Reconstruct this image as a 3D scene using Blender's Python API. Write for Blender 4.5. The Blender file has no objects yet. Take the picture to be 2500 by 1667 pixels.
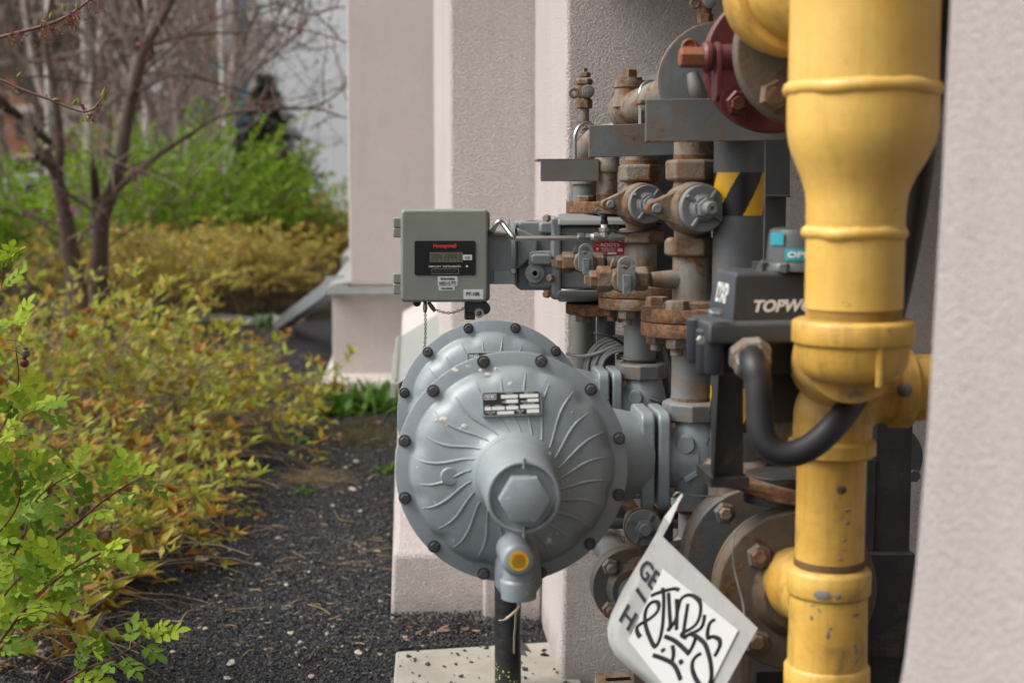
import bpy, bmesh, math, random
import numpy as np
from mathutils import Vector, Matrix
random.seed(7); RNG = np.random.default_rng(11)
SC = bpy.context.scene; COL = SC.collection
V3 = Vector; R = math.radians

# ---------------------------------------------------------------- camera
F = 3600.0; CX, CY = 1250.0, 833.5          # focal length in photo pixels, photo centre
CAM = V3((0, 0, 1.15))
th = math.atan(379 / F); ps = math.atan(263 * math.cos(th) / F)
FW = V3((math.sin(ps) * math.cos(th), math.cos(ps) * math.cos(th), -math.sin(th)))
RT = V3((math.cos(ps), -math.sin(ps), 0)); UP = RT.cross(FW)
cd = bpy.data.cameras.new('camera'); cam = bpy.data.objects.new('camera', cd); COL.objects.link(cam)
cam.matrix_world = Matrix(((RT.x, UP.x, -FW.x, CAM.x), (RT.y, UP.y, -FW.y, CAM.y), (RT.z, UP.z, -FW.z, CAM.z), (0, 0, 0, 1)))
cd.sensor_width = 36; cd.lens = F / 2500 * 36; cd.clip_start = 0.05; cd.clip_end = 600
cd.dof.use_dof = True; cd.dof.focus_distance = 2.75; cd.dof.aperture_fstop = 4.2
SC.camera = cam

# ---------------------------------------------------------------- sky, sun, exposure (overcast)
w = bpy.data.worlds.new('World'); SC.world = w; w.use_nodes = True
nt = w.node_tree; nt.nodes.clear()
sky = nt.nodes.new('ShaderNodeTexSky'); sky.sky_type = 'NISHITA'; sky.sun_disc = False
SUN_EL, SUN_AZ = R(50), R(-99)               # azimuth from +Y, negative = towards -X (open garden side)
sky.sun_elevation = SUN_EL; sky.sun_rotation = SUN_AZ
sky.air_density = 1.0; sky.dust_density = 4.0; sky.ozone_density = 1.0
hs = nt.nodes.new('ShaderNodeHueSaturation'); hs.inputs['Saturation'].default_value = 0.28
bg = nt.nodes.new('ShaderNodeBackground'); bg.inputs['Strength'].default_value = 0.14
wo = nt.nodes.new('ShaderNodeOutputWorld')
nt.links.new(sky.outputs[0], hs.inputs['Color']); nt.links.new(hs.outputs[0], bg.inputs[0]); nt.links.new(bg.outputs[0], wo.inputs[0])
sl = bpy.data.lights.new('sun', 'SUN'); sl.energy = 1.5; sl.angle = R(35); sl.color = (1.0, 0.965, 0.92)
so = bpy.data.objects.new('sun', sl); COL.objects.link(so)
sd = V3((math.sin(SUN_AZ) * math.cos(SUN_EL), math.cos(SUN_AZ) * math.cos(SUN_EL), math.sin(SUN_EL)))
so.rotation_euler = sd.to_track_quat('Z', 'Y').to_euler(); so.location = sd * 30
SC.view_settings.view_transform = 'Standard'; SC.view_settings.look = 'None'
SC.view_settings.exposure = 0.74; SC.view_settings.gamma = 1.0; SC.view_settings.use_curve_mapping = False
SC.render.engine = 'CYCLES'
SC.cycles.max_bounces = 7; SC.cycles.diffuse_bounces = 4; SC.cycles.glossy_bounces = 3; SC.cycles.transparent_max_bounces = 6
SC.cycles.use_denoising = True; SC.cycles.sample_clamp_indirect = 6

# ---------------------------------------------------------------- placing helpers
def at(px, py, Y):
    d = FW + RT * ((px - CX) / F) + UP * ((CY - py) / F)
    return CAM + d * (Y / d.y)
def dep(P): return (V3(P) - CAM).dot(FW)
def sz(px, P): return px * dep(P) / F
def szy(px, Y): return px * Y * 0.992 / F

ORG = {}
def props(o, label=None, cat=None, group=None, kind=None):
    if label: o['label'] = label
    if cat: o['category'] = cat
    if group: o['group'] = group
    if kind: o['kind'] = kind
    return o
def thing(name, label, cat, loc, group=None):
    o = bpy.data.objects.new(name, None); COL.objects.link(o); o.location = loc; o.empty_display_size = .05
    ORG[o] = V3(loc); return props(o, label, cat, group)
def copy_tree(o, off=(0, 0, 0), parent=None, label=None):
    c = o.copy(); COL.objects.link(c)
    if parent: c.parent = parent
    else: c.location = o.location + V3(off)
    ORG[c] = ORG[o] + V3(off)
    if label: c['label'] = label
    for ch in list(o.children): copy_tree(ch, off, c)
    return c

# ---------------------------------------------------------------- mesh builder (world coordinates)
def basis(ax):
    ax = V3(ax).normalized()
    u = ax.cross(V3((0, 0, 1)) if abs(ax.z) < .95 else V3((0, 1, 0))).normalized()
    return ax, u, u.cross(ax).normalized()
class B:
    def __init__(s): s.v = []; s.f = []
    def add(s, vs, fs):
        o = len(s.v); s.v += [V3(p) for p in vs]; s.f += [tuple(i + o for i in f) for f in fs]; return s
    def grid(s, rows, wrap=False, cap0=False, cap1=False):
        n = len(rows[0]); o = len(s.v)
        for r in rows: s.v += [V3(p) for p in r]
        m = n if wrap else n - 1
        for i in range(len(rows) - 1):
            for j in range(m):
                a = o + i * n + j; b = o + i * n + (j + 1) % n
                s.f.append((a, b, b + n, a + n))
        if cap0: s.f.append(tuple(o + j for j in range(n))[::-1])
        if cap1: s.f.append(tuple(o + (len(rows) - 1) * n + j for j in range(n)))
        return s
    def lathe(s, c, ax, prof, n=32, ph=0, caps=(True, True), sq=1.0):
        ax, u, w = basis(ax); c = V3(c); rows = []
        for t, r in prof:
            rows.append([c + ax * t + (u * math.cos(ph + 2 * math.pi * k / n) + w * math.sin(ph + 2 * math.pi * k / n) * sq) * max(r, 1e-5) for k in range(n)])
        return s.grid(rows, True, caps[0], caps[1])
    def cyl(s, p0, p1, r, r1=None, n=28):
        p0 = V3(p0); p1 = V3(p1); L = (p1 - p0).length
        return s.lathe(p0, p1 - p0, [(0, r), (L, r if r1 is None else r1)], n)
    def hex(s, c, ax, r, h, n=6, ph=0.0, ch=.12):
        return s.lathe(c, ax, [(0, r), (h * (1 - ch), r), (h, r * .88)], n, ph)
    def box(s, c, dx, dy, dz, M=None):
        c = V3(c); vs = []
        for z in (-1, 1):
            for y in (-1, 1):
                for x in (-1, 1):
                    p = V3((x * dx / 2, y * dy / 2, z * dz / 2)); vs.append(c + (M @ p if M else p))
        return s.add(vs, [(0, 2, 3, 1), (4, 5, 7, 6), (0, 1, 5, 4), (2, 6, 7, 3), (0, 4, 6, 2), (1, 3, 7, 5)])
    def b2(s, p0, p1):
        p0 = V3(p0); p1 = V3(p1); d = p1 - p0
        return s.box((p0 + p1) / 2, abs(d.x), abs(d.y), abs(d.z))
    def prism(s, poly, dv):
        n = len(poly); dv = V3(dv); poly = [V3(p) for p in poly]
        return s.add(poly + [p + dv for p in poly], [tuple(range(n))[::-1], tuple(range(n, 2 * n))] + [(i, (i + 1) % n, n + (i + 1) % n, n + i) for i in range(n)])
    def plate(s, x0, y0, x1, y1, Y, th, rad=0, seg=4):       # rounded rectangle given in photo pixels on the plane y = Y
        pts = []
        for cx, cy, a0 in ((x1 - rad, y0 + rad, 0), (x0 + rad, y0 + rad, 90), (x0 + rad, y1 - rad, 180), (x1 - rad, y1 - rad, 270)):
            for k in range(seg + 1 if rad else 1):
                a = R(a0 + 90 * k / seg); pts.append(at(cx + rad * math.cos(a), cy - rad * math.sin(a), Y))
        return s.prism(pts[::-1], (0, th, 0))
    def poly(s, pts, Y, th): return s.prism([at(x, y, Y) for x, y in pts], (0, th, 0))
    def sphere(s, c, r, n=20, ax=(0, 0, 1), k=1.0):
        m = max(6, n // 2)
        return s.lathe(c, ax, [(-r * k * math.cos(math.pi * i / m), r * math.sin(math.pi * i / m)) for i in range(m + 1)], n)
    def tube(s, pts, r, n=10, smooth=0, caps=True, flat=None):
        pts = [V3(p) for p in pts]
        if smooth: pts = crom(pts, smooth)
        rs = r if isinstance(r, (list, tuple)) else [r] * len(pts)
        if len(rs) != len(pts): rs = list(np.interp(np.linspace(0, 1, len(pts)), np.linspace(0, 1, len(rs)), rs))
        rows = []; up = None
        for i, p in enumerate(pts):
            t = (pts[min(i + 1, len(pts) - 1)] - pts[max(i - 1, 0)])
            t = t.normalized() if t.length > 1e-9 else V3((0, 0, 1))
            if up is None: _, up, _ = basis(t)
            up = (up - t * up.dot(t)).normalized(); w = t.cross(up)
            rows.append([p + (up * math.cos(2 * math.pi * k / n) + w * math.sin(2 * math.pi * k / n)) * rs[i] for k in range(n)])
        if flat is not None:
            rows = [[V3((q.x, pts[i].y + (q.y - pts[i].y) * flat, q.z)) for q in row] for i, row in enumerate(rows)]
        return s.grid(rows, True, caps, caps)
    def torus(s, c, ax, R0, r, n=28, m=8, a0=0, a1=360):
        ax, u, w = basis(ax); c = V3(c); rows = []
        full = abs(a1 - a0) >= 360
        for i in range(n + 1):
            a = R(a0 + (a1 - a0) * i / n); d = u * math.cos(a) + w * math.sin(a)
            rows.append([c + d * (R0 + r * math.cos(2 * math.pi * j / m)) + ax * r * math.sin(2 * math.pi * j / m) for j in range(m)])
        return s.grid(rows, True, not full, not full)
    def text(s, string, o, ux, uy, w, h, depth=.0004, bold=0.0, shear=0.0):
        vs, fs = text_geo(string, bold)
        mn = vs.min(0); mx = vs.max(0); ux = V3(ux).normalized(); uy = V3(uy).normalized(); nz = ux.cross(uy); o = V3(o)
        out = []
        for x, y, z in vs:
            a = (x - mn[0]) / max(mx[0] - mn[0], 1e-6) * w; b = (y - mn[1]) / max(mx[1] - mn[1], 1e-6) * h
            out.append(o + ux * (a + b * shear) + uy * b + nz * (depth if z > 0 else -.0003))
        return s.add(out, fs)
    def ptext(s, string, x0, y0, x1, y1, Y, depth=.0004, bold=0.0, shear=0.0):
        o = at(x0, y1, Y); return s.text(string, o, (1, 0, 0), (0, 0, 1), at(x1, y1, Y).x - o.x, at(x0, y0, Y).z - o.z, depth, bold, shear)
    def build(s, name, mat, parent=None, bevel=0.0, ang=38, smooth=True, sub=0):
        me = bpy.data.meshes.new(name); org = ORG.get(parent, V3())
        me.from_pydata([tuple(p - org) for p in s.v], [], s.f)
        o = bpy.data.objects.new(name, me); COL.objects.link(o); ORG[o] = org
        if parent: o.parent = parent
        bm = bmesh.new(); bm.from_mesh(me); bmesh.ops.recalc_face_normals(bm, faces=bm.faces); bm.to_mesh(me); bm.free()
        me.materials.append(mat)
        if smooth:
            me.polygons.foreach_set('use_smooth', [True] * len(me.polygons))
            if not bevel: me.set_sharp_from_angle(angle=R(ang))
        if bevel:
            b = o.modifiers.new('bevel', 'BEVEL'); b.width = bevel; b.segments = 2; b.limit_method = 'ANGLE'; b.angle_limit = R(ang); b.harden_normals = True
        return o
def crom(pts, k):
    out = []; n = len(pts)
    for i in range(n - 1):
        p0 = pts[max(i - 1, 0)]; p1 = pts[i]; p2 = pts[i + 1]; p3 = pts[min(i + 2, n - 1)]
        for j in range(k):
            t = j / k
            out.append(0.5 * ((2 * p1) + (p2 - p0) * t + (2 * p0 - 5 * p1 + 4 * p2 - p3) * t * t + (3 * p1 - p0 - 3 * p2 + p3) * t ** 3))
    return out + [pts[-1]]
_TX = {}
def text_geo(string, bold):
    k = (string, bold)
    if k not in _TX:
        c = bpy.data.curves.new('lettering', 'FONT'); c.body = string; c.size = 1; c.extrude = .01; c.offset = bold; c.resolution_u = 3
        ob = bpy.data.objects.new('lettering', c); me = ob.to_mesh()
        _TX[k] = (np.array([v.co[:] for v in me.vertices]), [tuple(p.vertices) for p in me.polygons])
        ob.to_mesh_clear(); bpy.data.objects.remove(ob); bpy.data.curves.remove(c)
    return _TX[k]
def np_mesh(name, V, Fa, mat, parent=None, attrs=None, smooth=False):
    me = bpy.data.meshes.new(name); org = ORG.get(parent, V3())
    V = np.asarray(V, np.float32) - np.array(org[:], np.float32); Fa = np.asarray(Fa, np.int32); k = Fa.shape[1]
    me.vertices.add(len(V)); me.vertices.foreach_set('co', V.ravel())
    me.loops.add(Fa.size); me.loops.foreach_set('vertex_index', Fa.ravel())
    me.polygons.add(len(Fa)); me.polygons.foreach_set('loop_start', np.arange(len(Fa), dtype=np.int32) * k)
    me.polygons.foreach_set('use_smooth', np.full(len(Fa), smooth))
    me.update(calc_edges=True)
    for an, av in (attrs or {}).items():
        a = me.attributes.new(an, 'FLOAT', 'POINT'); a.data.foreach_set('value', np.asarray(av, np.float32))
    me.materials.append(mat)
    o = bpy.data.objects.new(name, me); COL.objects.link(o); ORG[o] = org
    if parent: o.parent = parent
    return o
# ---------------------------------------------------------------- materials
class N:
    def __init__(s, name):
        s.m = bpy.data.materials.new(name); s.m.use_nodes = True; s.t = s.m.node_tree; s.t.nodes.clear()
        s.out = s.t.nodes.new('ShaderNodeOutputMaterial'); s.p = s.t.nodes.new('ShaderNodeBsdfPrincipled')
        s.t.links.new(s.p.outputs[0], s.out.inputs[0])
    def n(s, ty, **kw):
        x = s.t.nodes.new(ty)
        for k, v in kw.items(): setattr(x, k, v)
        return x
    def L(s, a, b): s.t.links.new(a, b)
    def put(s, sock, v):
        if hasattr(v, 'is_linked') or isinstance(v, bpy.types.NodeSocket): s.L(v, sock)
        else: sock.default_value = v
    def math(s, op, a, b=0.0, clamp=False):
        x = s.n('ShaderNodeMath', operation=op, use_clamp=clamp); s.put(x.inputs[0], a); s.put(x.inputs[1], b); return x.outputs[0]
    def mix(s, f, a, b):
        x = s.n('ShaderNodeMix', data_type='RGBA'); s.put(x.inputs[0], f)
        for i, v in ((6, a), (7, b)): s.put(x.inputs[i], (*v, 1) if isinstance(v, tuple) and len(v) == 3 else v)
        return x.outputs[2]
    def noise(s, vec, sc, det=4, rough=.55, dist=0):
        x = s.n('ShaderNodeTexNoise'); s.L(vec, x.inputs['Vector']); x.inputs['Scale'].default_value = sc; x.inputs['Detail'].default_value = det
        x.inputs['Roughness'].default_value = rough; x.inputs['Distortion'].default_value = dist; return x.outputs['Fac']
    def rng(s, v, a, b, c=0.0, d=1.0):
        x = s.n('ShaderNodeMapRange', interpolation_type='SMOOTHSTEP'); s.put(x.inputs[0], v)
        for i, q in enumerate((a, b, c, d)): s.put(x.inputs[i + 1], q)
        return x.outputs[0]
    def scale(s, vec, k):
        x = s.n('ShaderNodeVectorMath', operation='MULTIPLY'); s.L(vec, x.inputs[0]); x.inputs[1].default_value = k; return x.outputs[0]
    def vec(s):
        tc = s.n('ShaderNodeTexCoord'); oi = s.n('ShaderNodeObjectInfo')
        m = s.math('MULTIPLY', oi.outputs['Random'], 9.0); x = s.n('ShaderNodeVectorMath', operation='ADD')
        s.L(tc.outputs['Object'], x.inputs[0]); s.L(m, x.inputs[1]); s.tc = tc; return x.outputs[0]
    def bump(s, h, st, dist):
        x = s.n('ShaderNodeBump'); x.inputs['Strength'].default_value = st; x.inputs['Distance'].default_value = dist; s.L(h, x.inputs['Height']); s.L(x.outputs[0], s.p.inputs['Normal'])

def paint(name, col, col2=None, rust=0.0, dust=0.0, rough=.45, speck=0.0, streak=0.0, bump=.15, edge=0.0, metal=0.0, chip=None, chipa=0.0, dustc=(.33, .30, .25), rustk=1.0):
    q = N(name); v = q.vec(); col2 = col2 or tuple(c * .78 for c in col)
    c = q.mix(q.rng(q.noise(v, 9, 5, .6, .3), .35, .68), col, col2)
    c = q.mix(q.rng(q.noise(v, 55, 4, .6), .45, .75, 0, .35), c, tuple(x * .72 for x in col))
    ro = rough
    if chipa:
        m = q.rng(q.noise(v, 28, 5, .7, .6), .76 - .2 * chipa, .78 - .2 * chipa); c = q.mix(m, c, chip)
    if dust:
        g = q.n('ShaderNodeNewGeometry'); sx = q.n('ShaderNodeSeparateXYZ'); q.L(g.outputs['Normal'], sx.inputs[0])
        up = q.rng(sx.outputs[2], .15, .95); m = q.math('MULTIPLY', up, q.rng(q.noise(v, 22, 5, .7), .25, .75, .25, 1)); m = q.math('MULTIPLY', m, dust)
        c = q.mix(m, c, dustc)
    if streak:
        m = q.rng(q.noise(q.scale(v, (1, 1, .09)), 60, 4, .6), .50, .68, 0, streak); c = q.mix(m, c, (.16 * rustk, .075, .03))
    rm = None
    if rust:
        t = .74 - .42 * rust; n1 = q.noise(v, 15, 9, .68, .5); rm = q.rng(n1, t, t + .10)
        st = q.rng(n1, t - .16, t + .06, 0, .6); c = q.mix(st, c, (.17 * rustk, .105, .055))
    if edge:
        g = q.n('ShaderNodeSeparateXYZ'); q.L(q.tc.outputs['Generated'], g.inputs[0]); ms = []
        for i in (0, 2):
            a = q.math('ABSOLUTE', q.math('SUBTRACT', g.outputs[i], .5)); ms.append(a)
        e = q.math('ADD', q.math('MAXIMUM', q.rng(ms[0], .45, .5), q.rng(ms[1], .38, .5)), q.math('MULTIPLY', q.noise(v, 40, 6, .7), .9))
        em = q.rng(e, 1.0, 1.3, 0, edge); rm = em if rm is None else q.math('MAXIMUM', rm, em)
    if rm is not None:
        rc = q.mix(q.rng(q.noise(v, 75, 5, .7), .35, .68), (.085 * rustk, .042, .022), (.225 * rustk, .11, .047)); c = q.mix(rm, c, rc); ro = q.rng(rm, 0, 1, rough, .92)
    if speck:
        m = q.rng(q.noise(v, 90, 3, .5, .2), .80 - .1 * speck, .82 - .1 * speck); c = q.mix(m, c, (.62, .59, .53))
    q.L(c, q.p.inputs['Base Color']); q.put(q.p.inputs['Roughness'], ro); q.p.inputs['Metallic'].default_value = metal
    h = q.math('ADD', q.noise(v, 240, 4, .6), q.math('MULTIPLY', q.noise(v, 30, 4, .6), 1.2))
    if rm is not None: h = q.math('ADD', h, q.math('MULTIPLY', rm, q.noise(v, 180, 6, .8)))
    q.bump(h, bump, .003); return q.m
def plain(name, col, rough=.5, metal=0.0, var=.15, sc=40, spec=.5):
    q = N(name); v = q.vec(); c = q.mix(q.noise(v, sc, 4, .6), tuple(x * (1 - var) for x in col), tuple(min(1, x * (1 + var)) for x in col))
    q.L(c, q.p.inputs['Base Color']); q.p.inputs['Roughness'].default_value = rough; q.p.inputs['Metallic'].default_value = metal
    q.p.inputs['Specular IOR Level'].default_value = spec; return q.m
def stucco(name, col, gr=150, st=.9):
    q = N(name); tc = q.n('ShaderNodeTexCoord'); v = tc.outputs['Object']
    c = q.mix(q.rng(q.noise(v, 2.2, 6, .6), .3, .7), col, tuple(x * .90 for x in col))
    c = q.mix(q.rng(q.noise(q.scale(v, (1, 1, .25)), 7, 5, .6), .5, .75, 0, .4), c, tuple(x * .84 for x in col))
    sz_ = q.n('ShaderNodeSeparateXYZ'); q.L(v, sz_.inputs[0]); low = q.rng(q.math('ADD', sz_.outputs[2], q.math('MULTIPLY', q.noise(v, 16, 5, .7), .16)), .06, .20, .55, 0); c = q.mix(low, c, (.17, .145, .125))   # splash dirt along the ground
    c = q.mix(q.rng(q.noise(q.scale(v, (1, 1, .06)), 14, 4, .65), .56, .72, 0, .16), c, (.30, .265, .245))      # rain streaks
    c = q.mix(q.rng(q.noise(v, 38, 6, .75, .4), .66, .74, 0, .35), c, (.28, .245, .22))
    n1 = q.noise(v, gr, 3, .55, .45); n2 = q.noise(v, gr * .42, 2, .5)
    c = q.mix(q.rng(n1, .32, .52, .55, 0), c, tuple(x * .55 for x in col))          # darker tone in the pits of the render, for grain contrast
    q.L(c, q.p.inputs['Base Color']); q.p.inputs['Roughness'].default_value = .95; q.p.inputs['Specular IOR Level'].default_value = .15
    q.bump(q.math('ADD', q.rng(n1, .3, .7), q.math('MULTIPLY', n2, .5)), st, .0055); return q.m
def leafmat(name, stops, trans=.35, rough=.55):
    q = N(name); a = q.n('ShaderNodeAttribute', attribute_name='tint'); r = q.n('ShaderNodeValToRGB'); q.L(a.outputs['Fac'], r.inputs[0])
    els = r.color_ramp.elements
    while len(els) < len(stops): els.new(.5)
    for e, (p, c) in zip(els, stops): e.position = p; e.color = (*c, 1)
    tc = q.n('ShaderNodeTexCoord'); c = q.mix(q.rng(q.noise(tc.outputs['Object'], 60, 3, .6), .3, .7, 0, .35), r.outputs[0], (.05, .055, .01))
    q.L(c, q.p.inputs['Base Color']); q.p.inputs['Roughness'].default_value = rough; q.p.inputs['Specular IOR Level'].default_value = .3
    t = q.n('ShaderNodeBsdfTranslucent'); q.L(c, t.inputs[0]); m = q.n('ShaderNodeMixShader'); m.inputs[0].default_value = trans
    q.L(q.p.outputs[0], m.inputs[1]); q.L(t.outputs[0], m.inputs[2]); q.L(m.outputs[0], q.out.inputs[0]); return q.m

M = {}
M['reg'] = paint('regulator_grey', (.245, .285, .305), (.21, .245, .26), rust=.02, dust=.22, rough=.36, speck=.25, bump=.10, chip=(.50, .49, .45), chipa=.50)
M['postg'] = paint('post_grey_paint', (.105, .112, .118), (.08, .086, .09), rust=.12, dust=.2, rough=.5, speck=.35, streak=.2)
M['grey'] = paint('grey_paint', (.165, .176, .176), (.125, .134, .134), rust=.26, dust=.35, rough=.5, speck=.2, streak=.45)
M['greyl'] = paint('grey_paint_worn', (.215, .225, .21), (.155, .15, .13), rust=.52, dust=.35, rough=.6, streak=.85, speck=.05, bump=.25)
M['valve'] = paint('valve_casting', (.175, .172, .15), (.13, .105, .075), rust=.62, dust=.30, rough=.7, streak=.85, bump=.5)
M['rust'] = paint('rusted_flange', (.20, .20, .175), (.18, .12, .075), rust=.80, dust=.15, rough=.85, streak=.8, bump=.5)
M['rustp'] = paint('rusted_bolt', (.22, .21, .18), (.2, .12, .06), rust=.62, dust=.1, rough=.8, bump=.4, rustk=1.2)
M['disc'] = paint('cover_grey', (.19, .205, .205), (.15, .165, .165), rust=.05, dust=.3, rough=.55, bump=.4)
M['dark'] = paint('dark_grey_steel', (.070, .076, .082), (.052, .056, .060), rust=.08, dust=.18, rough=.5, speck=.1)
M['darkrust'] = paint('dark_grey_flange', (.085, .095, .10), (.12, .10, .075), rust=.36, dust=.25, rough=.6, streak=.4, bump=.3)
M['brownfl'] = paint('brown_worn_flange', (.115, .10, .085), (.085, .07, .055), rust=.48, dust=.25, rough=.7, streak=.4, bump=.35, rustk=.9)
M['bracket'] = paint('bracket_grey', (.14, .152, .154), (.105, .115, .115), rust=.34, dust=.3, rough=.5, edge=1.0, speck=.05, streak=.15)
M['blackp'] = paint('black_tar_paint', (.014, .014, .015), (.03, .03, .03), rust=.1, dust=.1, rough=.4, speck=.14, bump=.3)
M['black'] = plain('black_rubber', (.016, .016, .017), .5, 0, .3)
M['actu'] = paint('switchbox_plastic', (.026, .031, .039), (.022, .026, .033), dust=.35, rough=.5, speck=.04, bump=.12, dustc=(.20, .19, .175))
M['actpanel'] = plain('switchbox_panel', (.026, .034, .042), .35)
M['yel'] = paint('yellow_gas_paint', (.72, .455, .11), (.66, .395, .075), rust=.0, dust=.22, rough=.38, bump=.14, chip=(.36, .20, .05), chipa=.42, streak=.10, dustc=(.62, .48, .24))
M['yelr'] = paint('yellow_gas_paint_worn', (.68, .42, .088), (.56, .31, .05), rust=.20, dust=.25, rough=.4, bump=.2, chip=(.22, .19, .13), chipa=.48, streak=.30, dustc=(.6, .46, .22))
M['yelth'] = paint('yellow_rusty_threads', (.16, .08, .025), (.05, .028, .014), rust=.5, rough=.6, bump=.3)
M['red'] = paint('red_oxide_paint', (.125, .020, .022), (.085, .016, .018), rust=.14, dust=.15, rough=.45, chip=(.16, .17, .17), chipa=.12)
M['orust'] = paint('orange_rust_bolt', (.28, .085, .035), (.19, .06, .03), rust=.3, rough=.7, bump=.3, chip=(.1, .11, .12), chipa=.2)
M['steel'] = plain('stainless_tube', (.52, .50, .47), .28, 1.0, .12, 25)
M['zinc'] = plain('zinc_fitting', (.34, .35, .35), .38, .8, .2, 60)
M['bolt'] = paint('black_zinc_bolt', (.035, .036, .038), (.07, .07, .07), rust=.05, dust=.2, rough=.45, speck=.1, bump=.4)
M['boxg'] = paint('corrector_grey', (.205, .22, .185), (.185, .198, .168), dust=.35, rough=.5, speck=.1, bump=.06, dustc=(.36, .34, .27))
M['meter'] = paint('meter_grey', (.185, .205, .205), (.155, .17, .17), rust=.02, dust=.3, rough=.5, speck=.08, bump=.12)
M['pblack'] = plain('gloss_black_plate', (.008, .008, .009), .22)
M['white'] = plain('white_print', (.66, .65, .63), .5, 0, .05)
M['label'] = plain('white_label', (.62, .62, .59), .45, 0, .1, 20)
M['ink'] = plain('black_ink', (.012, .011, .011), .45)
M['redink'] = plain('red_print', (.60, .035, .03), .45)
M['dredink'] = plain('dark_red_print', (.16, .03, .03), .5)
M['lcd'] = plain('lcd_glass', (.135, .13, .085), .18)
M['lcdseg'] = plain('lcd_segment', (.04, .04, .026), .3)
M['redplate'] = plain('red_tag', (.42, .02, .035), .4)
M['cyan'] = plain('cyan_label', (.02, .27, .34), .4)
M['teal'] = plain('teal_label', (.03, .26, .21), .4)
M['flake'] = plain('yellow_paint_flake', (.50, .42, .10), .6)
M['stickery'] = plain('yellow_sticker', (.75, .42, .012), .45)
M['wiregrey'] = plain('grey_cable', (.21, .21, .20), .5)
M['cream'] = plain('cream_wire', (.50, .42, .29), .55)
M['blue'] = plain('blue_wire', (.06, .32, .45), .4)
M['tapeb'] = plain('hazard_black', (.011, .011, .012), .38)
M['tapey'] = plain('hazard_yellow', (.70, .39, .006), .4)
M['sign'] = paint('sign_plastic', (.44, .44, .42), (.39, .39, .37), dust=.25, rough=.4, speck=.0, bump=.08, chip=(.33, .28, .18), chipa=.5, streak=.12)
M['dome'] = plain('smoked_plastic', (.062, .07, .066), .3)
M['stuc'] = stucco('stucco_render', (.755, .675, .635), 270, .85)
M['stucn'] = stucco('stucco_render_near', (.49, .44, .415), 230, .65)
M['flash'] = paint('aluminium_flashing', (.33, .355, .335), (.29, .31, .295), dust=.3, rough=.4, speck=.06, bump=.05, metal=.25)
M['dspout'] = paint('grey_downspout', (.30, .32, .33), (.25, .27, .28), dust=.4, rough=.42, metal=.2)
M['conc'] = paint('concrete_slab', (.33, .305, .255), (.26, .24, .20), dust=.1, rough=.9, speck=.2, bump=.4, dustc=(.48, .45, .38))
M['joint'] = plain('sealant', (.05, .05, .05), .6)
M['gray_dirt'] = plain('moss_and_dirt', (.03, .032, .016), .95, 0, .5, 30)
# ---------------------------------------------------------------- ground, building
def groundmat(name, c1, c2, c3, gr=90, bumpd=.008):
    q = N(name); tc = q.n('ShaderNodeTexCoord'); v = tc.outputs['Object']
    c = q.mix(q.rng(q.noise(v, 3, 6, .65), .35, .65), c1, c2); c = q.mix(q.rng(q.noise(v, gr, 4, .7), .5, .75), c, c3)
    q.L(c, q.p.inputs['Base Color']); q.p.inputs['Roughness'].default_value = .95; q.p.inputs['Specular IOR Level'].default_value = .2
    vo = q.n('ShaderNodeTexVoronoi'); q.L(v, vo.inputs['Vector']); vo.inputs['Scale'].default_value = gr * 1.3
    q.bump(q.math('ADD', vo.outputs['Distance'], q.noise(v, 12, 5, .6)), .9, bumpd); return q.m
M['earth'] = groundmat('garden_earth', (.075, .055, .038), (.045, .034, .024), (.13, .095, .06))
M['gravelbase'] = groundmat('dark_gravel_base', (.022, .022, .024), (.030, .029, .029), (.05, .05, .05))
M['mulch'] = groundmat('bed_soil', (.06, .042, .028), (.035, .027, .02), (.14, .10, .06))
def rise(y): return max(0.0, min(1.0, (y - 17) / 26)) * .6
ys = [-30, -5, 0, 2, 4, 6, 8, 10, 12, 14, 17, 20, 24, 28, 34, 43, 60, 120, 250]
b = B().grid([[(x, y, rise(y) - .008) for x in (-200, -60, -20, -8, -4, -2, 0, 2, 4, 12, 60, 200)] for y in ys])
props(b.build('ground', M['earth'], smooth=False), kind='structure')
def hump(x, y): return .006 * math.sin(x * 5 + y * 2) + .005 * math.sin(y * 4.1 - x * 3)
b = B().grid([[(-.86 + (2.9) * i / 24, 0.2 + 12.6 * j / 60, .008 + hump(-.86 + 2.9 * i / 24, .2 + 12.6 * j / 60)) for i in range(25)] for j in range(61)])
props(b.build('gravel_path', M['gravelbase']), kind='structure')
b = B().grid([[(-5 + 4.15 * i / 20, 1.5 + 11 * j / 40, .004 + .012 * math.sin(i * 1.7 + j) * (i < 19)) for i in range(21)] for j in range(41)])
props(b.build('planting_bed', M['mulch']), kind='structure')
e = B(); pts = [at(x, y, 1.15 * F / (y - 454) * 1.0) for x, y in ((447, 1165), (405, 1240), (360, 1330), (300, 1440), (240, 1550), (184, 1667), (120, 1800))]
e.tube([V3((p.x, p.y, .02)) for p in pts], .009, 6, 3)
props(e.build('bed_edging', M['dark']), 'thin dark edging strip between the shrub bed and the black gravel', 'edging')

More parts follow.
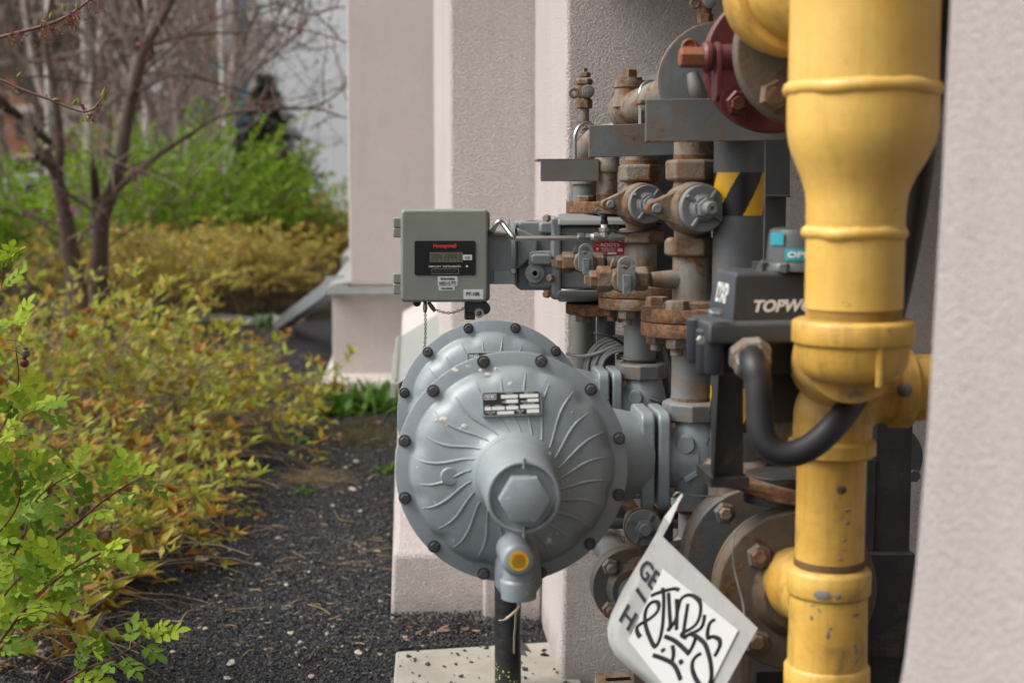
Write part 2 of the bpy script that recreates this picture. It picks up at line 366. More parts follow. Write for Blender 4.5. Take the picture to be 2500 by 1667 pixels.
BL = thing('stucco_building', 'pale pinkish stucco building with stepped pilasters behind the gas meters', 'building', (1.0, 4.0, 0))
def pil(name, rows, XR, Yb, mat, lab=None, bev=.012):
    b = B(); b.grid([[(xl, Yb, z), (xl, yf, z), (XR, yf, z), (XR, Yb, z)] for z, xl, yf in rows], True, True, True)
    o = b.build(name, M[mat], BL, bevel=bev, ang=25); 
    if lab: o['label'] = lab
    return o
pil('pilaster', [(-.05, .347, 3.25), (.08, .350, 3.265), (.25, .354, 3.28), (1.2, .357, 3.28), (2.6, .357, 3.28), (4.2, .357, 3.28)], 2.4, 5.5, 'stuc')
pil('pilaster', [(-.05, -.047, 3.765), (.05, -.043, 3.775), (.19, -.038, 3.79), (.212, -.030, 3.82), (.44, -.024, 3.99), (.46, -.02, 4.02), (.56, .122, 4.05), (1.5, .124, 4.05), (4.2, .124, 4.05)], 1.5, 5.35, 'stuc')
pil('plinth', [(-.05, .196, 3.735), (.05, .198, 3.74), (.40, .201, 3.745), (.43, .206, 3.77), (.56, .215, 4.03)], .349, 4.2, 'stuc', bev=.008)
# side wall running on from the second pilaster, slightly splayed
b = B(); rows = []
for z, a, c in ((-.05, -.045, -.03), (.46, -.02, -.015), (.57, .126, .168), (2, .126, .168), (4.2, .126, .168)):
    rows.append([(a, 5.0, z), (c, 8.35, z), (1.4, 8.35, z), (1.4, 5.0, z)])
b.grid(rows, True, True, True); b.build('side_wall', M['stuc'], BL)
pil('pilaster', [(-.05, -.465, 7.98), (.085, -.462, 8.0), (.105, -.445, 8.02), (.118, -.402, 8.13), (.30, -.402, 8.15), (.57, -.398, 8.15)], .9, 12.5, 'stuc', bev=.008)
pil('pilaster', [(.60, -.306, 8.19), (2, -.306, 8.19), (4.2, -.306, 8.19)], .9, 14, 'stuc')
fl = B()
fl.prism([(-.425, 8.10, .565), (-.425, 8.10, .600), (-.40, 8.13, .612), (-.31, 8.17, .625), (-.31, 8.17, .575)], (0, 5.0, 0))
fl.b2((-.423, 8.092, .567), (.2, 8.135, .600)); fl.b2((-.425, 8.08, .560), (.2, 8.095, .578))
fl.b2((-.47, 11.0, .50), (-.30, 13.0, .635))
fl.build('ledge_flashing', M['flash'], BL, bevel=.003)['label'] = 'pale metal drip flashing capping the base of the farthest pilaster'
fl = B(); pz = [(-.035, 5.0, .474), (-.028, 6.5, .480), (.150, 6.5, .585), (.128, 5.0, .572)]
fl.prism(pz, (0, 0, .006)); fl.prism([(-.035, 5.0, .482), (-.028, 6.5, .488), (-.043, 6.5, .488), (-.052, 5.0, .482)], (0, 0, -.05))
fl.prism([(-.032, 5.02, .482), (-.025, 6.5, .488), (-.031, 6.5, .502), (-.038, 5.02, .496)], (.004, 0, 0))
fl.build('ledge_flashing', M['flash'], BL, bevel=.002)['label'] = 'sloping grey flashing panel with folded lip low on the wall'
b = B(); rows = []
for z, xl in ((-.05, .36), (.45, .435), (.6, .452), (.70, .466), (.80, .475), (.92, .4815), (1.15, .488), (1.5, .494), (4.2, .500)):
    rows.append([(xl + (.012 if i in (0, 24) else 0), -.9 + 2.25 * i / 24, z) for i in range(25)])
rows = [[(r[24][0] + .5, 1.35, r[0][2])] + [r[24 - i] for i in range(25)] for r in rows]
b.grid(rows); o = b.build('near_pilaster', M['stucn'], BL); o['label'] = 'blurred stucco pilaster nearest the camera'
b = B().b2((1.28, 1.3, -.05), (1.34, 3.6, 4.2)); b.build('recess_wall', M['stuc'], BL)
b = B().b2((.372, 1.98, 1.66), (1.28, 3.27, 1.9)); b.build('soffit', M['stuc'], BL)

# concrete pad under the post
sl = B(); q = [at(967, 1612, 3.565), at(1338, 1590, 3.64), at(1420, 1720, 3.27), at(960, 1720, 3.27)]
q = [V3((p.x + .004 * (i % 3), p.y, .0)) for i, p in enumerate(q)]; q[0].y = 3.495; q[1].y = 3.545; q[2].y = 3.0; q[3].y = 3.0; q[2].x += .02; q[3].x = q[0].x - .01
sl.prism([V3((p.x, p.y, -.03)) for p in q][::-1], (0, 0, .058))
props(sl.build('concrete_slab', M['conc'], bevel=.006), 'pale concrete paving slab in the gravel under the black post', 'slab')

# downspout lying on the gravel
ds = thing('downspout', 'crumpled ribbed grey metal downspout lying across the black gravel', 'downspout', (-1.2, 11, 0))
path = [V3(p) for p in ((-.405, 8.6, .595), (-.45, 8.95, .53), (-.72, 10.4, .29), (-.93, 11.55, .10), (-.985, 11.85, .045), (-1.07, 12.0, .07), (-1.16, 12.05, .055), (-1.23, 12.05, .035), (-1.5, 12.05, .06), (-1.9, 12.1, .065), (-2.1, 12.12, .065))]
pp = crom(path, 5); rows = []
for i, p in enumerate(pp):
    t = (pp[min(i + 1, len(pp) - 1)] - pp[max(i - 1, 0)]).normalized(); n = V3((0, -.55, .83)); n = (n - t * n.dot(t)).normalized(); s = t.cross(n)
    k = 1.0 - .35 * math.exp(-((i - 26) / 5.0) ** 2); hw, hh = .052, .036 * k
    sec = []
    for j in range(13):
        a = -1 + 2 * j / 12; sec.append((a * hw, hh + (.006 if j % 2 else 0)))
    sec += [(hw, -hh), (-hw, -hh)]
    wob = .012 * math.sin(i * 1.7) if 20 < i < 36 else 0
    rows.append([p + s * (a + wob) + n * c for a, c in sec])
B().grid(rows, True, True, True).build('pipe_length', M['dspout'], ds, ang=30)
# ---------------------------------------------------------------- gas regulators and pipe runs
NY = V3((0, -1, 0)); ZU = V3((0, 0, 1)); XR = V3((1, 0, 0))
RUN = .52                                   # spacing of the two identical runs along the wall
def bolt(c, ax, r, h, mat, parent, washer=0.0, shank=0.0, name='bolt', ph=0.2):
    b = B(); ax = V3(ax).normalized()
    if washer: b.lathe(c, ax, [(0, r * 1.35), (washer, r * 1.35), (washer, r)], 18)
    b.hex(V3(c) + ax * washer, ax, r, h, 6, ph, .18)
    if shank: b.lathe(V3(c) + ax * (washer + h * .9), ax, [(0, r * .55), (shank * .9, r * .55), (shank, r * .42)], 14)
    return b.build(name, mat, parent)

def make_regulator():
    Y = 2.20; C = at(1250, 1140, Y); RR = sz(284, C)
    T = thing('gas_regulator', 'larger round grey diaphragm gas regulator in front, with a yellow warning sticker on its vent', 'gas regulator', V3((C.x, C.y, .02)), 'round grey gas regulators')
    n = 192
    def prof(th):
        near = ((math.degrees(th) - 15) % 30); near = min(near, 30 - near)
        k = math.exp(-(near / 5.2) ** 2)
        sh = .872 - .022 * k
        return [(.030, 1.0), (.036, .992), (.036, sh + .022), (.045, sh + .006), (.07, sh - .006), (.12, sh - .03 - .004 * k), (.165, .80 - .02 * k), (.20, .74), (.225, .665), (.25, .58), (.275, .49), (.30, .42), (.33, .375), (.37, .345), (.42, .33)]
    ps_ = [prof(2 * math.pi * k / n) for k in range(n)]; rows = []
    back = [(-.30, .25), (-.26, .34), (-.20, .62), (-.15, .80), (-.06, .875), (-.030, .88), (-.030, 1.0)]
    def pt(t, r, k):
        a = 2 * math.pi * k / n; return C + NY * (t * RR) + (XR * math.cos(a) + ZU * math.sin(a)) * (r * RR)
    for t, r in back: rows.append([pt(t, r, k) for k in range(n)])
    for i in range(15): rows.append([pt(*ps_[k][i], k) for k in range(n)])
    B().grid(rows, True, True, True).build('diaphragm_casing', M['reg'], T, ang=42)
    # dome height for ribs and plate
    def tz(r): 
        p = prof(0)[2:]; return float(np.interp(-r, [-a[1] for a in p], [a[0] for a in p]))
    rb = B()
    for k in range(24):
        a0 = 2 * math.pi * (k + .5) / 24; pts = []; 
        r0 = .365; r1 = .80 if k % 2 else .835
        for i in range(11):
            f = i / 10; r = r0 + (r1 - r0) * f; a = a0 + .26 * f + .11 * math.sin(math.pi * f)
            pts.append(C + NY * ((tz(r) - .002) * RR) + (XR * math.cos(a) + ZU * math.sin(a)) * (r * RR))
        rb.tube(pts, [.0014, .0024, .0026, .0022, .0008], 6)
    rb.build('swirl_ribs', M['reg'], T, ang=80)
    for k in range(12):
        a = R(15 + 30 * k); c = C + NY * (.036 * RR) + (XR * math.cos(a) + ZU * math.sin(a)) * (RR * .952)
        bolt(c, NY, .0072, .0065, M['bolt'], T, .0010, 0, ph=random.random())
    # nuts at the back of the rim
    tw = B(); L = 1.256
    tw.lathe(C, NY, [(RR * t, RR * r) for t, r in ((.36, .345), (.42, .328), (.55, .318), (.72, .311), (.95, .303), (1.10, .298), (1.13, .291))], 64)
    tw.build('spring_tower', M['reg'], T)
    cp = B(); E = C
    cp.lathe(E, NY, [(RR * t, RR * r) for t, r in ((1.09, .288), (1.10, .297), (1.22, .292), (1.245, .286), (1.25, .278), (1.25, .262), (1.20, .250), (1.195, .235), (1.205, .190))], 64)
    cp.hex(C + NY * (RR * 1.19), NY, .0355, .030, 6, R(0), .08)
    for sgn in (1, -1):
        cp.box(C + NY * (RR * 1.235) + ZU * sgn * RR * .272, .0035, .012, .016)
    cp.build('closing_cap', M['reg'], T, bevel=.0012, ang=40)
    bo = at(1093, 1164, Y - .05); bo = C + NY * (tz(.56) * RR - .006) + (bo - C) * .97 - NY * ((bo - C).dot(NY))
    B().lathe(bo, NY, [(0, .0145), (.010, .0135), (.0115, .012)], 28).build('casing_boss', M['reg'], T)
    # nameplate lying on the dome
    npc = at(1249, 985, Y - .046); nn = V3((0.015, -1, .34)).normalized(); ux = (XR + ZU * .03).normalized(); ux = (ux - nn * ux.dot(nn)).normalized(); uz = nn.cross(ux); uz = uz if uz.z > 0 else -uz
    W, H = sz(148, npc), sz(58, npc) * 1.07
    def rr(w, h, r, off):
        pts = []
        for sx, sz_, a0 in ((1, 1, 0), (-1, 1, 90), (-1, -1, 180), (1, -1, 270)):
            for k in range(5):
                a = R(a0 + 22.5 * k); pts.append(npc + nn * off + ux * (sx * (w / 2 - r) + r * math.cos(a)) + uz * (sz_ * (h / 2 - r) + r * math.sin(a)))
        return pts
    fr = B().prism(rr(W, H, .005, -.012), nn * .0145); fo = fr.build('nameplate_frame', M['reg'], T, bevel=.0008)
    pl = B().prism(rr(W * .94, H * .88, .003, .0018), nn * .0014); po = pl.build('nameplate', M['pblack'], T)
    def fld(b, x0, y0, x1, y1, off=.0033):
        c = lambda x, y: npc + nn * off + ux * ((x - .5) * W * .94) + uz * ((.5 - y) * H * .88); b.prism([c(x0, y1), c(x1, y1), c(x1, y0), c(x0, y0)], nn * .0003)
    fb = B()
    for q in ((.315, .11, .61, .27), (.645, .11, .975, .27), (.40, .33, .61, .49), (.775, .33, .975, .47), (.02, .63, .13, .79), (.145, .63, .37, .79), (.395, .63, .61, .79), (.645, .60, .975, .76), (.235, .85, .53, .99), (.755, .80, .975, .97)): fld(fb, *q)
    fb.build('blank_field', M['label'], po)
    lt = B()
    def tx(s, x0, y0, x1, y1, bold=0): 
        o = npc + nn * .0033 + ux * ((x0 - .5) * W * .94) + uz * ((.5 - y1) * H * .88); lt.text(s, o, ux, uz, (x1 - x0) * W * .94, (y1 - y0) * H * .88, .0003, bold)
    tx('FISHER', .045, .11, .205, .24, .02); tx('TYPE NO', .40, .02, .53, .08); tx('SERIAL NO', .73, .02, .88, .08); tx('CONN', .33, .40, .395, .47); tx('RELIEF', .67, .40, .765, .47)
    tx('CAT', .04, .555, .11, .61); tx('MAX IN', .20, .555, .31, .61); tx('ORIFICE', .44, .555, .56, .61); tx('SPG RANGE', .70, .53, .90, .585); tx('MAX EMER', .03, .85, .20, .91); tx('OUT', .09, .94, .15, .99); tx('MAX OP', .58, .83, .70, .89); tx('OUT', .60, .92, .67, .98)
    for (x0, y0, x1, y1) in ((.02, .06, .23, .085), (.02, .275, .23, .30), (.02, .06, .028, .30), (.222, .06, .23, .30)): fld(lt, x0, y0, x1, y1)
    lt.build('lettering', M['white'], po)
    # vent elbow
    vc = at(1262, 1354, Y - .085); vr = sz(43, vc)
    vb = B(); vb.lathe(vc + V3((0, .09, 0)), NY, [(0, vr * 1.25), (.04, vr * 1.12), (.065, vr), (.106, vr), (.117, vr * .95), (.1225, vr * .86), (.125, vr * .7)], 40)
    zb = at(1262, 1462, Y - .085).z
    vb.lathe(V3((vc.x + .003, vc.y + .004, zb)), ZU, [(0, vr * .92), (0.001, vr * 1.00), (.026, vr * 1.07), (.028, vr * 1.06), (.031, vr * .93), (.045, vr * .91), (vc.z - zb, vr * .90)], 40)
    vo = vb.build('vent_elbow', M['reg'], T, ang=45)
    vt = B().text('VENT', at(1268, 1446, Y - .085 - .0) + V3((-.005, -vr * 1.02, 0)), XR, ZU, .016, .008, .0012); vt.build('lettering', M['reg'], vo)
    sk = B().lathe(vc + NY * .0352, NY, [(0, sz(24, vc)), (.0008, sz(24, vc))], 40); sko = sk.build('warning_sticker', M['stickery'], T)
    tl = B(); sc_ = vc + NY * .0361; 
    for i, (tt, wd) in enumerate((('VENT MUST BE', .016), ('PROTECTED FROM RAIN', .020), ('SEE INSTRUCTIONS', .0205), ('REFER TO CODES', .018), ('AND LOCAL LAWS', .014))):
        tl.text(tt, sc_ + V3((-wd / 2, 0, .0035 - .0032 * i)), XR, V3((0, 0, 1)), wd, .0019, .0003)
    tl.build('lettering', M['ink'], sko); tl = B().text('WARNING', sc_ + V3((-.007, 0, .0065)), XR, ZU, .014, .0028, .0003, .02); tl.build('heading', M['redink'], sko)
    hb = B(); a = at(1250, 1300, Y).copy(); hb.lathe(C + V3((.006, -.02, -.085)), V3((.02, -.02, -1)), [(0, .034), (.05, .035), (.09, .036), (.10, .030)], 28, sq=1.0); hb.build('vent_passage', M['reg'], T)
    # body on the right: neck, two bolted flange plates, globe body, union
    Yr = 2.33; bc = at(1690, 1110, Yr); br = sz(72, bc)
    nk = B(); nk.tube([C + V3((0, .05, 0)), C + V3((.10, .085, .0)), V3((at(1540, 1110, Yr).x, Yr, bc.z))], [.10, .085, .070], 36, 6); nk.build('body_neck', M['reg'], T)
    for x0, x1 in ((1551, 1584), (1592, 1621)):
        xa = at(x0, 1110, Yr).x; xb = at(x1, 1110, Yr).x; hh = sz(118, bc); hw = .062; pts = []
        for sy, szz, a0 in ((1, 1, 0), (-1, 1, 90), (-1, -1, 180), (1, -1, 270)):
            for k in range(5):
                aa = R(a0 + 22.5 * k); pts.append((xa, Yr + sy * (hw - .018) + .018 * math.cos(aa), bc.z + szz * (hh - .018) + .018 * math.sin(aa)))
        B().prism(pts, (xb - xa, 0, 0)).build('body_flange', M['reg'], T, bevel=.0045)
    for szz in (1, -1):
        for sy in (1, -1):
            bolt((at(1622, 1110, Yr).x, Yr + sy * .045, bc.z + szz * .052), XR, .009, .008, M['rustp'], T)
            bolt((at(1550, 1110, Yr).x, Yr + sy * .045, bc.z + szz * .052), -XR, .009, .010, M['reg'], T)
    gb = B(); zt = at(1690, 1022, Yr).z; z0 = at(1690, 1208, Yr).z; hgt = zt - z0
    gb.lathe(V3((bc.x, Yr, z0)), ZU, [(0, br * .72), (.10 * hgt, br * .80), (.25 * hgt, br * .97), (.45 * hgt, br * 1.04), (.65 * hgt, br * 1.02), (.82 * hgt, br * .94), (.95 * hgt, br * .84), (hgt, br * .82)], 44)
    gb.tube([(at(1618, 1110, Yr).x, Yr, bc.z), (bc.x, Yr, bc.z)], .052, n=36)
    go = gb.build('globe_body', M['reg'], T)
    bp = at(1676, 1085, Yr - .045); B().lathe(bp + V3((0, .008, 0)), V3((-.2, -1, .02)), [(0, sz(25, bp)), (.012, sz(24, bp)), (.0155, sz(20, bp))], 28).build('body_plug', M['reg'], T)
    B().text('GI', at(1648, 1145, Yr - .048), V3((.55, .25, -.8)), V3((.8, .15, .5)), .017, .012, .004).build('lettering', M['reg'], go)
    B().box(at(1688, 1160, Yr - .048), .026, .012, .007, Matrix.Rotation(R(-30), 3, 'Y')).build('casting_mark', M['reg'], go)
    un = B().hex(V3((bc.x, Yr, at(1690, 1022, Yr).z)), ZU, sz(75, bc), at(1690, 976, Yr).z - at(1690, 1022, Yr).z, 8, R(12), .14); un.build('union_nut', M['grey'], T, bevel=.002)
    return T
REG1 = make_regulator()
REG2 = copy_tree(REG1, (0, RUN, 0), label='regulator behind the other one, its upper half showing below the meter reading box')
_C = at(1250, 1140, 2.20); _R = sz(284, _C)
def splat(b, px, py, r, k=1.0):          # dried white splats on the front dome
    q = at(px, py, 2.145); d = q - _C; rho = math.hypot(d.x, d.z) / _R
    t = float(np.interp(rho, [.33, .345, .375, .42, .49, .58, .665, .74, .80, .85], [.42, .37, .33, .30, .275, .25, .225, .20, .165, .10]))
    p = V3((q.x, _C.y - t * _R, q.z)); n = V3((d.x, -.33 * _R / max(rho, .2) * 1.4, d.z)).normalized(); n = (n + V3((0, -1.2, 0))).normalized()
    ax_, u, w_ = basis(n); m = 11; c0 = p + n * .0016; ring = []
    for i in range(m): a = 2 * math.pi * i / m; rr_ = r * (random.uniform(.45, 1.25)); ring.append(c0 - n * .0012 + u * math.cos(a) * rr_ * k + w_ * math.sin(a) * rr_)
    b.add([c0] + ring, [(0, 1 + i, 1 + (i + 1) % m) for i in range(m)])
sb = B()
for px, py, r, k in ((1082, 1028, .0050, 1.3), (1066, 1032, .0030, 1.2), (1092, 1040, .0024, 1), (1134, 1043, .0036, 1.5), (1124, 1050, .0026, 1), (1193, 921, .0036, 1.1), (1215, 907, .0034, 1.5), (1176, 912, .0024, 1.4), (1248, 941, .0040, 1.3), (1113, 910, .0030, 1.8), (1337, 934, .0026, .7), (1340, 1104, .0032, 1), (1066, 1085, .0016, 1), (1236, 1074, .0034, 2), (1020, 1150, .0018, 1), (1400, 1010, .0014, 1), (1310, 1330, .0012, 1)): splat(sb, px, py, r, k)
so_ = sb.build('dried_splats', plain('white_droppings', (.52, .48, .41), .85, 0, .2, 300), REG1); so_['kind'] = 'stuff'

def thread(b, c, z0, z1, r, n=4):
    for i in range(n):
        z = z0 + (z1 - z0) * (i + .5) / n; b.lathe(V3((c[0], c[1], z - .0016)), ZU, [(0, r * .96), (.0008, r), (.0024, r), (.0032, r * .96)], 28, caps=(False, False))

def make_run():
    Y = 2.33; out = []
    X = at(1692, 509, Y).x; zz = lambda y: at(1692, y, Y).z
    # --- plug valve
    T = thing('plug_valve', 'larger rusty plug valve with a round cover, left of the tape-striped post', 'valve', (X, Y, zz(510)), 'gas shut-off plug valves'); out.append(T)
    hr = sz(70, V3((X, Y, 1)))
    bd = B()
    bd.lathe(V3((X, Y, zz(443))), ZU, [(0, hr * .86), (zz(437) - zz(443), hr * .98), (zz(396) - zz(443), hr), (zz(390) - zz(443), hr * .90)], 6, R(18))
    bd.lathe(V3((X, Y, zz(626))), ZU, [(0, hr * .88), (zz(620) - zz(626), hr), (zz(588) - zz(626), hr), (zz(580) - zz(626), hr * .86)], 6, R(18))
    h0 = zz(626)
    bd.lathe(V3((X, Y, h0 + .01)), ZU, [(0, hr * .62), (zz(560) - h0, hr * .66), (zz(510) - h0, hr * .78), (zz(460) - h0, hr * .68), (zz(425) - h0, hr * .62)], 32)
    dc = at(1714, 509, Y - .075); ax = V3((.16, -1, .02)).normalized(); dr = sz(60, dc)
    bd.lathe(dc - ax * .10, ax, [(0, dr * .8), (.02, dr * 1.0), (.06, dr * 1.10), (.080, dr * 1.07), (.094, dr * 1.03)], 40)
    bd.build('valve_body', M['valve'], T, bevel=.003)
    lg = B(); tip = at(1593, 509, Y - .050); r1 = sz(15, tip); pts = []
    for k in range(9): a = R(120 + 15 * k); pts.append(tip + V3((math.cos(a) * r1, 0, math.sin(a) * r1)))
    pts += [at(1662, 556, Y - .052), at(1690, 556, Y - .052), at(1690, 462, Y - .052), at(1662, 461, Y - .052)]
    lg.prism(pts, (0, .030, 0)); lg.build('locking_lug', M['valve'], T, bevel=.003)
    B().lathe(at(1603, 509, Y - .049), NY, [(0, sz(12, tip)), (.006, sz(12, tip)), (.008, sz(10, tip))], 24).build('lug_pin', M['disc'], T)
    cv = B(); fc = dc - ax * .006
    cv.lathe(fc, ax, [(0, dr * .97), (.010, dr * .97), (.013, dr * .93), (.013, dr * .60), (.016, dr * .55)], 44)
    _, u, w = basis(ax)
    for k in range(4):
        a = R(35 + 90 * k); c = fc + ax * .016 + (u * math.cos(a) + w * math.sin(a)) * dr * .68; Mx = Matrix((u * math.cos(a) + w * math.sin(a), -u * math.sin(a) + w * math.cos(a), ax)).transposed()
        cv.box(c, dr * .42, dr * .13, .010, Mx)
    cv.lathe(fc + ax * .013, ax, [(0, dr * .56), (.010, dr * .48)], 24)
    cv.build('round_cover', M['disc'], T, bevel=.001)
    B().hex(fc + ax * .022, ax, dr * .43, .012, 6, .4).build('stem_nut', M['disc'], T)
    B().lathe(fc + ax * .033, ax, [(0, dr * .30), (.014, dr * .27), (.017, dr * .22), (.017, .003), (.010, .0025)], 24).build('stem', M['disc'], T)
    # --- vertical pipe with tee
    P = thing('gas_pipe', 'grey gas pipe with a side tee below the larger plug valve', 'pipe', (X, Y, zz(730)), 'vertical grey gas pipes'); out.append(P)
    pr = sz(48, V3((X, Y, 1)))
    b = B(); b.cyl((X, Y, zz(392)), (X, Y, zz(300)), pr); b.build('upper_nipple', M['greyl'], P)
    b = B(); thread(b, (X, Y), zz(392), zz(377), pr * 1.03); b.build('pipe_thread', M['rust'], P)
    b = B(); b.cyl((X, Y, zz(735)), (X, Y, zz(620)), pr * 1.0); b.tube([(X, Y, zz(681)), (at(1625, 681, Y).x, Y - .01, zz(681)), (at(1585, 681, Y).x, Y - .012, zz(681))], [pr * .55, sz(22, V3((X, Y, 1))), sz(18, V3((X, Y, 1)))], 24); b.build('tee_fitting', M['greyl'], P)
    b = B(); b.cyl((X, Y, zz(980)), (X, Y, zz(740)), pr); b.build('lower_pipe', M['grey'], P)
    b = B(); thread(b, (X, Y), zz(982), zz(966), pr * 1.03); b.build('pipe_thread', M['rust'], P)
    # --- flange pair
    G = thing('pipe_flange', 'rusty bolted flange pair beside the black switch box', 'flange', (X, Y, zz(815)), 'rusty bolted flange pairs'); out.append(G)
    fr_ = sz(124, V3((X, Y, 1))); 
    for y0, y1 in ((749, 781), (783.5, 816)):
        B().lathe(V3((X, Y, zz(y1))), ZU, [(0, fr_ * .985), (.002, fr_), (zz(y0) - zz(y1) - .002, fr_), (zz(y0) - zz(y1), fr_ * .985)], 56).build('flange_plate', M['rust'], G)
    B().lathe(V3((X, Y, zz(749))), ZU, [(0, pr * 1.5), (.008, pr * 1.42), (.012, pr)], 32).build('flange_hub', M['rust'], G)
    for k in range(4):
        a = R(45 + 90 * k + 12); cx, cy = X + math.cos(a) * fr_ * .74, Y + math.sin(a) * fr_ * .74
        bolt((cx, cy, zz(749)), ZU, .0185, .014, M['valve'], G); bolt((cx, cy, zz(816)), -ZU, .0185, .017, M['valve'], G, 0, .014, 'nut')
    # --- petcock
    K = thing('petcock_valve', 'larger brown petcock valve with a holed grey paddle, right above the rusty flange', 'valve', at(1523, 681, Y - .012), 'petcock valves with holed paddles'); out.append(K)
    yk = Y - .014; zc = at(1523, 681, yk).z
    def px(x): return at(x, 681, yk).x
    b = B()
    for x0, x1, rr_ in ((1456, 1494, 33), (1547, 1582, 31)):
        b.lathe((px(x0), yk, zc), XR, [(0, sz(rr_ * .9, V3((0, yk, 1)))), (.003, sz(rr_, V3((0, yk, 1)))), (px(x1) - px(x0) - .003, sz(rr_, V3((0, yk, 1)))), (px(x1) - px(x0), sz(rr_ * .85, V3((0, yk, 1))))], 6, R(30))
    b.lathe((px(1490), yk, zc), XR, [(0, .016), (.012, .020), (.030, .020), (.040, .016)], 28); b.lathe((px(1521), yk + .01, zc), NY, [(0, .022), (.034, .0215), (.036, .019)], 32)
    b.prism([(px(1486), yk - .006, zc + .015), (px(1506), yk - .006, zc + .02), (px(1506), yk - .006, zc + .028), (px(1497), yk - .006, zc + .034)], (0, .01, 0))
    b.build('cock_body', M['valve'], K, bevel=.0025)
    b = B(); b.hex((px(1440), yk, zc), XR, .0145, px(1457) - px(1440), 6, .3); b.build('end_bushing', M['rustp'], K)
    b = B(); b.lathe((px(1427), yk, zc - .001), XR, [(0, .0085), (px(1442) - px(1427), .0095)], 4, R(45)); b.build('square_plug', M['rustp'], K)
    pd = B(); pts = []; hl = []
    cx_, top, bot, hw = px(1522), at(1522, 645, yk).z, at(1522, 697, yk).z, .0138
    for k in range(13): a = R(15 * k); pts.append((cx_ + hw * math.cos(a), yk - .034, top + hw * math.sin(a)))
    for k in range(7): a = R(180 + 30 * k); pts.append((cx_ + hw * 1.02 * math.cos(a), yk - .034, bot + .009 * math.sin(a)))
    nP = len(pts)
    hole = [(cx_ + .0078 * math.cos(2 * math.pi * k / 16), yk - .034, top + .001 + .0078 * math.sin(2 * math.pi * k / 16)) for k in range(16)]
    bm = [V3(p) for p in pts]
    # face with hole: fan strip between hole and an outline resampled by angle
    def ray(k):
        a = 2 * math.pi * k / 48; d = V3((math.cos(a), 0, math.sin(a))); o = V3((cx_, yk - .034, top + .001)); best = None
        for i in range(nP):
            p, q = bm[i], bm[(i + 1) % nP]; e_ = q - p; den = d.x * e_.z - d.z * e_.x
            if abs(den) < 1e-12: continue
            t = ((p.x - o.x) * e_.z - (p.z - o.z) * e_.x) / den; s = ((p.x - o.x) * d.z - (p.z - o.z) * d.x) / den
            if t > 0 and -1e-6 <= s <= 1 + 1e-6 and (best is None or t < best): best = t
        return o + d * best
    ou = [ray(k) for k in range(48)]; inn = [V3((cx_ + .0078 * math.cos(2 * math.pi * k / 48), yk - .034, top + .001 + .0078 * math.sin(2 * math.pi * k / 48))) for k in range(48)]
    dv = V3((0, .008, 0)); pd.grid([[p for p in inn], [p for p in ou], [p + dv for p in ou], [p + dv for p in inn], [p for p in inn]], True)
    pd.box((cx_, yk - .037, bot + .004), .0125, .008, .030); pd.lathe((cx_, yk - .0405, bot + .004), NY, [(0, .0045), (.0015, .0045)], 12)
    pd.build('paddle_handle', M['disc'], K, bevel=.001)
    # --- lower plug valve and flange, low on the run
    X2 = at(1690, 1468, Y).x; V = thing('plug_valve', 'small round-covered valve low behind the white hanging sign', 'valve', (X2, Y, at(1690, 1468, Y).z), 'low bypass plug valves'); out.append(V)
    c = at(1698, 1468, Y - .06); b = B(); r = .0365
    zt, z1, zb = at(1690, 1330, Y).z, at(1690, 1468, Y).z, at(1690, 1660, Y).z
    b.lathe((X2, Y, zb), ZU, [(0, .030), (.04, .030), (.045, .042), (.075, .042), (.085, .028), (z1 - zb, .036), (z1 - zb + .035, .030), (z1 - zb + .05, .042), (zt - zb, .042)], 24)
    b.lathe(c + V3((0, .06, 0)), NY, [(0, r * .8), (.05, r * 1.05), (.06, r * 1.03)], 32); b.build('valve_body', M['valve'], V, ang=30)
    b = B(); b.lathe(c, NY, [(0, r * .96), (.008, r * .96), (.010, r * .55)], 32); b.hex(c + NY * .009, NY, r * .52, .01); b.lathe(c + NY * .018, NY, [(0, r * .3), (.012, r * .28), (.012, .002)], 20)
    for k in range(4):
        a = R(60 + 90 * k); b.box(c + NY * .010 + V3((math.cos(a), 0, math.sin(a))) * r * .72, r * .4, .006, r * .12, Matrix.Rotation(-a, 3, 'Y'))
    b.build('round_cover', M['disc'], V)
    X3 = at(1645, 1630, Y).x; zf = at(1645, 1630, Y).z; Fq = thing('pipe_flange', 'dark studded flange low beside the white hanging sign', 'flange', (X3, Y, zf), 'dark studded flanges'); out.append(Fq)
    b = B(); fr2 = sz(119, V3((X3, Y, 1))); b.lathe((X3 + .006, Y + .02, zf), NY, [(0, fr2), (.018, fr2), (.0185, fr2 * .985), (.021, fr2 * .985), (.0215, fr2), (.045, fr2), (.047, fr2 * .98), (.047, .050), (.052, .048), (.075, .042)], 56); b.build('flange_plate', M['darkrust'], Fq)
    for k in range(4):
        a = R(45 + 90 * k); c = V3((X3 + .006 + math.cos(a) * fr2 * .78, Y - .028, zf + math.sin(a) * fr2 * .78)); bolt(c, NY, .017, .013, M['greyl'], Fq, 0, .018, 'stud_nut')
    b = B(); b.cyl((X3 + .006, Y + .02, zf), (X3 + .006, Y + .45, zf), .034); b.build('hub_pipe', M['dark'], Fq)
    return out
runA = make_run()
labs = ['smaller rusty plug valve with a round cover, above the meter\'s red tag', 'grey gas pipe with a side tee dropping behind the two grey regulators',
        'rusty bolted flange pair directly behind the lower petcock valve', 'smaller rust-brown petcock valve with grey paddle, beside the red tag',
        'small round-covered valve low at the right edge of the front regulator', 'dark studded flange low between the front regulator and the white sign']
runB = [copy_tree(o, (0, RUN, 0), label=l) for o, l in zip(runA, labs)]
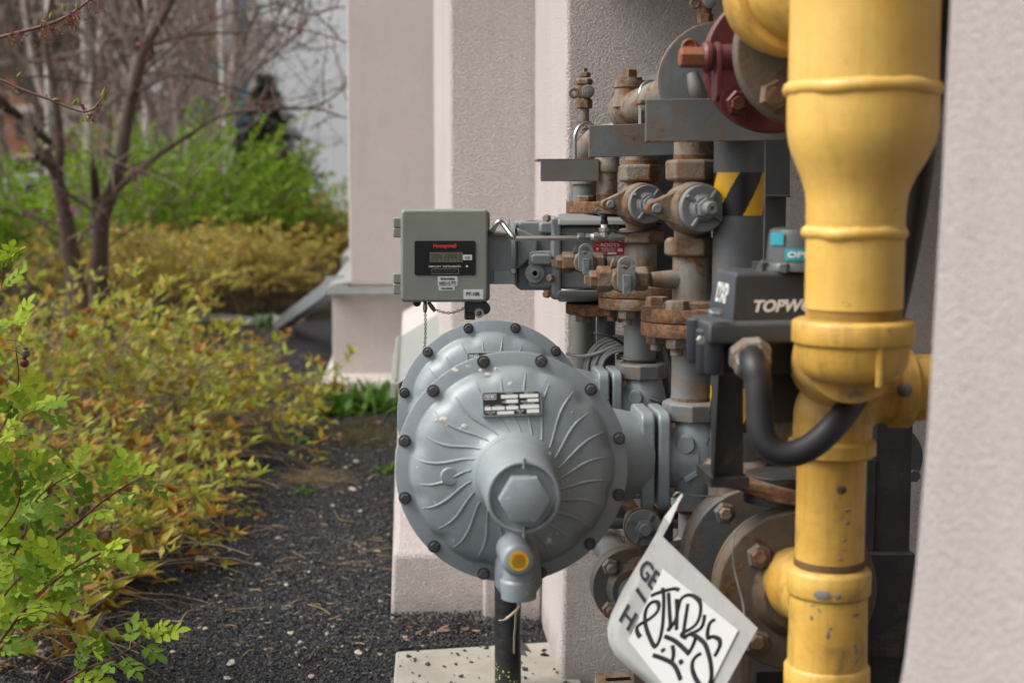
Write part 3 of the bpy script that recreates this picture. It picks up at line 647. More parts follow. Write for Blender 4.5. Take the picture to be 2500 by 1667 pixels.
# ---------------------------------------------------------------- rotary meter, corrector, brackets, risers
def P2(px, py, Y, s=0.0): return at(px, py, Y)
YM = 2.97
G = thing('gas_meter', 'blocky grey rotary gas meter between rusty flanges, beside the reading box', 'gas meter', at(1440, 740, YM))
def mb(name, boxes, mat, bev=.003, par=None):
    b = B()
    for x0, y0, x1, y1, Y, th in boxes: b.plate(x0, y0, x1, y1, Y, th)
    return b.build(name, M[mat], par or G, bevel=bev)
mb('meter_body', [(1366, 552, 1585, 706, YM - .075, .20)], 'meter', .006)
for ya, yb, yc, yd in ((522, 551, 557, 535), (737, 709, 700, 722)):
    pr_ = [at(1362, ya, YM - .06), at(1362, (ya + yb) / 2, YM - .095), at(1362, yb, YM - .10), at(1362, yb, YM + .10), at(1362, ya, YM + .10)]
    d = at(1600, ya, YM) - at(1364, ya, YM); B().prism(pr_, (d.x, 0, 0)).build('end_flange_block', M['meter'], G, bevel=.004)
mb('side_cover', [(1347, 530, 1371, 732, YM - .088, .19)], 'meter', .006)
b = B(); b.plate(1264, 541, 1350, 709, YM - .055, .14, 10); b.plate(1290, 612, 1352, 703, YM - .082, .10, 12); b.plate(1296, 620, 1350, 648, YM - .096, .10, 10); b.plate(1318, 542, 1352, 570, YM - .078, .10, 8)
b.prism([at(1262, 555, YM - .08), at(1315, 580, YM - .08), at(1312, 618, YM - .08), at(1262, 660, YM - .08)], (0, .05, 0)); b.build('gear_housing', M['meter'], G, bevel=.005)
c = at(1305, 667, YM - .084); b = B(); b.lathe(c, NY, [(0, .019), (.006, .0185)], 32); b.lathe(c + NY * .006, NY, [(0, .0098), (.005, .0092), (.005, .0052), (-.004, .005)], 24); b.build('oil_port', M['meter'], G)
b = B(); b.lathe(c + NY * .0025, NY, [(0, .0072), (.0005, .0072)], 20); b.box(c + NY * .004, .004, .004, .012); b.build('port_glass', M['pblack'], G)
for x, y in ((1338, 533), (1347, 678), (1338, 718)): bolt(at(x, y, YM - .09), V3((-.6, -.8, 0)), .0075, .011, M['rustp'], G)
mb('rusty_clip', [(1287, 539, 1308, 543, YM - .03, .02)], 'rust', 0)
c = at(1482, 507, YM); fr_ = sz(100, c)
for nm, y0, y1, mt in (('inlet_flange', 492, 521, 'rust'), ('outlet_flange', 738, 765, 'rust')):
    z1_, z0_ = at(1482, y0, YM).z, at(1482, y1, YM).z
    B().lathe((c.x, YM, z0_), ZU, [(0, fr_ * .98), (.002, fr_), (z1_ - z0_ - .002, fr_), (z1_ - z0_, fr_ * .98)], 48).build(nm, M[mt], G)
    for k in range(4):
        a = R(33 + 90 * k); p = (c.x + fr_ * .72 * math.cos(a), YM + fr_ * .72 * math.sin(a))
        if y0 < 600: bolt((p[0], p[1], z1_), ZU, .0175, .012, M['valve'], G)
        else: bolt((p[0], p[1], z0_), -ZU, .0175, .014, M['valve'], G)
# red tag on the meter body
yt = YM - .0775
b = B().plate(1449, 589, 1530, 622, yt, .002); rp = b.build('red_tag', M['redplate'], G)
b = B(); b.ptext('ROOTS', 1467, 594, 1512, 602, yt - .0004, bold=.02); b.ptext('MODEL 5M175   B Ser', 1468, 604.5, 1520, 608.5, yt - .0004); b.ptext('B/M M051623 -', 1470, 610, 1504, 614, yt - .0004); b.ptext('S/N -', 1470, 616, 1481, 620, yt - .0004); b.ptext('OIL FLOW', 1453, 597, 1463, 600, yt - .0004)
b.poly([(1455, 605), (1462, 605), (1458.5, 613)], yt - .0004, .0003); b.plate(1483, 616, 1505, 621, yt - .0004, .0003); b.plate(1508, 608, 1520, 614, yt - .0004, .0003)
b.build('lettering', M['white'], rp)

# --- volume corrector box
YB = 2.86
T = thing('reading_box', 'square grey instrument box with a black display panel and red heading', 'instrument box', at(1086, 740, YB))
b = B(); b.plate(978, 511, 1192, 738, YB, .045, 12, 6); b.build('box_door', M['boxg'], T, bevel=.006)
b = B(); b.plate(983, 515, 1196, 735, YB + .047, .10, 8, 5); b.build('box_body', M['boxg'], T, bevel=.003)
for y0, y1 in ((532, 556), (557, 580), (668, 692), (693, 718)):
    b = B(); b.plate(960, y0, 982, y1, YB + .006, .03, 3); b.build('hinge', M['boxg'], T, bevel=.003)
yp = YB - .0016
po = B().plate(1012, 588, 1161, 672, yp, .003, 5).build('display_panel', M['pblack'], T)
yl = yp - .0003
b = B(); b.ptext('Honeywell', 1058, 595, 1114, 608, yl, bold=.03); b.build('heading', M['redink'], po)
b = B(); b.ptext('MERCURY  INSTRUMENTS', 1047, 648.5, 1125, 653, yl, bold=.01); b.lathe(at(1140, 650, yl), NY, [(0, sz(2.6, at(1140, 650, yl))), (.0004, sz(2.6, at(1140, 650, yl)))], 14); b.build('lettering', M['label'], po)
b = B(); b.ptext('Rotary Corrector', 1060, 658.5, 1114, 666, yl); b.build('small_heading', M['dredink'], po)
b = B(); 
for q in ((1054, 656, 1120, 657), (1054, 667.5, 1120, 668.5), (1054, 656, 1055, 668.5), (1119, 656, 1120, 668.5)): b.plate(*q, yl, .0004)
b.build('frame_line', M['wiregrey'], po)
B().plate(1049, 616, 1130, 640, yl, .0006).build('lcd_window', M['lcd'], po)
SEG = {'0': 'abcdef', '1': 'bc', '3': 'abgcd', '4': 'fgbc'}
b = B(); yd = yl - .0003
for i, chn in enumerate('00413441'):
    x0 = 1053 + i * 9.2; xw = 6.4; y0, y1, ym = 619.5, 637, 628; t = 1.6
    for s_ in SEG[chn]:
        q = {'a': (x0, y0, x0 + xw, y0 + t), 'd': (x0, y1 - t, x0 + xw, y1), 'g': (x0, ym - t / 2, x0 + xw, ym + t / 2), 'f': (x0, y0, x0 + t, ym), 'e': (x0, ym, x0 + t, y1), 'b': (x0 + xw - t, y0, x0 + xw, ym), 'c': (x0 + xw - t, ym, x0 + xw, y1)}[s_]
        yd -= .000004; b.plate(*q, yd, .0002)
b.build('digits', M['lcdseg'], po)
def sticker(x0, y0, x1, y1, texts, rad=2):
    so_ = B().plate(x0, y0, x1, y1, YB - .0006, .001, rad).build('sticker', M['label'], T)
    b = B()
    for t_, q, bo in texts: b.ptext(t_, *q, YB - .0009, bold=bo)
    b.build('lettering', M['ink'], so_)
sticker(1130, 622, 1152, 635, []); 
s2 = B().plate(1130, 622, 1152.5, 635, yl, .0008, 2).build('sticker', M['label'], T); B().ptext('CCF', 1135, 626, 1147, 632, yl - .0003, bold=0).build('lettering', M['ink'], s2)
sticker(1069, 674.5, 1117, 698, [('Enbridge', (1076, 677, 1110, 685), .02), ('1005115 PTI', (1072, 687, 1113, 696), .01)])
sticker(1071, 699, 1110, 709.5, [('13218922', (1076, 701.5, 1106, 707), .02)])
sticker(1131.5, 706.5, 1180, 730, [('PT-100', (1138, 713, 1170, 722), .02)], 1)
b = B(); b.sphere(at(1018, 739, YB + .03), sz(10, at(1018, 739, YB)), 16); b.build('bottom_knob', M['black'], T)
b = B(); b.plate(1136, 737, 1190, 764, YB + .01, .03); b.plate(1135, 740, 1160, 781, YB + .014, .03); c = at(1182, 752, YB + .02); b.lathe(c, NY, [(0, sz(15, c)), (.012, sz(15, c))], 24); b.build('lock_bracket', M['black'], T, bevel=.002)
c = at(1170, 764, YB); B().lathe(c + V3((0, .02, 0)), NY, [(0, sz(12, c)), (.03, sz(11, c)), (.03, sz(6, c)), (.01, sz(5, c))], 24).build('lock_barrel', M['zinc'], T)
b = B(); b.plate(1190, 570, 1262, 694, YB + .03, .10, 3); b.plate(1196, 568, 1235, 575, YB + .02, .10, 2); b.plate(1205, 662, 1258, 694, YB + .022, .1, 2); b.build('mounting_neck', M['meter'], T, bevel=.004)
b = B(); c = at(1254, 612, YB + .06); b.lathe((at(1250, 612, YB).x, YB + .075, c.z), XR, [(0, sz(80, c)), (.008, sz(80, c))], 40); b.build('neck_flange', M['meter'], T, bevel=.001)
bolt(at(1253, 662, YB + .02), NY, .0055, .004, M['zinc'], T)
b = B(); b.add([at(1218, 578, YB + .028), at(1228, 571, YB + .026), at(1243, 570, YB + .025), at(1236, 577, YB + .027), at(1224, 583, YB + .028)], [(0, 1, 2, 3, 4)])
props(b.build('dead_leaf', plain('dry_leaf', (.27, .20, .11), .8)), 'small curled tan leaf stuck on the neck behind the reading box', 'leaf')
# chains
def chain(name, label, pts, n):
    pts = crom([V3(p) for p in pts], 14); L = [0]
    for i in range(1, len(pts)): L.append(L[-1] + (pts[i] - pts[i - 1]).length)
    T_ = thing(name, label, 'chain', pts[0])
    tg = B(); d = (pts[6] - pts[0]).normalized(); tg.tube([pts[0], pts[0] + d * .014, pts[0] + d * .022], [.0035, .0045, .0035], 10); tg.build('end_clip', M['black'], T_)
    mesh = None
    for k in range(n):
        s_ = .02 + (L[-1] - .02) * (k + .5) / n; i = max(1, min(len(L) - 1, int(np.searchsorted(L, s_)))); f = (s_ - L[i - 1]) / (L[i] - L[i - 1]); p = pts[i - 1].lerp(pts[i], f); d = (pts[i] - pts[i - 1]).normalized()
        u = d.cross(V3((0, 1, 0))).normalized(); w_ = d.cross(u); u = u if k % 2 else w_; h = (L[-1] - .02) / n * .66; b = B()
        b.tube([p + d * h * math.cos(a) + u * .0022 * math.sin(a) for a in [2 * math.pi * j / 10 for j in range(11)]], .0008, 5); b.build('link', CHM, T_)
CHM = plain('chain_brown_steel', (.075, .055, .035), .5, .6)
chain('seal_chain', 'short brown chain sagging sideways under the reading box', [at(1046, 738, YB + .01), at(1062, 755, YB + .005), at(1095, 764, YB), at(1122, 758, YB), at(1138, 748, YB + .012)], 14)
chain('seal_chain', 'brown chain hanging straight down from the reading box', [at(1038, 738, YB + .01), at(1038, 760, YB), at(1039, 800, YB), at(1037, 850, YB)], 16)

# --- stainless tube with fittings
T = thing('sensing_tube', 'bent shiny stainless tube between the reading box and the left plug valve', 'tube', at(1300, 581, YM - .10))
yt_ = 2.83
b = B(); b.tube([at(1190, 575, YB + .03), at(1203, 562, YB), at(1212, 547, YB - .01), at(1220, 541, YB - .012), at(1228, 547, YB - .012), at(1250, 576, yt_), at(1257, 581, yt_), at(1268, 582, yt_), at(1340, 581.5, yt_), at(1412, 581, yt_)], sz(6.2, at(1300, 581, yt_)), 14, 5); b.build('bent_tube', M['steel'], T)
def xp(x): return V3((at(x, 579, yt_).x, yt_, at(1440, 579, yt_).z))
b = B(); b.lathe(xp(1410), XR, [(0, .0065), (.001, .0088), (.012, .0088), (.0135, .0075)], 6); b.lathe(xp(1431), XR, [(0, .0075), (.007, .0075)], 6); b.lathe(xp(1428), XR, [(0, .0045), (.02, .0045)], 12); b.build('compression_nut', M['zinc'], T)
b = B(); b.lathe(xp(1441), XR, [(0, .0062), (.012, .0062)], 14); c = xp(1475); b.lathe(c + ZU * .016, ZU, [(0, .0062), (.009, .0062)], 14); b.lathe(xp(1493), XR, [(0, .0062), (.006, .0062)], 14); b.build('thread_tape', M['white'], T)
b = B(); b.lathe(xp(1449), XR, [(0, .0095), (.009, .0095), (.010, .0078), (.030, .0078), (.031, .0092), (.040, .0092)], 8, .3); b.lathe(xp(1475), ZU, [(0, .009), (.010, .0085), (.011, .0105), (.018, .0105)], 8); b.lathe(xp(1490), XR, [(0, .007), (.03, .007)], 14); b.build('tee', M['zinc'], T)
b = B(); b.lathe(xp(1475) + ZU * .025, ZU, [(0, .0075), (.006, .0075), (.007, .0062), (.016, .0062), (.017, .005)], 12); b.build('cap', M['pblack'], T)
b = B(); b.tube([xp(1475) + ZU * .04, at(1470, 527, yt_), at(1458, 521, yt_), at(1455, 512, yt_ - .005), at(1462, 508, yt_)], .0011, 6, 4); b.build('wire_loop', M['blue'], T)

# --- risers behind
T = thing('gas_riser', 'dark grey riser pipe with a top elbow standing behind the meter', 'pipe', at(1428, 900, 3.13))
Yr = 3.13; X = at(1427, 600, Yr).x; z_ = lambda y: at(1427, y, Yr).z; r_ = sz(29, V3((X, Yr, 1)))
b = B(); b.cyl((X, Yr, z_(1200)), (X, Yr, z_(440)), r_); b.tube([(X, Yr, z_(1190)), (X + .01, Yr, z_(1235)), (X + .05, Yr, z_(1262)), (X + .30, Yr, z_(1265))], r_, 24, 5); b.build('riser_pipe', M['grey'], T)
b = B(); re = r_ * 1.18; b.tube([(X, Yr, z_(450)), (X, Yr, z_(400)), (X + .004, Yr - .01, z_(375)), (X + .015, Yr - .06, z_(350)), (X + .035, Yr - .14, z_(342)), (X + .06, Yr - .20, z_(342))], re, 26, 5); b.build('elbow', M['greyl'], T)
b = B(); b.cyl((X + .030, Yr - .12, z_(342)), (X + .22, Yr - .30, z_(342)), r_ * 1.0); b.build('branch_pipe', M['grey'], T)
T = thing('meter_inlet_pipe', 'short grey pipe with a collar entering the top flange of the meter', 'pipe', at(1482, 492, YM))
X = at(1482, 450, YM).x; z_ = lambda y: at(1482, y, YM).z; r_ = sz(25.5, V3((X, YM, 1)))
b = B(); b.cyl((X, YM, z_(494)), (X, YM, z_(330)), r_); b.build('pipe_length', M['greyl'], T)
b = B(); b.lathe((X, YM, z_(420)), ZU, [(0, r_ * 1.2), (.003, r_ * 1.26), (.014, r_ * 1.26), (.017, r_ * 1.16), (.06, r_ * 1.12)], 32); b.build('coupling', M['greyl'], T)
b = B(); thread(b, (X, YM), z_(490), z_(474), r_ * 1.04); b.build('pipe_thread', M['rust'], T)
T = thing('meter_outlet_pipe', 'dark grey pipe dropping below the meter behind coiled cables', 'pipe', at(1482, 900, YM))
b = B(); b.cyl((X, YM, z_(1190)), (X, YM, z_(766)), r_ * .9); b.tube([(X, YM, z_(1185)), (X + .01, YM, z_(1220)), (X + .05, YM, z_(1245)), (X + .30, YM, z_(1246))], r_ * .9, 24, 5); b.build('pipe_length', M['dark'], T)

# --- small petcock on the left elbow
def small_cock(label, pxc, ys_, Y, k=1.0, name='petcock_valve', lugside=-1):
    T = thing(name, label, 'valve', at(pxc, ys_[-1], Y)); X = at(pxc, 230, Y).x; z = lambda y: at(pxc, y, Y).z; s_ = lambda p: sz(p, V3((X, Y, 1)))
    y = ys_
    b = B()
    b.lathe((X, Y, z(y[2])), ZU, [(0, s_(15)), (z(y[1]) - z(y[2]), s_(15)), (z(y[1]) - z(y[2]) + .001, s_(12))], 6, .3) 
    b.lathe((X, Y, z(y[3])), ZU, [(0, s_(17)), (.002, s_(20.5)), (z(y[2]) - z(y[3]) - .006, s_(20.5)), (z(y[2]) - z(y[3]) - .003, s_(16))], 6, .25)
    b.lathe((X, Y, z(y[5])), ZU, [(0, s_(16)), (.002, s_(20)), (z(y[4]) - z(y[5]) - .002, s_(20)), (z(y[4]) - z(y[5]), s_(16))], 6, .25)
    b.lathe((X, Y, z(y[4]) - .004), ZU, [(0, s_(13)), (.006, s_(15)), ((z(y[3]) - z(y[4])) * .5, s_(18)), (z(y[3]) - z(y[4]) + .006, s_(14))], 24)
    b.lathe((X + s_(5), Y, z((y[3] + y[4]) / 2)), NY, [(0, s_(17)), (s_(22), s_(16.5))], 24)
    b.build('cock_body', M['valve'], T, bevel=.0015)
    b = B(); b.lathe((X, Y, z(y[1])), ZU, [(0, s_(8)), (z(y[0]) - z(y[1]), s_(7.2))], 4, .3); b.build('square_plug', M['valve'], T)
    b = B(); c = V3((X + s_(6), Y - s_(22), z((y[3] + y[4]) / 2))); b.lathe(c, NY, [(0, s_(15)), (s_(4), s_(14)), (s_(4), s_(10.5)), (s_(9), s_(10)), (s_(9), s_(5)), (s_(12), s_(4.5)), (s_(12), s_(1.5))], 24); b.build('stem_cover', M['disc'], T)
    b = B(); c = V3((X + lugside * s_(27), Y - s_(10), z((y[3] + y[4]) / 2 + 3))); b.torus(c, NY, s_(9.5), s_(4.2), 22, 8); b.box(c + V3((-lugside * s_(17), 0, s_(2))), s_(16), s_(7), s_(20), Matrix.Rotation(R(lugside * 18), 3, 'Y')); b.build('lug_ring', M['valve'], T)
    b = B(); b.cyl((X, Y, z(y[7])), (X, Y, z(y[5])), s_(11)); b.lathe((X, Y, z(y[7])), ZU, [(0, s_(16)), (z(y[6]) - z(y[7]), s_(16.5))], 18); b.build('nipple', M['greyl'], T)
    return T
small_cock('small rusty petcock standing upright on the left pipe elbow', 1427, [167, 178, 189, 208, 242, 266, 297, 326], 3.09)
small_cock('greasy petcock at the top edge, above the big grey flange', 1719, [-80, -62, -44, -18, 34, 62, 66, 95], 2.58, 1.0)
# --- tee with plug and header pipe toward the flange
T = thing('header_pipe', 'horizontal grey header pipe with a rusty plugged tee, clamped to the second bracket', 'pipe', at(1556, 300, 2.80))
Yh = 2.80; b = B(); c0 = at(1553, 262, Yh); e1 = at(1690, 205, 2.56); r_ = sz(42, c0)
b.cyl(c0 + V3((-.01, .01, -.005)), e1, r_ * .97); b.build('pipe_length', M['greyl'], T)
b = B(); a_ = (e1 - c0).normalized(); b.lathe(c0 - a_ * .055, a_, [(0, r_ * .7), (.004, r_ * 1.12), (.020, r_ * 1.2), (.052, r_ * 1.2), (.062, r_ * 1.05)], 34)
zt_ = at(1556, 214, Yh).z; b.lathe((c0.x - .012, c0.y, c0.z), ZU, [(0, r_), (zt_ - c0.z - .002, r_ * .85), (zt_ - c0.z, r_ * .95), (zt_ - c0.z + .012, r_ * .95)], 30); b.build('tee_fitting', M['greyl'], T)
b = B(); b.lathe((c0.x - .012, c0.y, zt_ + .012), ZU, [(0, r_ * .72), (.006, r_ * .70)], 24); b.lathe((c0.x - .012, c0.y, zt_ + .016), ZU, [(0, .0135), (.017, .0125)], 4, .35); b.build('square_plug', M['rust'], T)
def ubolt(label, c, ax, R0, legs, tag):
    T_ = thing('u_bolt', label, 'u-bolt', c); b = B(); b.torus(c, ax, R0, .0042, 22, 8, 0, 180)
    ax_, u, w_ = basis(ax)
    for s__ in (1, -1): b.cyl(c + u * R0 * s__, c + u * R0 * s__ - ZU * legs, .0042, n=8)
    b.build('clamp_rod', M['zinc'], T_); return T_
ubolt('thin shiny u-bolt round the header pipe above the second bracket', at(1600, 243, 2.72), V3((.5, -.85, .35)), r_ * 1.06, .07, 1)
ubolt('thin u-bolt round the elbow beside the second bracket', at(1432, 340, 3.0), V3((.55, -.83, 0)), .031, .05, 1)
b = None
# --- brackets (angle steel)
def bracket(label, x0, y0, x1, y1, Y, dz=0):
    T = thing('angle_bracket', label, 'bracket', at((x0 + x1) / 2, y1, Y), 'grey steel angle brackets')
    a, c = at(x0, y0, Y), at(x1, y1 - dz, Y); b = B()
    dzv = at(x1, y0 - dz, Y).z - a.z
    b.prism([a, V3((c.x, Y - .004, a.z + dzv)), V3((c.x, Y - .004, c.z)), V3((a.x, Y, at(x0, y1, Y).z))], (0, .006, 0))
    b.prism([a + V3((-.006, .0062, 0)), V3((c.x, Y + .0022, a.z + dzv)), V3((c.x, Y + .065, a.z + dzv)), V3((a.x - .006, Y + .07, a.z))], (0, 0, -.005))
    b.build('angle_section', M['bracket'], T, bevel=.0012); return T
bracket('lowest of the grey brackets, sticking out left of the risers above the meter', 1320, 388, 1462, 443, 2.95)
bracket('middle grey angle bracket with rusty edges, above the left plug valve', 1438, 307, 1660, 386, 2.68, 8)
bracket('large grey bracket in front of the big round flange, above the right plug valve', 1577, 243, 1925, 348, 2.20, 5)

# --- strut posts behind
T = thing('strut_post', 'dark grey strut post standing between the two plug valves', 'post', at(1630, 900, 3.02)); b = B(); b.b2((at(1602, 600, 3.0).x, 3.0, 0), (at(1652, 600, 3.0).x, 3.04, at(1620, 330, 3.0).z)); b.build('post_section', M['dark'], T, bevel=.002)
T = thing('strut_post', 'dark channel post with a bolted plate right of the tape-striped post', 'post', at(1893, 900, 2.45)); b = B(); b.b2((at(1865, 600, 2.42).x, 2.42, 0), (at(1918, 600, 2.42).x, 2.47, at(1890, 380, 2.42).z)); b.build('post_section', M['dark'], T, bevel=.002)
b = B(); b.plate(1868, 300, 1929, 480, 2.40, .016); b.plate(1868, 476, 1931, 482, 2.392, .02); b.build('bolted_plate', M['dark'], T, bevel=.001)
T = thing('strut_post', 'black strut post low behind the yellow tee with a wider sleeve', 'post', at(2175, 1650, 2.30)); b = B(); b.b2((at(2134, 1300, 2.28).x, 2.28, -.0), (at(2222, 1300, 2.28).x, 2.34, at(2170, 930, 2.28).z)); b.b2((at(2112, 1300, 2.28).x, 2.275, 0), (at(2133, 1300, 2.28).x, 2.33, at(2170, 1120, 2.28).z)); b.build('post_section', M['blackp'], T, bevel=.002)
b = B(); b.plate(2108, 1352, 2236, 1606, 2.26, .09); b.build('sleeve', M['blackp'], T, bevel=.002)
T = thing('strut_channel', 'worn slotted steel channel at the foot of the wall below the white sign', 'channel', at(1560, 1667, 2.85))
b = B(); b.prism([at(1452, 1643, 2.85), at(1700, 1628, 2.85), at(1700, 1690, 2.80), at(1456, 1700, 2.80)], (0, .004, -.03)); b.build('channel_face', M['valve'], T, bevel=.002); b = B(); b.prism([at(1478, 1654, 2.836), at(1640, 1645, 2.836), at(1640, 1651, 2.833), at(1480, 1661, 2.833)], (0, -.002, 0)); b.build('slot', M['pblack'], T)
T = thing('base_channel', 'black steel base channel under the large lower flange', 'channel', at(1800, 1667, 2.4)); b = B(); b.b2((at(1655, 1660, 2.36).x, 2.36, .08), (at(2100, 1660, 2.36).x, 2.42, at(1800, 1640, 2.36).z)); b.b2((at(1660, 1660, 2.36).x, 2.37, at(1800, 1640, 2.36).z), (at(1702, 1660, 2.36).x, 2.41, at(1800, 1615, 2.36).z)); b.b2((at(1835, 1660, 2.5).x, 2.45, .0), (at(1935, 1660, 2.5).x, 2.5, at(1800, 1575, 2.5).z)); b.build('channel_section', M['blackp'], T, bevel=.002)
T = thing('grey_conduit_body', 'small grey fitting and pipe between the white sign and the large lower flange', 'pipe', at(1680, 1500, 2.55)); b = B(); b.plate(1652, 1208, 1722, 1250, 2.52, .06); X = at(1680, 1350, 2.55).x; b.cyl((X, 2.55, .0), (X, 2.55, at(1680, 1250, 2.55).z), .018); b.lathe((X, 2.55, at(1680, 1350, 2.55).z), ZU, [(0, .026), (.02, .028), (.03, .02)], 20); b.build('pipe_length', M['grey'], T, bevel=.002)

# --- tape-striped post
Yp = 2.24; T = thing('striped_post', 'round grey post with black and yellow hazard tape in front of the right valve', 'post', at(1802, 900, Yp + .04)); Yc = Yp + .038
X = at(1803, 480, Yc).x; r_ = sz(61, V3((X, Yc, 1))); z_ = lambda y: at(1803, y, Yp).z
b = B(); b.cyl((X, Yc, z_(1140)), (X, Yc, z_(340)), r_, n=48); b.build('post_tube', M['postg'], T)
b = B(); b.cyl((X, Yc, 0), (X, Yc, z_(1172)), r_ * 1.05, n=40); b.lathe((X, Yc, z_(1172)), ZU, [(0, r_ * 1.28), (.02, r_ * 1.30), (.028, r_ * 1.1)], 40); b.build('post_collar', M['greyl'], T)
def helix_tape(y0, y1, frac):
    n, m = 64, 10; rows_k = []; rk, ry = [], []
    zt_, zb_ = z_(y0), z_(y1)
    bk, by = B(), B(); rr = r_ * 1.012; seg = 220; H = zt_ - zb_
    def q(b, a0, a1, f0a, f1a, f0b, f1b):
        p = lambda a, f: V3((X + rr * math.cos(a), Yc + rr * math.sin(a), zb_ + H * f)); b.add([p(a0, f0a), p(a1, f0b), p(a1, f1b), p(a0, f1a)], [(0, 1, 2, 3)])
    for i in range(seg):
        a0, a1 = 2 * math.pi * i / seg, 2 * math.pi * (i + 1) / seg
        for k in range(14):
            # stripes advance with angle
            pass
    per = 2 * math.pi / 3.0
    def ph(a, f): return ((a - f * .95 + frac) / per) % 1.0
    for i in range(seg):
        for j in range(24):
            a0, a1 = 2 * math.pi * i / seg, 2 * math.pi * (i + 1) / seg; f0, f1 = j / 24, (j + 1) / 24
            q(bk if ph((a0 + a1) / 2, (f0 + f1) / 2) < .52 else by, a0, a1, f0, f1, f0, f1)
    o1 = bk.build('black_tape', M['tapeb'], T); o2 = by.build('yellow_tape', M['tapey'], T); return o1
helix_tape(421, 527, .62); helix_tape(948, 1056, 1.65)

# --- flanged valve line at the top right (along the wall)
def disc_at(T, name, px, py, Y, Rpx, th, mat, n=72, bev=.0025, prof=None):
    c = at(px, py, Y); r = sz(Rpx, c); b = B(); b.lathe(c + V3((0, th, 0)), NY, prof(r, th) if prof else [(0, r), (th, r)], n); o = b.build(name, M[mat], T, bevel=bev); return c, r
T = thing('round_flange', 'big round grey flange plate behind the red one at the top', 'flange', at(1750, 205, 2.56))
c, r = disc_at(T, 'flange_plate', 1752, 202, 2.54, 146, .028, 'grey', prof=lambda r, t: [(0, r * .97), (t * .3, r * .975), (t * .35, r), (t, r * 1.0), (t + .002, r * .985)])
b = B(); b.torus(c + V3((0, .001, 0)), NY, r * .978, .0030, 64, 6); b.build('rusty_rim', M['rust'], T)
b = B(); b.cyl(c, c + V3((-.02, .5, 0)), r * .5); b.build('hub_pipe', M['dark'], T)
b = B(); cc = at(1684, 116, 2.50); b.torus(cc, NY, sz(17, cc), sz(5, cc), 24, 8); b.lathe(cc + V3((.004, .03, 0)), NY, [(0, sz(20, cc)), (.03, sz(20, cc))], 6); b.build('lifting_eye', M['orust'], T)
b = B(); b.tube([at(1690, 180, 2.525), at(1700, 220, 2.52), at(1712, 250, 2.525)], [.01, .014, .01], 12, 3); b.build('casting_rib', M['grey'], T)
T = thing('red_flange', 'dark red oxide line flange with bolts, next to the yellow pipe', 'flange', at(1890, 320, 2.1))
c, r = disc_at(T, 'flange_plate', 1890, 152, 2.08, 172, .03, 'red', prof=lambda r, t: [(0, r * .99), (t * .25, r * .965), (t * .32, r), (t, r), (t + .003, r * .98)])
b = B(); b.cyl(c + V3((0, .03, 0)), c + V3((0, .30, 0)), r * .30); b.build('valve_barrel', M['greyl'], T)
bolt(at(1800, 253, 2.073), NY, sz(32, at(1800, 253, 2.07)), .012, M['red'], T, .003, .014, 'stud_nut'); bolt(at(1800, 253, 2.047), NY, sz(17, at(1800, 253, 2.05)), .010, M['orust'], T, 0, 0, 'stud', 0.5)
yj = 2.02; zj = at(1720, 141, yj).z; xj = lambda x: at(x, 141, yj).x
b = B(); b.lathe((xj(1755), yj, zj), XR, [(0, sz(32, at(1750, 141, yj))), (xj(1835) - xj(1755), sz(33, at(1750, 141, yj)))], 28); b.lathe((xj(1745), yj, zj), XR, [(0, .012), (.03, .012)], 20); b.build('jack_barrel', M['red'], T)
b = B(); c = at(1748, 165, yj); pts = [(xj(1744), yj + math.cos(R(a)) * .020, zj - .012 * (1 if a > 180 else 0) + math.sin(R(a)) * .021 - (.028 if a > 200 and a < 340 else 0)) for a in range(0, 360, 24)]; b.prism(pts, (.0065, 0, 0)); b.build('ear_plate', M['red'], T, bevel=.001)
b = B(); b.lathe((xj(1714), yj, zj), XR, [(0, .018), (.004, .0215), (.010, .0215), (.013, .018)], 30); b.lathe((xj(1732), yj, zj), XR, [(0, .018), (.004, .018)], 30); b.build('washer', M['red'], T)
b = B(); b.lathe((xj(1659), yj, zj), XR, [(0, .0125), (.002, .0145), (xj(1714) - xj(1659), .0145)], 6, R(12)); b.build('jack_bolt', M['orust'], T)
T = thing('pipe_flange', 'nearest brown worn flange at the top, half hidden by the thick yellow pipe', 'flange', at(1975, 300, 1.95))
c, r = disc_at(T, 'flange_plate', 1980, 124, 1.945, 185, .028, 'brownfl', prof=lambda r, t: [(0, r * .985), (.003, r), (t - .003, r), (t, r * .985)])
bolt(at(1888, 235, 1.94), NY, sz(38, at(1888, 235, 1.94)), .02, M['rust'], T, .0, .004, 'nut', .6); bolt(at(1885, 20, 1.94), NY, sz(38, at(1888, 235, 1.94)), .02, M['rustp'], T, .0, .004, 'nut', .6)

# --- lower flanged ball valve
T = thing('ball_valve', 'large flanged valve with black neck under the switch box', 'valve', at(1900, 1660, 2.2))
disc_at(T, 'far_flange', 1850, 1362, 2.23, 176, .028, 'darkrust', prof=lambda r, t: [(-.025, r), (-.006, r), (-.005, r * .975), (.001, r * .975), (.002, r), (t, r), (t + .002, r * .98)])
c, r = disc_at(T, 'near_flange', 1946, 1442, 2.045, 199, .028, 'brownfl', prof=lambda r, t: [(-.016, r * .99), (-.004, r), (-.003, r * .965), (0, r * .965), (.001, r), (t, r), (t + .003, r * .975)])
b = B(); b.torus(c + V3((0, .001, 0)), NY, r * .972, .0032, 64, 6); b.build('rusty_rim', M['rust'], T)
b = B(); b.lathe(c, NY, [(0, r * .58), (.006, r * .56), (.02, r * .45)], 48); b.build('flange_hub', M['brownfl'], T)
b = B(); b.cyl(c + V3((0, .03, 0)), c + V3((-.0, .20, 0)), r * .52, n=48); b.build('valve_body', M['dark'], T)
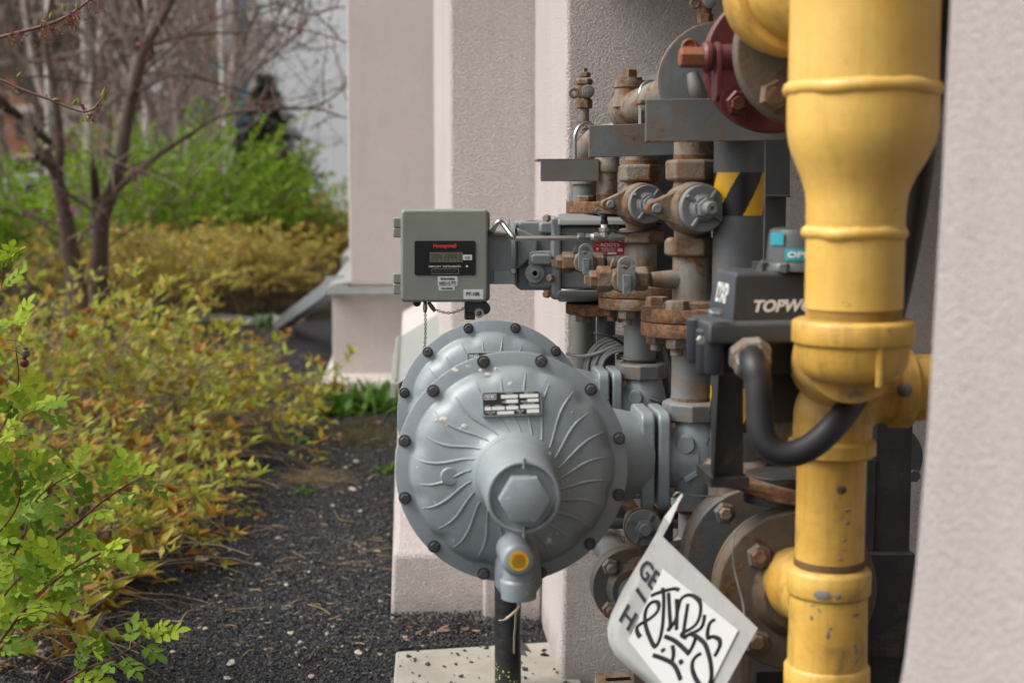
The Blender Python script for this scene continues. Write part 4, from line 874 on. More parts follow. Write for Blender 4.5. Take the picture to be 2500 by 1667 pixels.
for x, y, Y in ((1851, 1355, 2.04), (1846, 1563, 2.04), (2040, 1355, 2.04), (2040, 1563, 2.04)): bolt(at(x, y, Y), NY, sz(31, at(x, y, Y)), .015, M['brownfl'], T, .0, .001, 'stud_nut', .4); bolt(at(x, y, Y - .014), NY, sz(18, at(x, y, Y)), .013, M['rustp'], T, 0, 0, 'stud')
bolt(at(1768, 1250, 2.195), NY, sz(27, at(1768, 1250, 2.2)), .014, M['darkrust'], T, 0, .001, 'stud_nut', .2); bolt(at(1769, 1251, 2.182), NY, sz(15, at(1768, 1250, 2.2)), .014, M['rustp'], T, 0, 0, 'stud')
b = B(); cx = at(1900, 1200, 2.12); 
b.prism([at(1760, 1188, 2.06), at(1800, 1196, 2.05), at(1880, 1226, 2.04), at(1960, 1238, 2.04), at(2000, 1236, 2.04), at(2000, 1215, 2.04), at(1950, 1205, 2.04), at(1850, 1180, 2.05), at(1780, 1178, 2.06)], (0, .14, 0)); b.build('mounting_pad', M['rust'], T, bevel=.003)
b = B(); b.lathe((cx.x, 2.12, at(1900, 1222, 2.12).z), ZU, [(0, .052), (.012, .050), (.013, .044), (.026, .043), (.027, .050), (.042, .050), (.044, .040)], 40); b.build('stem_neck', M['blackp'], T, bevel=.001)
b = B(); b.plate(1886, 1028, 1940, 1120, 2.02, .05); b.build('stem_column', M['greyl'], T, bevel=.003)
b = B(); b.plate(1741, 900, 1815, 1172, 1.99, .012); b.plate(1735, 1165, 1830, 1190, 1.975, .10); b.prism([at(1741, 900, 1.9915), at(1755, 900, 1.97), at(1742, 1172, 1.97), at(1737, 1172, 1.9915)], (0, .008, 0)); b.build('mounting_plate', M['blackp'], T, bevel=.002)
b = B(); b.plate(1870, 870, 2050, 1032, 1.97, .10, 8); b.build('actuator_drum', M['black'], T, bevel=.006)

# --- switch box
YS = 1.86; T = thing('switch_box', 'dark blue-grey valve switch box with white lettering and a smoked dome on top', 'switch box', at(1850, 920, YS + .05))
X0, X1 = 1796, 2120
b = B(); D = .13
def bx(y, xl, xr, ys_, yb): return [at(xl, y, ys_), at(xr, y, ys_), V3((at(xr, y, ys_).x, yb, at(xl, y, ys_).z)), V3((at(xl, y, ys_).x, yb, at(xl, y, ys_).z))]
def rot(pts, a, c):
    return [V3((c.x + (p.x - c.x) * math.cos(a) - (p.y - c.y) * math.sin(a), c.y + (p.x - c.x) * math.sin(a) + (p.y - c.y) * math.cos(a), p.z)) for p in pts]
# cover seen corner-on: front face runs right, left face runs back to the left
def quad(y, fx, fY, lx, lY, rx, rY):    # front-left corner, back-left corner, front-right corner at photo row y of the front corner
    f_ = at(fx, y, fY); z = f_.z; l = at(lx, y, lY); r = at(rx, y, rY); l = V3((l.x, lY, z)); r = V3((r.x, rY, z)); return [l, f_, r, r + (l - f_)]
rows = [quad(790, 1785, YS, 1722, YS + .10, 2130, YS + .03), quad(672, 1794, YS + .008, 1746, YS + .10, 2110, YS + .038), quad(664, 1800, YS + .014, 1752, YS + .097, 2104, YS + .044)]
b.grid(rows, True, True, True); co = b.build('cover', M['actu'], T, bevel=.004)
fn = (rows[0][2] - rows[0][1]).normalized(); 
def onf(u_, v_, off): # cover front face coordinates
    a = rows[0][1].lerp(rows[0][2], u_); c = rows[1][1].lerp(rows[1][2], u_); n = (c - a).cross(rows[0][2] - rows[0][1]).normalized(); n = n if n.y < 0 else -n; return a.lerp(c, v_) + n * off
pn = B().prism([onf(.09, .06, .0006), onf(.9, .06, .0006), onf(.9, .78, .0006), onf(.09, .78, .0006)], V3((0, .004, 0))); pn.build('front_panel', M['actpanel'], T)
b = B(); o_ = onf(.135, .22, .0012); b.text('TOPWORX', o_, fn, (onf(.1, 1, 0) - onf(.1, 0, 0)), (onf(.72, 0, 0) - onf(.135, 0, 0)).length, (onf(.1, .50, 0) - onf(.1, .24, 0)).length, .0006, .035, .25); b.build('lettering', M['white'], co)
def onl(u_, v_, off):
    a = rows[0][0].lerp(rows[0][1], u_); c = rows[1][0].lerp(rows[1][1], u_); n = (c - a).cross(rows[0][1] - rows[0][0]).normalized(); n = n if n.x < 0 else -n; return a.lerp(c, v_) + n * off
b = B(); vs_, fs_ = text_geo('DXP', .02); mn, mx = vs_.min(0), vs_.max(0); b.add([onl(.30 + .50 * (v[0] - mn[0]) / (mx[0] - mn[0]), .38 + .42 * (v[1] - mn[1]) / (mx[1] - mn[1]), .0012 if v[2] > 0 else .0004) for v in vs_], fs_); b.build('side_lettering', M['white'], co)
b = B(); fl_ = [quad(842, 1730, YS - .03, 1684, YS + .10, 2170, YS - .0), quad(800, 1730, YS - .03, 1684, YS + .10, 2170, YS - .0), quad(788, 1735, YS - .025, 1688, YS + .10, 2165, YS + .004)]
b.grid(fl_, True, True, True); b.build('base_rim', M['actu'], T, bevel=.004)
b = B(); b.grid([quad(915, 1760, YS + .02, 1722, YS + .11, 2140, YS + .03), quad(838, 1752, YS + .0, 1705, YS + .11, 2140, YS + .03)], True, True, True)
for x, yy, Yq in ((1700, 855, YS + .06), (1724, 868, YS + .02), (1745, 872, YS - .005)): c = at(x, yy, Yq); b.lathe(V3((c.x, c.y, at(x, 915 if x > 1710 else 885, Yq).z)), ZU, [(0, .010), (.004, .013), (.06, .014)], 20)
b.build('lower_housing', M['actu'], T, bevel=.003)
bolt(at(1711, 830, YS - .02), NY, .006, .004, M['zinc'], T, name='cover_screw'); bolt(at(1748, 768, YS - .022), V3((0, -.3, 1)), .010, .006, M['zinc'], T, name='cover_screw')
b = B(); c = at(1950, 659, YS + .06); zt_ = at(1950, 612, YS + .06).z - c.z
b.lathe(c, ZU, [(0, .056), (.006, .055), (.0065, .052), (.011, .050), (.012, .044)], 40)
for k in range(10): a = R(36 * k + 200); b.box(c + V3((.056 * math.cos(a), .056 * math.sin(a), .005)), .010, .010, .012, Matrix.Rotation(a, 3, 'Z'))
b.build('dome_ring', M['dome'], T, bevel=.001)
b = B(); zt_ = at(1950, 558, YS + .02).z - c.z; b.lathe(c + ZU * .010, ZU, [(0, .0435), ((zt_ - .010) * .8, .0405), ((zt_ - .010) * .95, .038), (zt_ - .010, .032)], 48); b.build('indicator_dome', M['dome'], T)
def wrap_label(name, a0, a1, z0, z1, mat, txt=None):
    r = .0442; pts = [[c + V3((r * math.cos(R(a0 + (a1 - a0) * k / 10)), r * math.sin(R(a0 + (a1 - a0) * k / 10)), z)) for k in range(11)] for z in (z0, z1)]
    o = B().grid(pts).build(name, M[mat], T)
    if txt:
        vs_, fs_ = text_geo(txt, .02); mn, mx = vs_.min(0), vs_.max(0); B().add([c + V3(((r + (.0008 if v[2] > 0 else .0002)) * math.cos(R(a0 + 5 + 50 * (v[0] - mn[0]) / (mx[0] - mn[0]))), (r + (.0008 if v[2] > 0 else .0002)) * math.sin(R(a0 + 5 + 50 * (v[0] - mn[0]) / (mx[0] - mn[0]))), z0 + (z1 - z0) * (.24 + .52 * (v[1] - mn[1]) / (mx[1] - mn[1])))) for v in vs_], fs_).build('lettering', M['white'], o)
wrap_label('open_label', 231, 318, .0145, .0295, 'cyan', 'OPEN')
wrap_label('side_label', 198, 228, .034, .050, 'cyan', None)
# --- conduit
T = thing('black_conduit', 'thick black flexible conduit looping from the switch box across the yellow elbow', 'conduit', at(1910, 1110, 1.78))
r_ = sz(33.5, at(1870, 1000, 1.78))
b = B(); b.tube([at(1832, 868, 1.83), at(1842, 893, 1.795), at(1851, 935, 1.785), at(1853, 1000, 1.78), at(1860, 1060, 1.775), at(1885, 1097, 1.77), at(1930, 1108, 1.765), at(1985, 1086, 1.765), at(2040, 1035, 1.775), at(2085, 975, 1.80), at(2130, 890, 1.87), at(2170, 800, 1.92), at(2205, 660, 1.92), at(2238, 480, 1.88), at(2262, 300, 1.82), at(2285, 150, 1.78), at(2305, 30, 1.74), at(2330, -120, 1.72)], [r_] * 6 + [r_ * .98] * 4 + [r_ * .95] * 8, 24, 6); b.build('hose', M['black'], T)
b = B(); c = at(1832, 872, 1.835); ax = V3((.05, -.8, -.6)); b.lathe(c - ax.normalized() * .01, ax, [(0, .028), (.012, .0285), (.016, .025), (.030, .024), (.033, .020)], 8, .3); b.build('gland_nut', M['greyl'], T, bevel=.0015)
# --- wheel behind
T = thing('wall_flange', 'dark round flange plate half hidden behind the black strut post', 'flange', at(2172, 1120, 2.62)); disc_at(T, 'flange_plate', 2172, 1118, 2.6, 84, .03, 'dark'); bolt(at(2230, 1160, 2.597), NY, .012, .008, M['dark'], T)

# ---------------------------------------------------------------- yellow pipework
Y0 = 1.72
T = thing('yellow_gas_pipe', 'thick yellow gas pipe narrowing through a reducer to a threaded elbow', 'pipe', at(2085, 940, Y0))
X = at(2090, 500, Y0).x; z_ = lambda y: at(2090, y, Y0 - .06).z; s_ = lambda p: sz(p, V3((X, Y0, 1.1)))
ZR = lambda ylist: [(z_(y) - z_(600), s_(p)) for y, p in ylist]
b = B(); b.lathe((at(2109, 100, Y0).x, Y0, z_(600)), ZU, ZR([(205, 178), (100, 178), (-1010, 178)]), 64); b.build('upper_pipe', M['yel'], T)
rows = []
for y, p, xc in ((545, 119, 2088), (500, 120.5, 2090), (470, 124, 2091.5), (430, 138, 2095), (390, 158, 2099.5), (350, 174, 2103), (310, 181, 2105.5), (260, 182, 2106.5), (210, 180.5, 2107)):
    cx = at(xc, y, Y0).x; rows.append([V3((cx + s_(p) * math.cos(2 * math.pi * k / 64), Y0 + s_(p) * math.sin(2 * math.pi * k / 64), z_(y))) for k in range(64)])
b = B(); b.grid(rows, True, True, True); b.build('reducer', M['yel'], T)
for yw, pw, xc, rad in ((210, 171, 2108, 20), (572, 111, 2088, 18)):
    b = B(); c = V3((at(xc, yw, Y0).x, Y0, z_(yw))); pts_ = []; rr_ = []
    for k in range(73):
        a = 2 * math.pi * k / 72; rr0 = s_(pw + 2 * math.sin(a * 5)); pts_.append(c + V3((math.cos(a) * rr0, math.sin(a) * rr0, s_(2.0) * math.sin(a * 4 + 1) + s_(1.0) * math.sin(a * 9)))); rr_.append(s_(rad * (1 + .035 * math.sin(a * 11 + 2) + .03 * math.sin(a * 23))))
    b.tube(pts_, rr_, 10, caps=False); b.build('weld_bead', M['yel'], T)
b = B(); c = at(2085, 700, Y0); b.lathe((c.x, Y0, z_(600)), ZU, ZR([(762, 118.5), (590, 119), (545, 119)]), 56); b.build('lower_pipe', M['yel'], T)
b = B()
for i in range(5):
    y = 762 + 7.2 * i; b.lathe((c.x, Y0, z_(600)), ZU, ZR([(y + 5.6, 108), (y + 4.4, 116), (y + 2.2, 116), (y + 1, 108)]), 56, caps=(False, False))
b.build('pipe_thread', M['yelr'], T)
b = B(); b.lathe((c.x, Y0, z_(600)), ZU, ZR([(799, 109.5), (760, 109.5)]), 56); b.build('thread_root', M['yelth'], T)
c = at(2081, 860, Y0); b = B(); b.lathe((c.x, Y0, z_(600)), ZU, ZR([(947, 70), (943, 95), (930, 118), (905, 132), (870, 137.5), (852, 139), (850, 147), (845, 149), (800, 149), (794, 146), (790, 138), (790, 112)]), 64)
b.box((at(2103, 897, Y0).x, Y0 - s_(137), z_(897)), s_(15), s_(12), s_(95)); eo = b.build('threaded_elbow', M['yelr'], T, bevel=.002)
b = B(); b.tube([(c.x, Y0, z_(880)), (c.x + .01, Y0 + .08, z_(905)), (c.x + .03, Y0 + .17, z_(945)), (c.x + .04, Y0 + .22, z_(945))], s_(120), 40, 6); b.build('elbow_bend', M['yelr'], T)
Y1 = 1.90
T = thing('yellow_tee_pipe', 'yellow pipe dropping from a side elbow into a rusty-collared tee', 'pipe', at(2027, 1660, Y1))
X = at(2027, 1260, Y1).x; zq = lambda y: at(2027, y, Y1 - .04).z; s_ = lambda p: sz(p, V3((X, Y1, .9)))
b = B(); b.cyl((X, Y1, zq(1400)), (X, Y1, zq(1095)), s_(84), n=56); b.build('vertical_pipe', M['yelr'], T)
zh = at(2200, 946, Y1).z; b = B(); b.cyl((at(2215, 946, Y1).x, Y1, zh), (1.30, Y1, zh), s_(81), n=56); b.build('side_pipe', M['yelr'], T)
b = B(); b.tube([(at(2172, 946, Y1).x, Y1, zh), (at(2120, 946, Y1).x, Y1, zh), (at(2075, 962, Y1).x, Y1, at(2075, 962, Y1).z), (at(2040, 1000, Y1).x, Y1, at(2040, 1000, Y1).z), (X + .001, Y1, zq(1040)), (X, Y1, zq(1082))], [s_(88), s_(90), s_(96), s_(97), s_(96), s_(95)], 44, 6)
b.lathe((X, Y1, zq(1125)), ZU, [(0, s_(98)), (.003, s_(106)), (.020, s_(106)), (.024, s_(97))], 56)
xa = at(2166, 946, Y1).x; b.lathe((xa, Y1, zh), XR, [(0, s_(90)), (.004, s_(99)), (.026, s_(99)), (.030, s_(86))], 56); b.build('side_elbow', M['yelr'], T, bevel=.0015)
b = B(); b.sphere((at(2196, 945, Y1).x - .01, Y1 - s_(93), zh + .004), .010, 12); b.build('elbow_lug', M['grey'], T)
b = B(); b.lathe((X, Y1, zq(1700)), ZU, [(0, s_(98)), (.3, s_(96))][:1] + [(zq(1640) - zq(1700), s_(98)), (zq(1470) - zq(1700), s_(95)), (zq(1464) - zq(1700), s_(101)), (zq(1460) - zq(1700), s_(103)), (zq(1412) - zq(1700), s_(103)), (zq(1404) - zq(1700), s_(98)), (zq(1398) - zq(1700), s_(84))], 60)
b.lathe((X, Y1, zq(1720)), ZU, [(0, s_(100)), (.01, s_(106)), (zq(1648) - zq(1720), s_(106)), (zq(1640) - zq(1720), s_(100))], 60)
zb_ = at(1960, 1470, Y1).z - .004; b.lathe((X, Y1 + .03, zb_ + .0), V3((-.10, 1, .0)), [(0, s_(92)), (.045, s_(92)), (.060, s_(98)), (.075, s_(98)), (.11, s_(84))], 48); b.build('tee_fitting', M['yelr'], T, bevel=.0015)
b = B(); b.cyl((X, Y1, .0), (X, Y1, zq(1690)), s_(84), n=48); b.build('lower_pipe', M['yelr'], T)
b = B(); 
for i in range(3): b.lathe((X, Y1, zq(1400) + .001 + i * .0035), ZU, [(0, s_(84)), (.001, s_(87)), (.0022, s_(87)), (.0032, s_(84))], 48, caps=(False, False))
b.build('pipe_thread', M['yelth'], T)
fp = B()
for x, y, w_, h_ in ((2054, 1195, 13, 12), (2070, 1247, 10, 4.5), (2069, 1276, 8, 5.5), (2062, 1318, 5, 4.5), (2060, 1342, 6, 2.5), (2052, 1364, 8, 2.5), (1983, 1510, 4, 7), (2018, 1545, 4, 12), (2024, 1530, 3, 5), (2090, 1500, 14, 3), (2005, 1450, 22, 13), (2040, 1450, 9, 8), (2085, 1575, 4, 5)):
    rr_ = s_(84.6) if y < 1390 else (s_(103.6) if y < 1465 else s_(97.2)); q0 = at(x, y, Y1 - .045); dx = max(-.97, min(.97, (q0.x - X) / rr_)); nn_ = V3((dx, -math.sqrt(1 - dx * dx), 0)); fp.lathe(V3((X, Y1, q0.z)) + nn_ * (rr_ - .0004), nn_, [(0, s_(w_)), (.0007, s_(w_ * .75))], 9, random.random() * 3, sq=h_ / w_)
fp.build('bare_metal_chips', M['greyl'], T)['kind'] = 'stuff'
T = thing('yellow_branch_pipe', 'short yellow pipe joining the brown flange to the thick yellow pipe at the top', 'pipe', at(1950, 150, 1.85))
c = at(1941, -28, 1.86); r = sz(168, c); b = B(); b.lathe(c + V3((0, .07, 0)), NY, [(0, r * .90), (.05, r * .92), (.06, r), (.085, r), (.095, r * .93)], 56); b.build('weld_neck', M['yelr'], T, bevel=.002)
b = B(); b.tube([c, c + V3((.005, -.07, 0)), c + V3((.03, -.12, .0)), V3((at(2100, -30, Y0).x, Y0, c.z + .03))], r * .80, 44, 6); b.build('pipe_length', M['yelr'], T)

# ---------------------------------------------------------------- post, wires, cables, sign
Yp = 3.20; T = thing('black_post', 'black taped post standing on the concrete slab under the front regulator', 'post', at(1240, 1640, Yp))
X = at(1240, 1500, Yp).x; r_ = sz(32, V3((X, Yp, .3))); b = B(); zt_ = at(1240, 1330, Yp).z
prf = [(0, r_ * 1.02)]
for i in range(14): f = (i + .5) / 14; prf += [(zt_ * (f - .033), r_ * 1.0), (zt_ * (f - .03), r_ * 1.03), (zt_ * (f + .03), r_ * 1.015)]
prf += [(zt_, r_)]
b.lathe((X, Yp, .0), ZU, prf, 32); b.build('post_tube', M['blackp'], T)
b = B(); fp = B(); 
for k in range(30): a = R(165 + 150 * random.random() ** 1.5); zz_ = .066 + .02 * random.gauss(0, 1) * (1 if k < 14 else .5); p = V3((X + math.cos(a) * r_ * 1.035, Yp + math.sin(a) * r_ * 1.035, zz_)); fp.lathe(p, V3((math.cos(a), math.sin(a), 0)), [(-.002, .001 + .0035 * random.random()), (.0006, .0012)], 5, random.random() * 6, sq=.5 + random.random())
fp.build('yellow_paint_flakes', M['flake'], T)
b = B(); b.prism([V3((X + .01, 3.30 + .16, .0285)), V3((X + .045, 3.30 + .15, .0285)), V3((X + .062, 3.30 + .13, .0285)), V3((X + .058, 3.30 + .18, .0285)), V3((X + .075, 3.30 + .16, .0285)), V3((X + .066, 3.30 + .22, .0285)), V3((X + .05, 3.30 + .26, .0285)), V3((X + .03, 3.30 + .3, .0285)), V3((X - .0, 3.30 + .26, .0285))], (0, 0, .0015)); 
props(b.build('tar_patch', M['blackp']), 'ragged black tar patch on the concrete slab beside the post', 'tar patch')
T = thing('cream_wire', 'thin cream wire dangling from the front regulator vent past the black post', 'wire', at(1260, 1465, 2.1)); 
b = B(); b.tube([at(1262, 1450, 2.12), at(1265, 1470, 2.14), at(1266, 1480, 2.16), at(1260, 1500, 2.3), at(1258, 1530, 2.6), at(1255, 1560, 3.0), at(1255, 1600, 3.2), at(1257, 1640, 3.30), at(1260, 1675, 3.36), at(1262, 1690, 3.38)], .0021, 8, 5); b.build('wire_strand', M['cream'], T)
b = B(); b.tube([at(1262, 1466, 2.13), at(1268, 1476, 2.13), at(1262, 1487, 2.13), at(1248, 1500, 2.13), at(1234, 1511, 2.13)], .0019, 8, 4); b.tube([at(1234, 1511, 2.13), at(1226, 1513, 2.13), at(1218, 1514, 2.135)], .0007, 6, 2); b.build('stripped_end', M['cream'], T)
# coiled cables
T = thing('cable_coil', 'coil of thin grey cables tied behind the left gas pipe', 'cable', at(1470, 880, 2.9))
for i in range(6):
    cx, cy, rx, ry = 1506 + 3 * i, 905 - 2 * i, 78 - 6 * i + 3 * (i % 2), 84 - 9 * i
    b = B(); b.tube([at(cx + rx * math.cos(R(a)), cy + ry * math.sin(R(a)), 2.93 - .008 * i) for a in range(165, 400, 15)], .0034, 7, 2); b.build('cable_loop', M['wiregrey'], T)
b = B(); b.tube([at(1385, 864, 2.95), at(1410, 869, 2.93), at(1440, 867, 2.91), at(1470, 858, 2.9), at(1500, 845, 2.9), at(1525, 838, 2.9)], .0036, 7, 4); b.tube([at(1560, 830, 2.9), at(1610, 840, 2.95), at(1630, 900, 2.95), at(1640, 960, 2.95)], .0036, 7, 4); b.tube([at(1565, 830, 2.9), at(1618, 850, 2.95), at(1636, 920, 2.95), at(1650, 985, 2.95)], .0036, 7, 4); b.build('cable_tail', M['wiregrey'], T)
T = thing('cable_tie', 'black cable tie loosely round the coil of grey cables', 'cable tie', at(1470, 830, 2.86)); b = B(); b.tube([at(1440, 813, 2.87), at(1470, 816, 2.86), at(1500, 826, 2.86), at(1522, 840, 2.87)], .003, 6, 3); b.box(at(1443, 814, 2.866), .008, .006, .009); b.build('strap', M['black'], T)
def tie_ring(label, px, py, Y, r, tilt):
    T_ = thing('cable_tie', label, 'cable tie', at(px, py, Y)); b = B(); c = V3((at(px, py, Y).x, Y, at(px, py, Y).z)); b.torus(c, V3((tilt, -.1, 1)), r, .0028, 40, 6); b.box(c + V3((-r * .98, -.012, .002)), .012, .010, .009); b.build('strap', M['black'], T_)
Xl = at(1563, 870, 2.85); tie_ring('black cable tie clamped round the peeling left gas pipe above its union nut', 1557, 872, 2.85, .0385, .08)
tie_ring('black cable tie below the round cover of the left plug valve', 1558, 556, 2.85, .047, -.12)
# tiny brass needle valves
for lab, px, py, Y in (('small hex brass valve with black lever between the two regulator bodies', 1607, 985, 2.62), ('tiny black-levered valve behind the front union nut', 1716, 1075, 2.30)):
    T = thing('needle_valve', lab, 'valve', at(px, py + 40, Y)); c = at(px, py, Y); b = B(); b.hex(V3((c.x, c.y, at(px, py + 38, Y).z)), ZU, .016, .028, 6, .3); b.lathe(V3((c.x, c.y, at(px, py + 60, Y).z)), ZU, [(0, .008), (.02, .008)], 16); b.lathe(V3((c.x, c.y, c.z - .012)), ZU, [(0, .007), (.018, .006)], 14); b.build('hex_body', M['valve'], T)
    b = B(); b.tube([c + V3((-.014, 0, .010)), c + V3((0, -.004, .004)), c + V3((.016, -.006, .002)), c + V3((.022, -.006, .002))], [.004, .0075, .0075, .005], 10, 3); b.build('lever', M['black'], T)

# --- hanging sign with graffiti sticker
YG = 1.955; T = thing('hanging_sign', 'bent white plastic warning sign hanging askew by a wire with a graffiti sticker', 'sign', at(1640, 1640, YG))
A_, Bc, Lc = V3((1605, 1297, 0)), V3((1850, 1532, 0)), V3((1476, 1560, 0))
ud = (Bc - A_); vd = V3((-150, 270, 0))                       # along the top right edge, and down the left edge
def YP(x, y): return YG - .00017 * ((x - 1650) + (y - 1500))
def gp(x, y, off): return at(x, y, YP(x, y) + off)
def gpoly(b, pts, off, th): b.prism([gp(x, y, off) for x, y in pts], (0, th, 0))
def sg(u, v):
    x = 1605 + 245 * u - 128 * v; y = 1297 + 235 * u + 236 * v
    # left edge bows outwards and curls backwards near the middle
    Y = YP(x, y)
    cu = max(0.0, .16 - u) / .16; Y += .030 * cu * cu * math.sin(math.pi * min(max(v - .1, 0), .9)) * 1.0
    x += -7 * math.sin(math.pi * min(v, 1)) * (1 - u)
    Y += .012 * math.sin(v * 2.2) * (1 - u)
    return x, y, Y
nu, nv = 30, 44
LEFT = [(1297, 1605), (1340, 1580), (1380, 1555), (1440, 1519), (1500, 1491), (1530, 1483), (1552, 1483), (1575, 1489), (1600, 1504), (1630, 1534), (1667, 1579), (1790, 1700)]
RIGHT = [(1297, 1605), (1532, 1850), (1667, 1775), (1790, 1702)]
def srow(off):
    rows = []
    for j in range(nv + 1):
        y = 1297 + 493 * j / nv; xl = float(np.interp(y, *zip(*LEFT))); xr = max(xl + .5, float(np.interp(y, *zip(*RIGHT)))); row = []
        for i in range(nu + 1):
            x = xl + (xr - xl) * i / nu; dl = x - xl
            cu = max(0, 1 - dl / 30.0) * min(1, max(0, (y - 1330) / 90)); Y = YP(x, y) + .014 * cu * cu + .004 * math.sin(y * .02 + x * .012)*0
            row.append(at(x, y, Y + off))
        rows.append(row)
    return rows
fr = srow(0); bk = srow(.0022); b = B(); b.grid(fr); b.grid([r[::-1] for r in bk])
b.grid([[p for p in fr[0]], [p for p in bk[0]]]); b.grid([[r[0] for r in fr], [r[0] for r in bk]]); b.grid([[r[-1] for r in fr], [r[-1] for r in bk]])
b.build('sign_board', M['sign'], T, ang=60)
b = B(); tp = [[at(1664, 1203, 2.02), at(1668, 1208, 2.02)], [at(1648, 1228, 2.01), at(1654, 1234, 2.0)], [at(1622, 1262, 1.985), at(1636, 1276, 1.965)], [gp(1605, 1297, 0), gp(1618, 1309, 0)]]
b.grid(tp); b.grid([[p + V3((.0, .002, 0)) for p in r[::-1]] for r in tp]); b.build('folded_corner', M['sign'], T)
def clipped(u_, v_): x, y, Y = sg(u_, v_); return x, y
b = B()
def stext(s, x, y, w, h):      # lettering runs along the upper right edge
    o = gp(x, y, -.0014); ux_ = (gp(x + 64, y + 75, -.0014) - o).normalized(); uy_ = (gp(x + 48, y - 88, -.0014) - o).normalized(); b.text(s, o, ux_, uy_, sz(w, o), sz(h, o), .0005, .015)
stext('GE', 1555, 1399, 58, 46)
gpoly(b, [(1551, 1441), (1557, 1432), (1578, 1463), (1573, 1472)], -.0016, .0004)
stext('HI', 1510, 1513, 50, 47)
b.build('lettering', M['ink'], T)
st = B(); gpoly(st, [(1619, 1388), (1802, 1537), (1690, 1760), (1534, 1562)], -.0024, .0012); sto = st.build('graffiti_sticker', M['white'], T)
sk = []
Z7 = lambda pts: [(x / 3.357 + 1400, y / 3.357 + 1200) for x, y in pts]
sk.append([(640, 860), (680, 840), (760, 815), (830, 800), (868, 808)])
sk.append([(735, 790), (745, 860), (745, 950), (738, 1080), (720, 1190), (690, 1260), (670, 1270), (640, 1220), (605, 1130), (590, 1050), (600, 970), (640, 915), (685, 905), (705, 940), (690, 990), (630, 1045), (550, 1090), (525, 1120), (530, 1160), (550, 1190)])
sk.append([(785, 830), (790, 920), (795, 1010), (800, 1090), (785, 1140), (840, 1060), (865, 960), (885, 890), (930, 855), (980, 855), (1030, 890), (1050, 950), (1040, 1030), (1010, 1090), (960, 1130), (890, 1170), (930, 1200)])
sk.append([(850, 880), (855, 1000), (850, 1130)]); sk.append([(945, 920), (930, 1010), (915, 1110), (905, 1180)])
sk.append([(1080, 1010), (1070, 1080), (1040, 1130), (960, 1170), (900, 1200)])
sk.append([(1165, 1050), (1125, 1080), (1105, 1150), (1110, 1200), (1150, 1190), (1195, 1210), (1205, 1260), (1180, 1320), (1160, 1350)])
sk.append([(960, 1160), (1030, 1200), (1080, 1250), (1110, 1330), (1130, 1420), (1135, 1520), (1110, 1590), (1060, 1600), (1010, 1540), (980, 1460), (985, 1390), (1020, 1345), (1050, 1330)])
sk.append([(750, 1185), (820, 1215), (880, 1260), (950, 1330)]); sk.append([(1010, 1190), (985, 1260), (950, 1325)]); sk.append([(815, 1260), (825, 1330), (815, 1390)])
sk.append([(655, 1340), (730, 1365), (810, 1405), (850, 1460), (880, 1540)]); sk.append([(730, 1290), (742, 1306)]); sk.append([(878, 1380), (890, 1408)])
b = B()
for i, s in enumerate(sk):
    p = Z7(s); c = crom([V3((x, y, 0)) for x, y in p], 6); b.tube([gp(q.x, q.y, -.0025 - .00003 * i) for q in c], sz(6.6, at(1650, 1500, YG)), 8, flat=.10)
b.build('ink_strokes', M['ink'], sto)
T = thing('hanging_wire', 'thin pale wire tying the white sign to the valve behind it', 'wire', at(1662, 1203, 2.02)); b = B(); b.tube([gp(1817, 1500, -.001), gp(1813, 1470, .004), at(1800, 1420, 1.97), at(1791, 1380, 1.98), at(1788, 1330, 1.985), at(1795, 1298, 2.0)], .0011, 6, 5); b.tube([at(1660, 1212, 2.02), at(1650, 1218, 2.02), at(1645, 1210, 2.02), at(1652, 1202, 2.02), at(1663, 1203, 2.02), at(1700, 1210, 2.04), at(1762, 1210, 2.06)], .0010, 6, 4); b.build('wire_strand', M['zinc'], T)
# ---------------------------------------------------------------- vegetation helpers
rg = np.random.default_rng(5)
def unit(a): return a / np.maximum(np.linalg.norm(a, axis=-1, keepdims=True), 1e-9)
LEAF5 = (np.array([[0, 0, 0], [.5, .42, .10], [0, .5, 0], [-.5, .42, .10], [0, 1, -.10]], float), [(0, 1, 2), (0, 2, 3), (2, 1, 4), (3, 2, 4)])
def leaf_fine(rows=6, fold=.12, droop=.18, serr=.0):
    v = [(0, 0, 0)]; f = []
    for i in range(1, rows):
        t = i / rows; w_ = .5 * math.sin(math.pi * t ** .8) ** .9 * (1 + serr * (i % 2)); z = -droop * t * t
        v += [(-w_, t, z + fold * w_ * 2), (0, t + .02, z), (w_, t, z + fold * w_ * 2)]
    v.append((0, 1, -droop)); e = len(v) - 1
    f += [(0, 2, 1), (0, 3, 2)]
    for i in range(rows - 2):
        a = 1 + 3 * i; f += [(a, a + 1, a + 4), (a, a + 4, a + 3), (a + 1, a + 2, a + 5), (a + 1, a + 5, a + 4)]
    a = 1 + 3 * (rows - 2); f += [(a, a + 1, e), (a + 1, a + 2, e)]
    return np.array(v, float), f
LEAFF = leaf_fine(6); LEAFS = leaf_fine(7, .10, .10, .10)
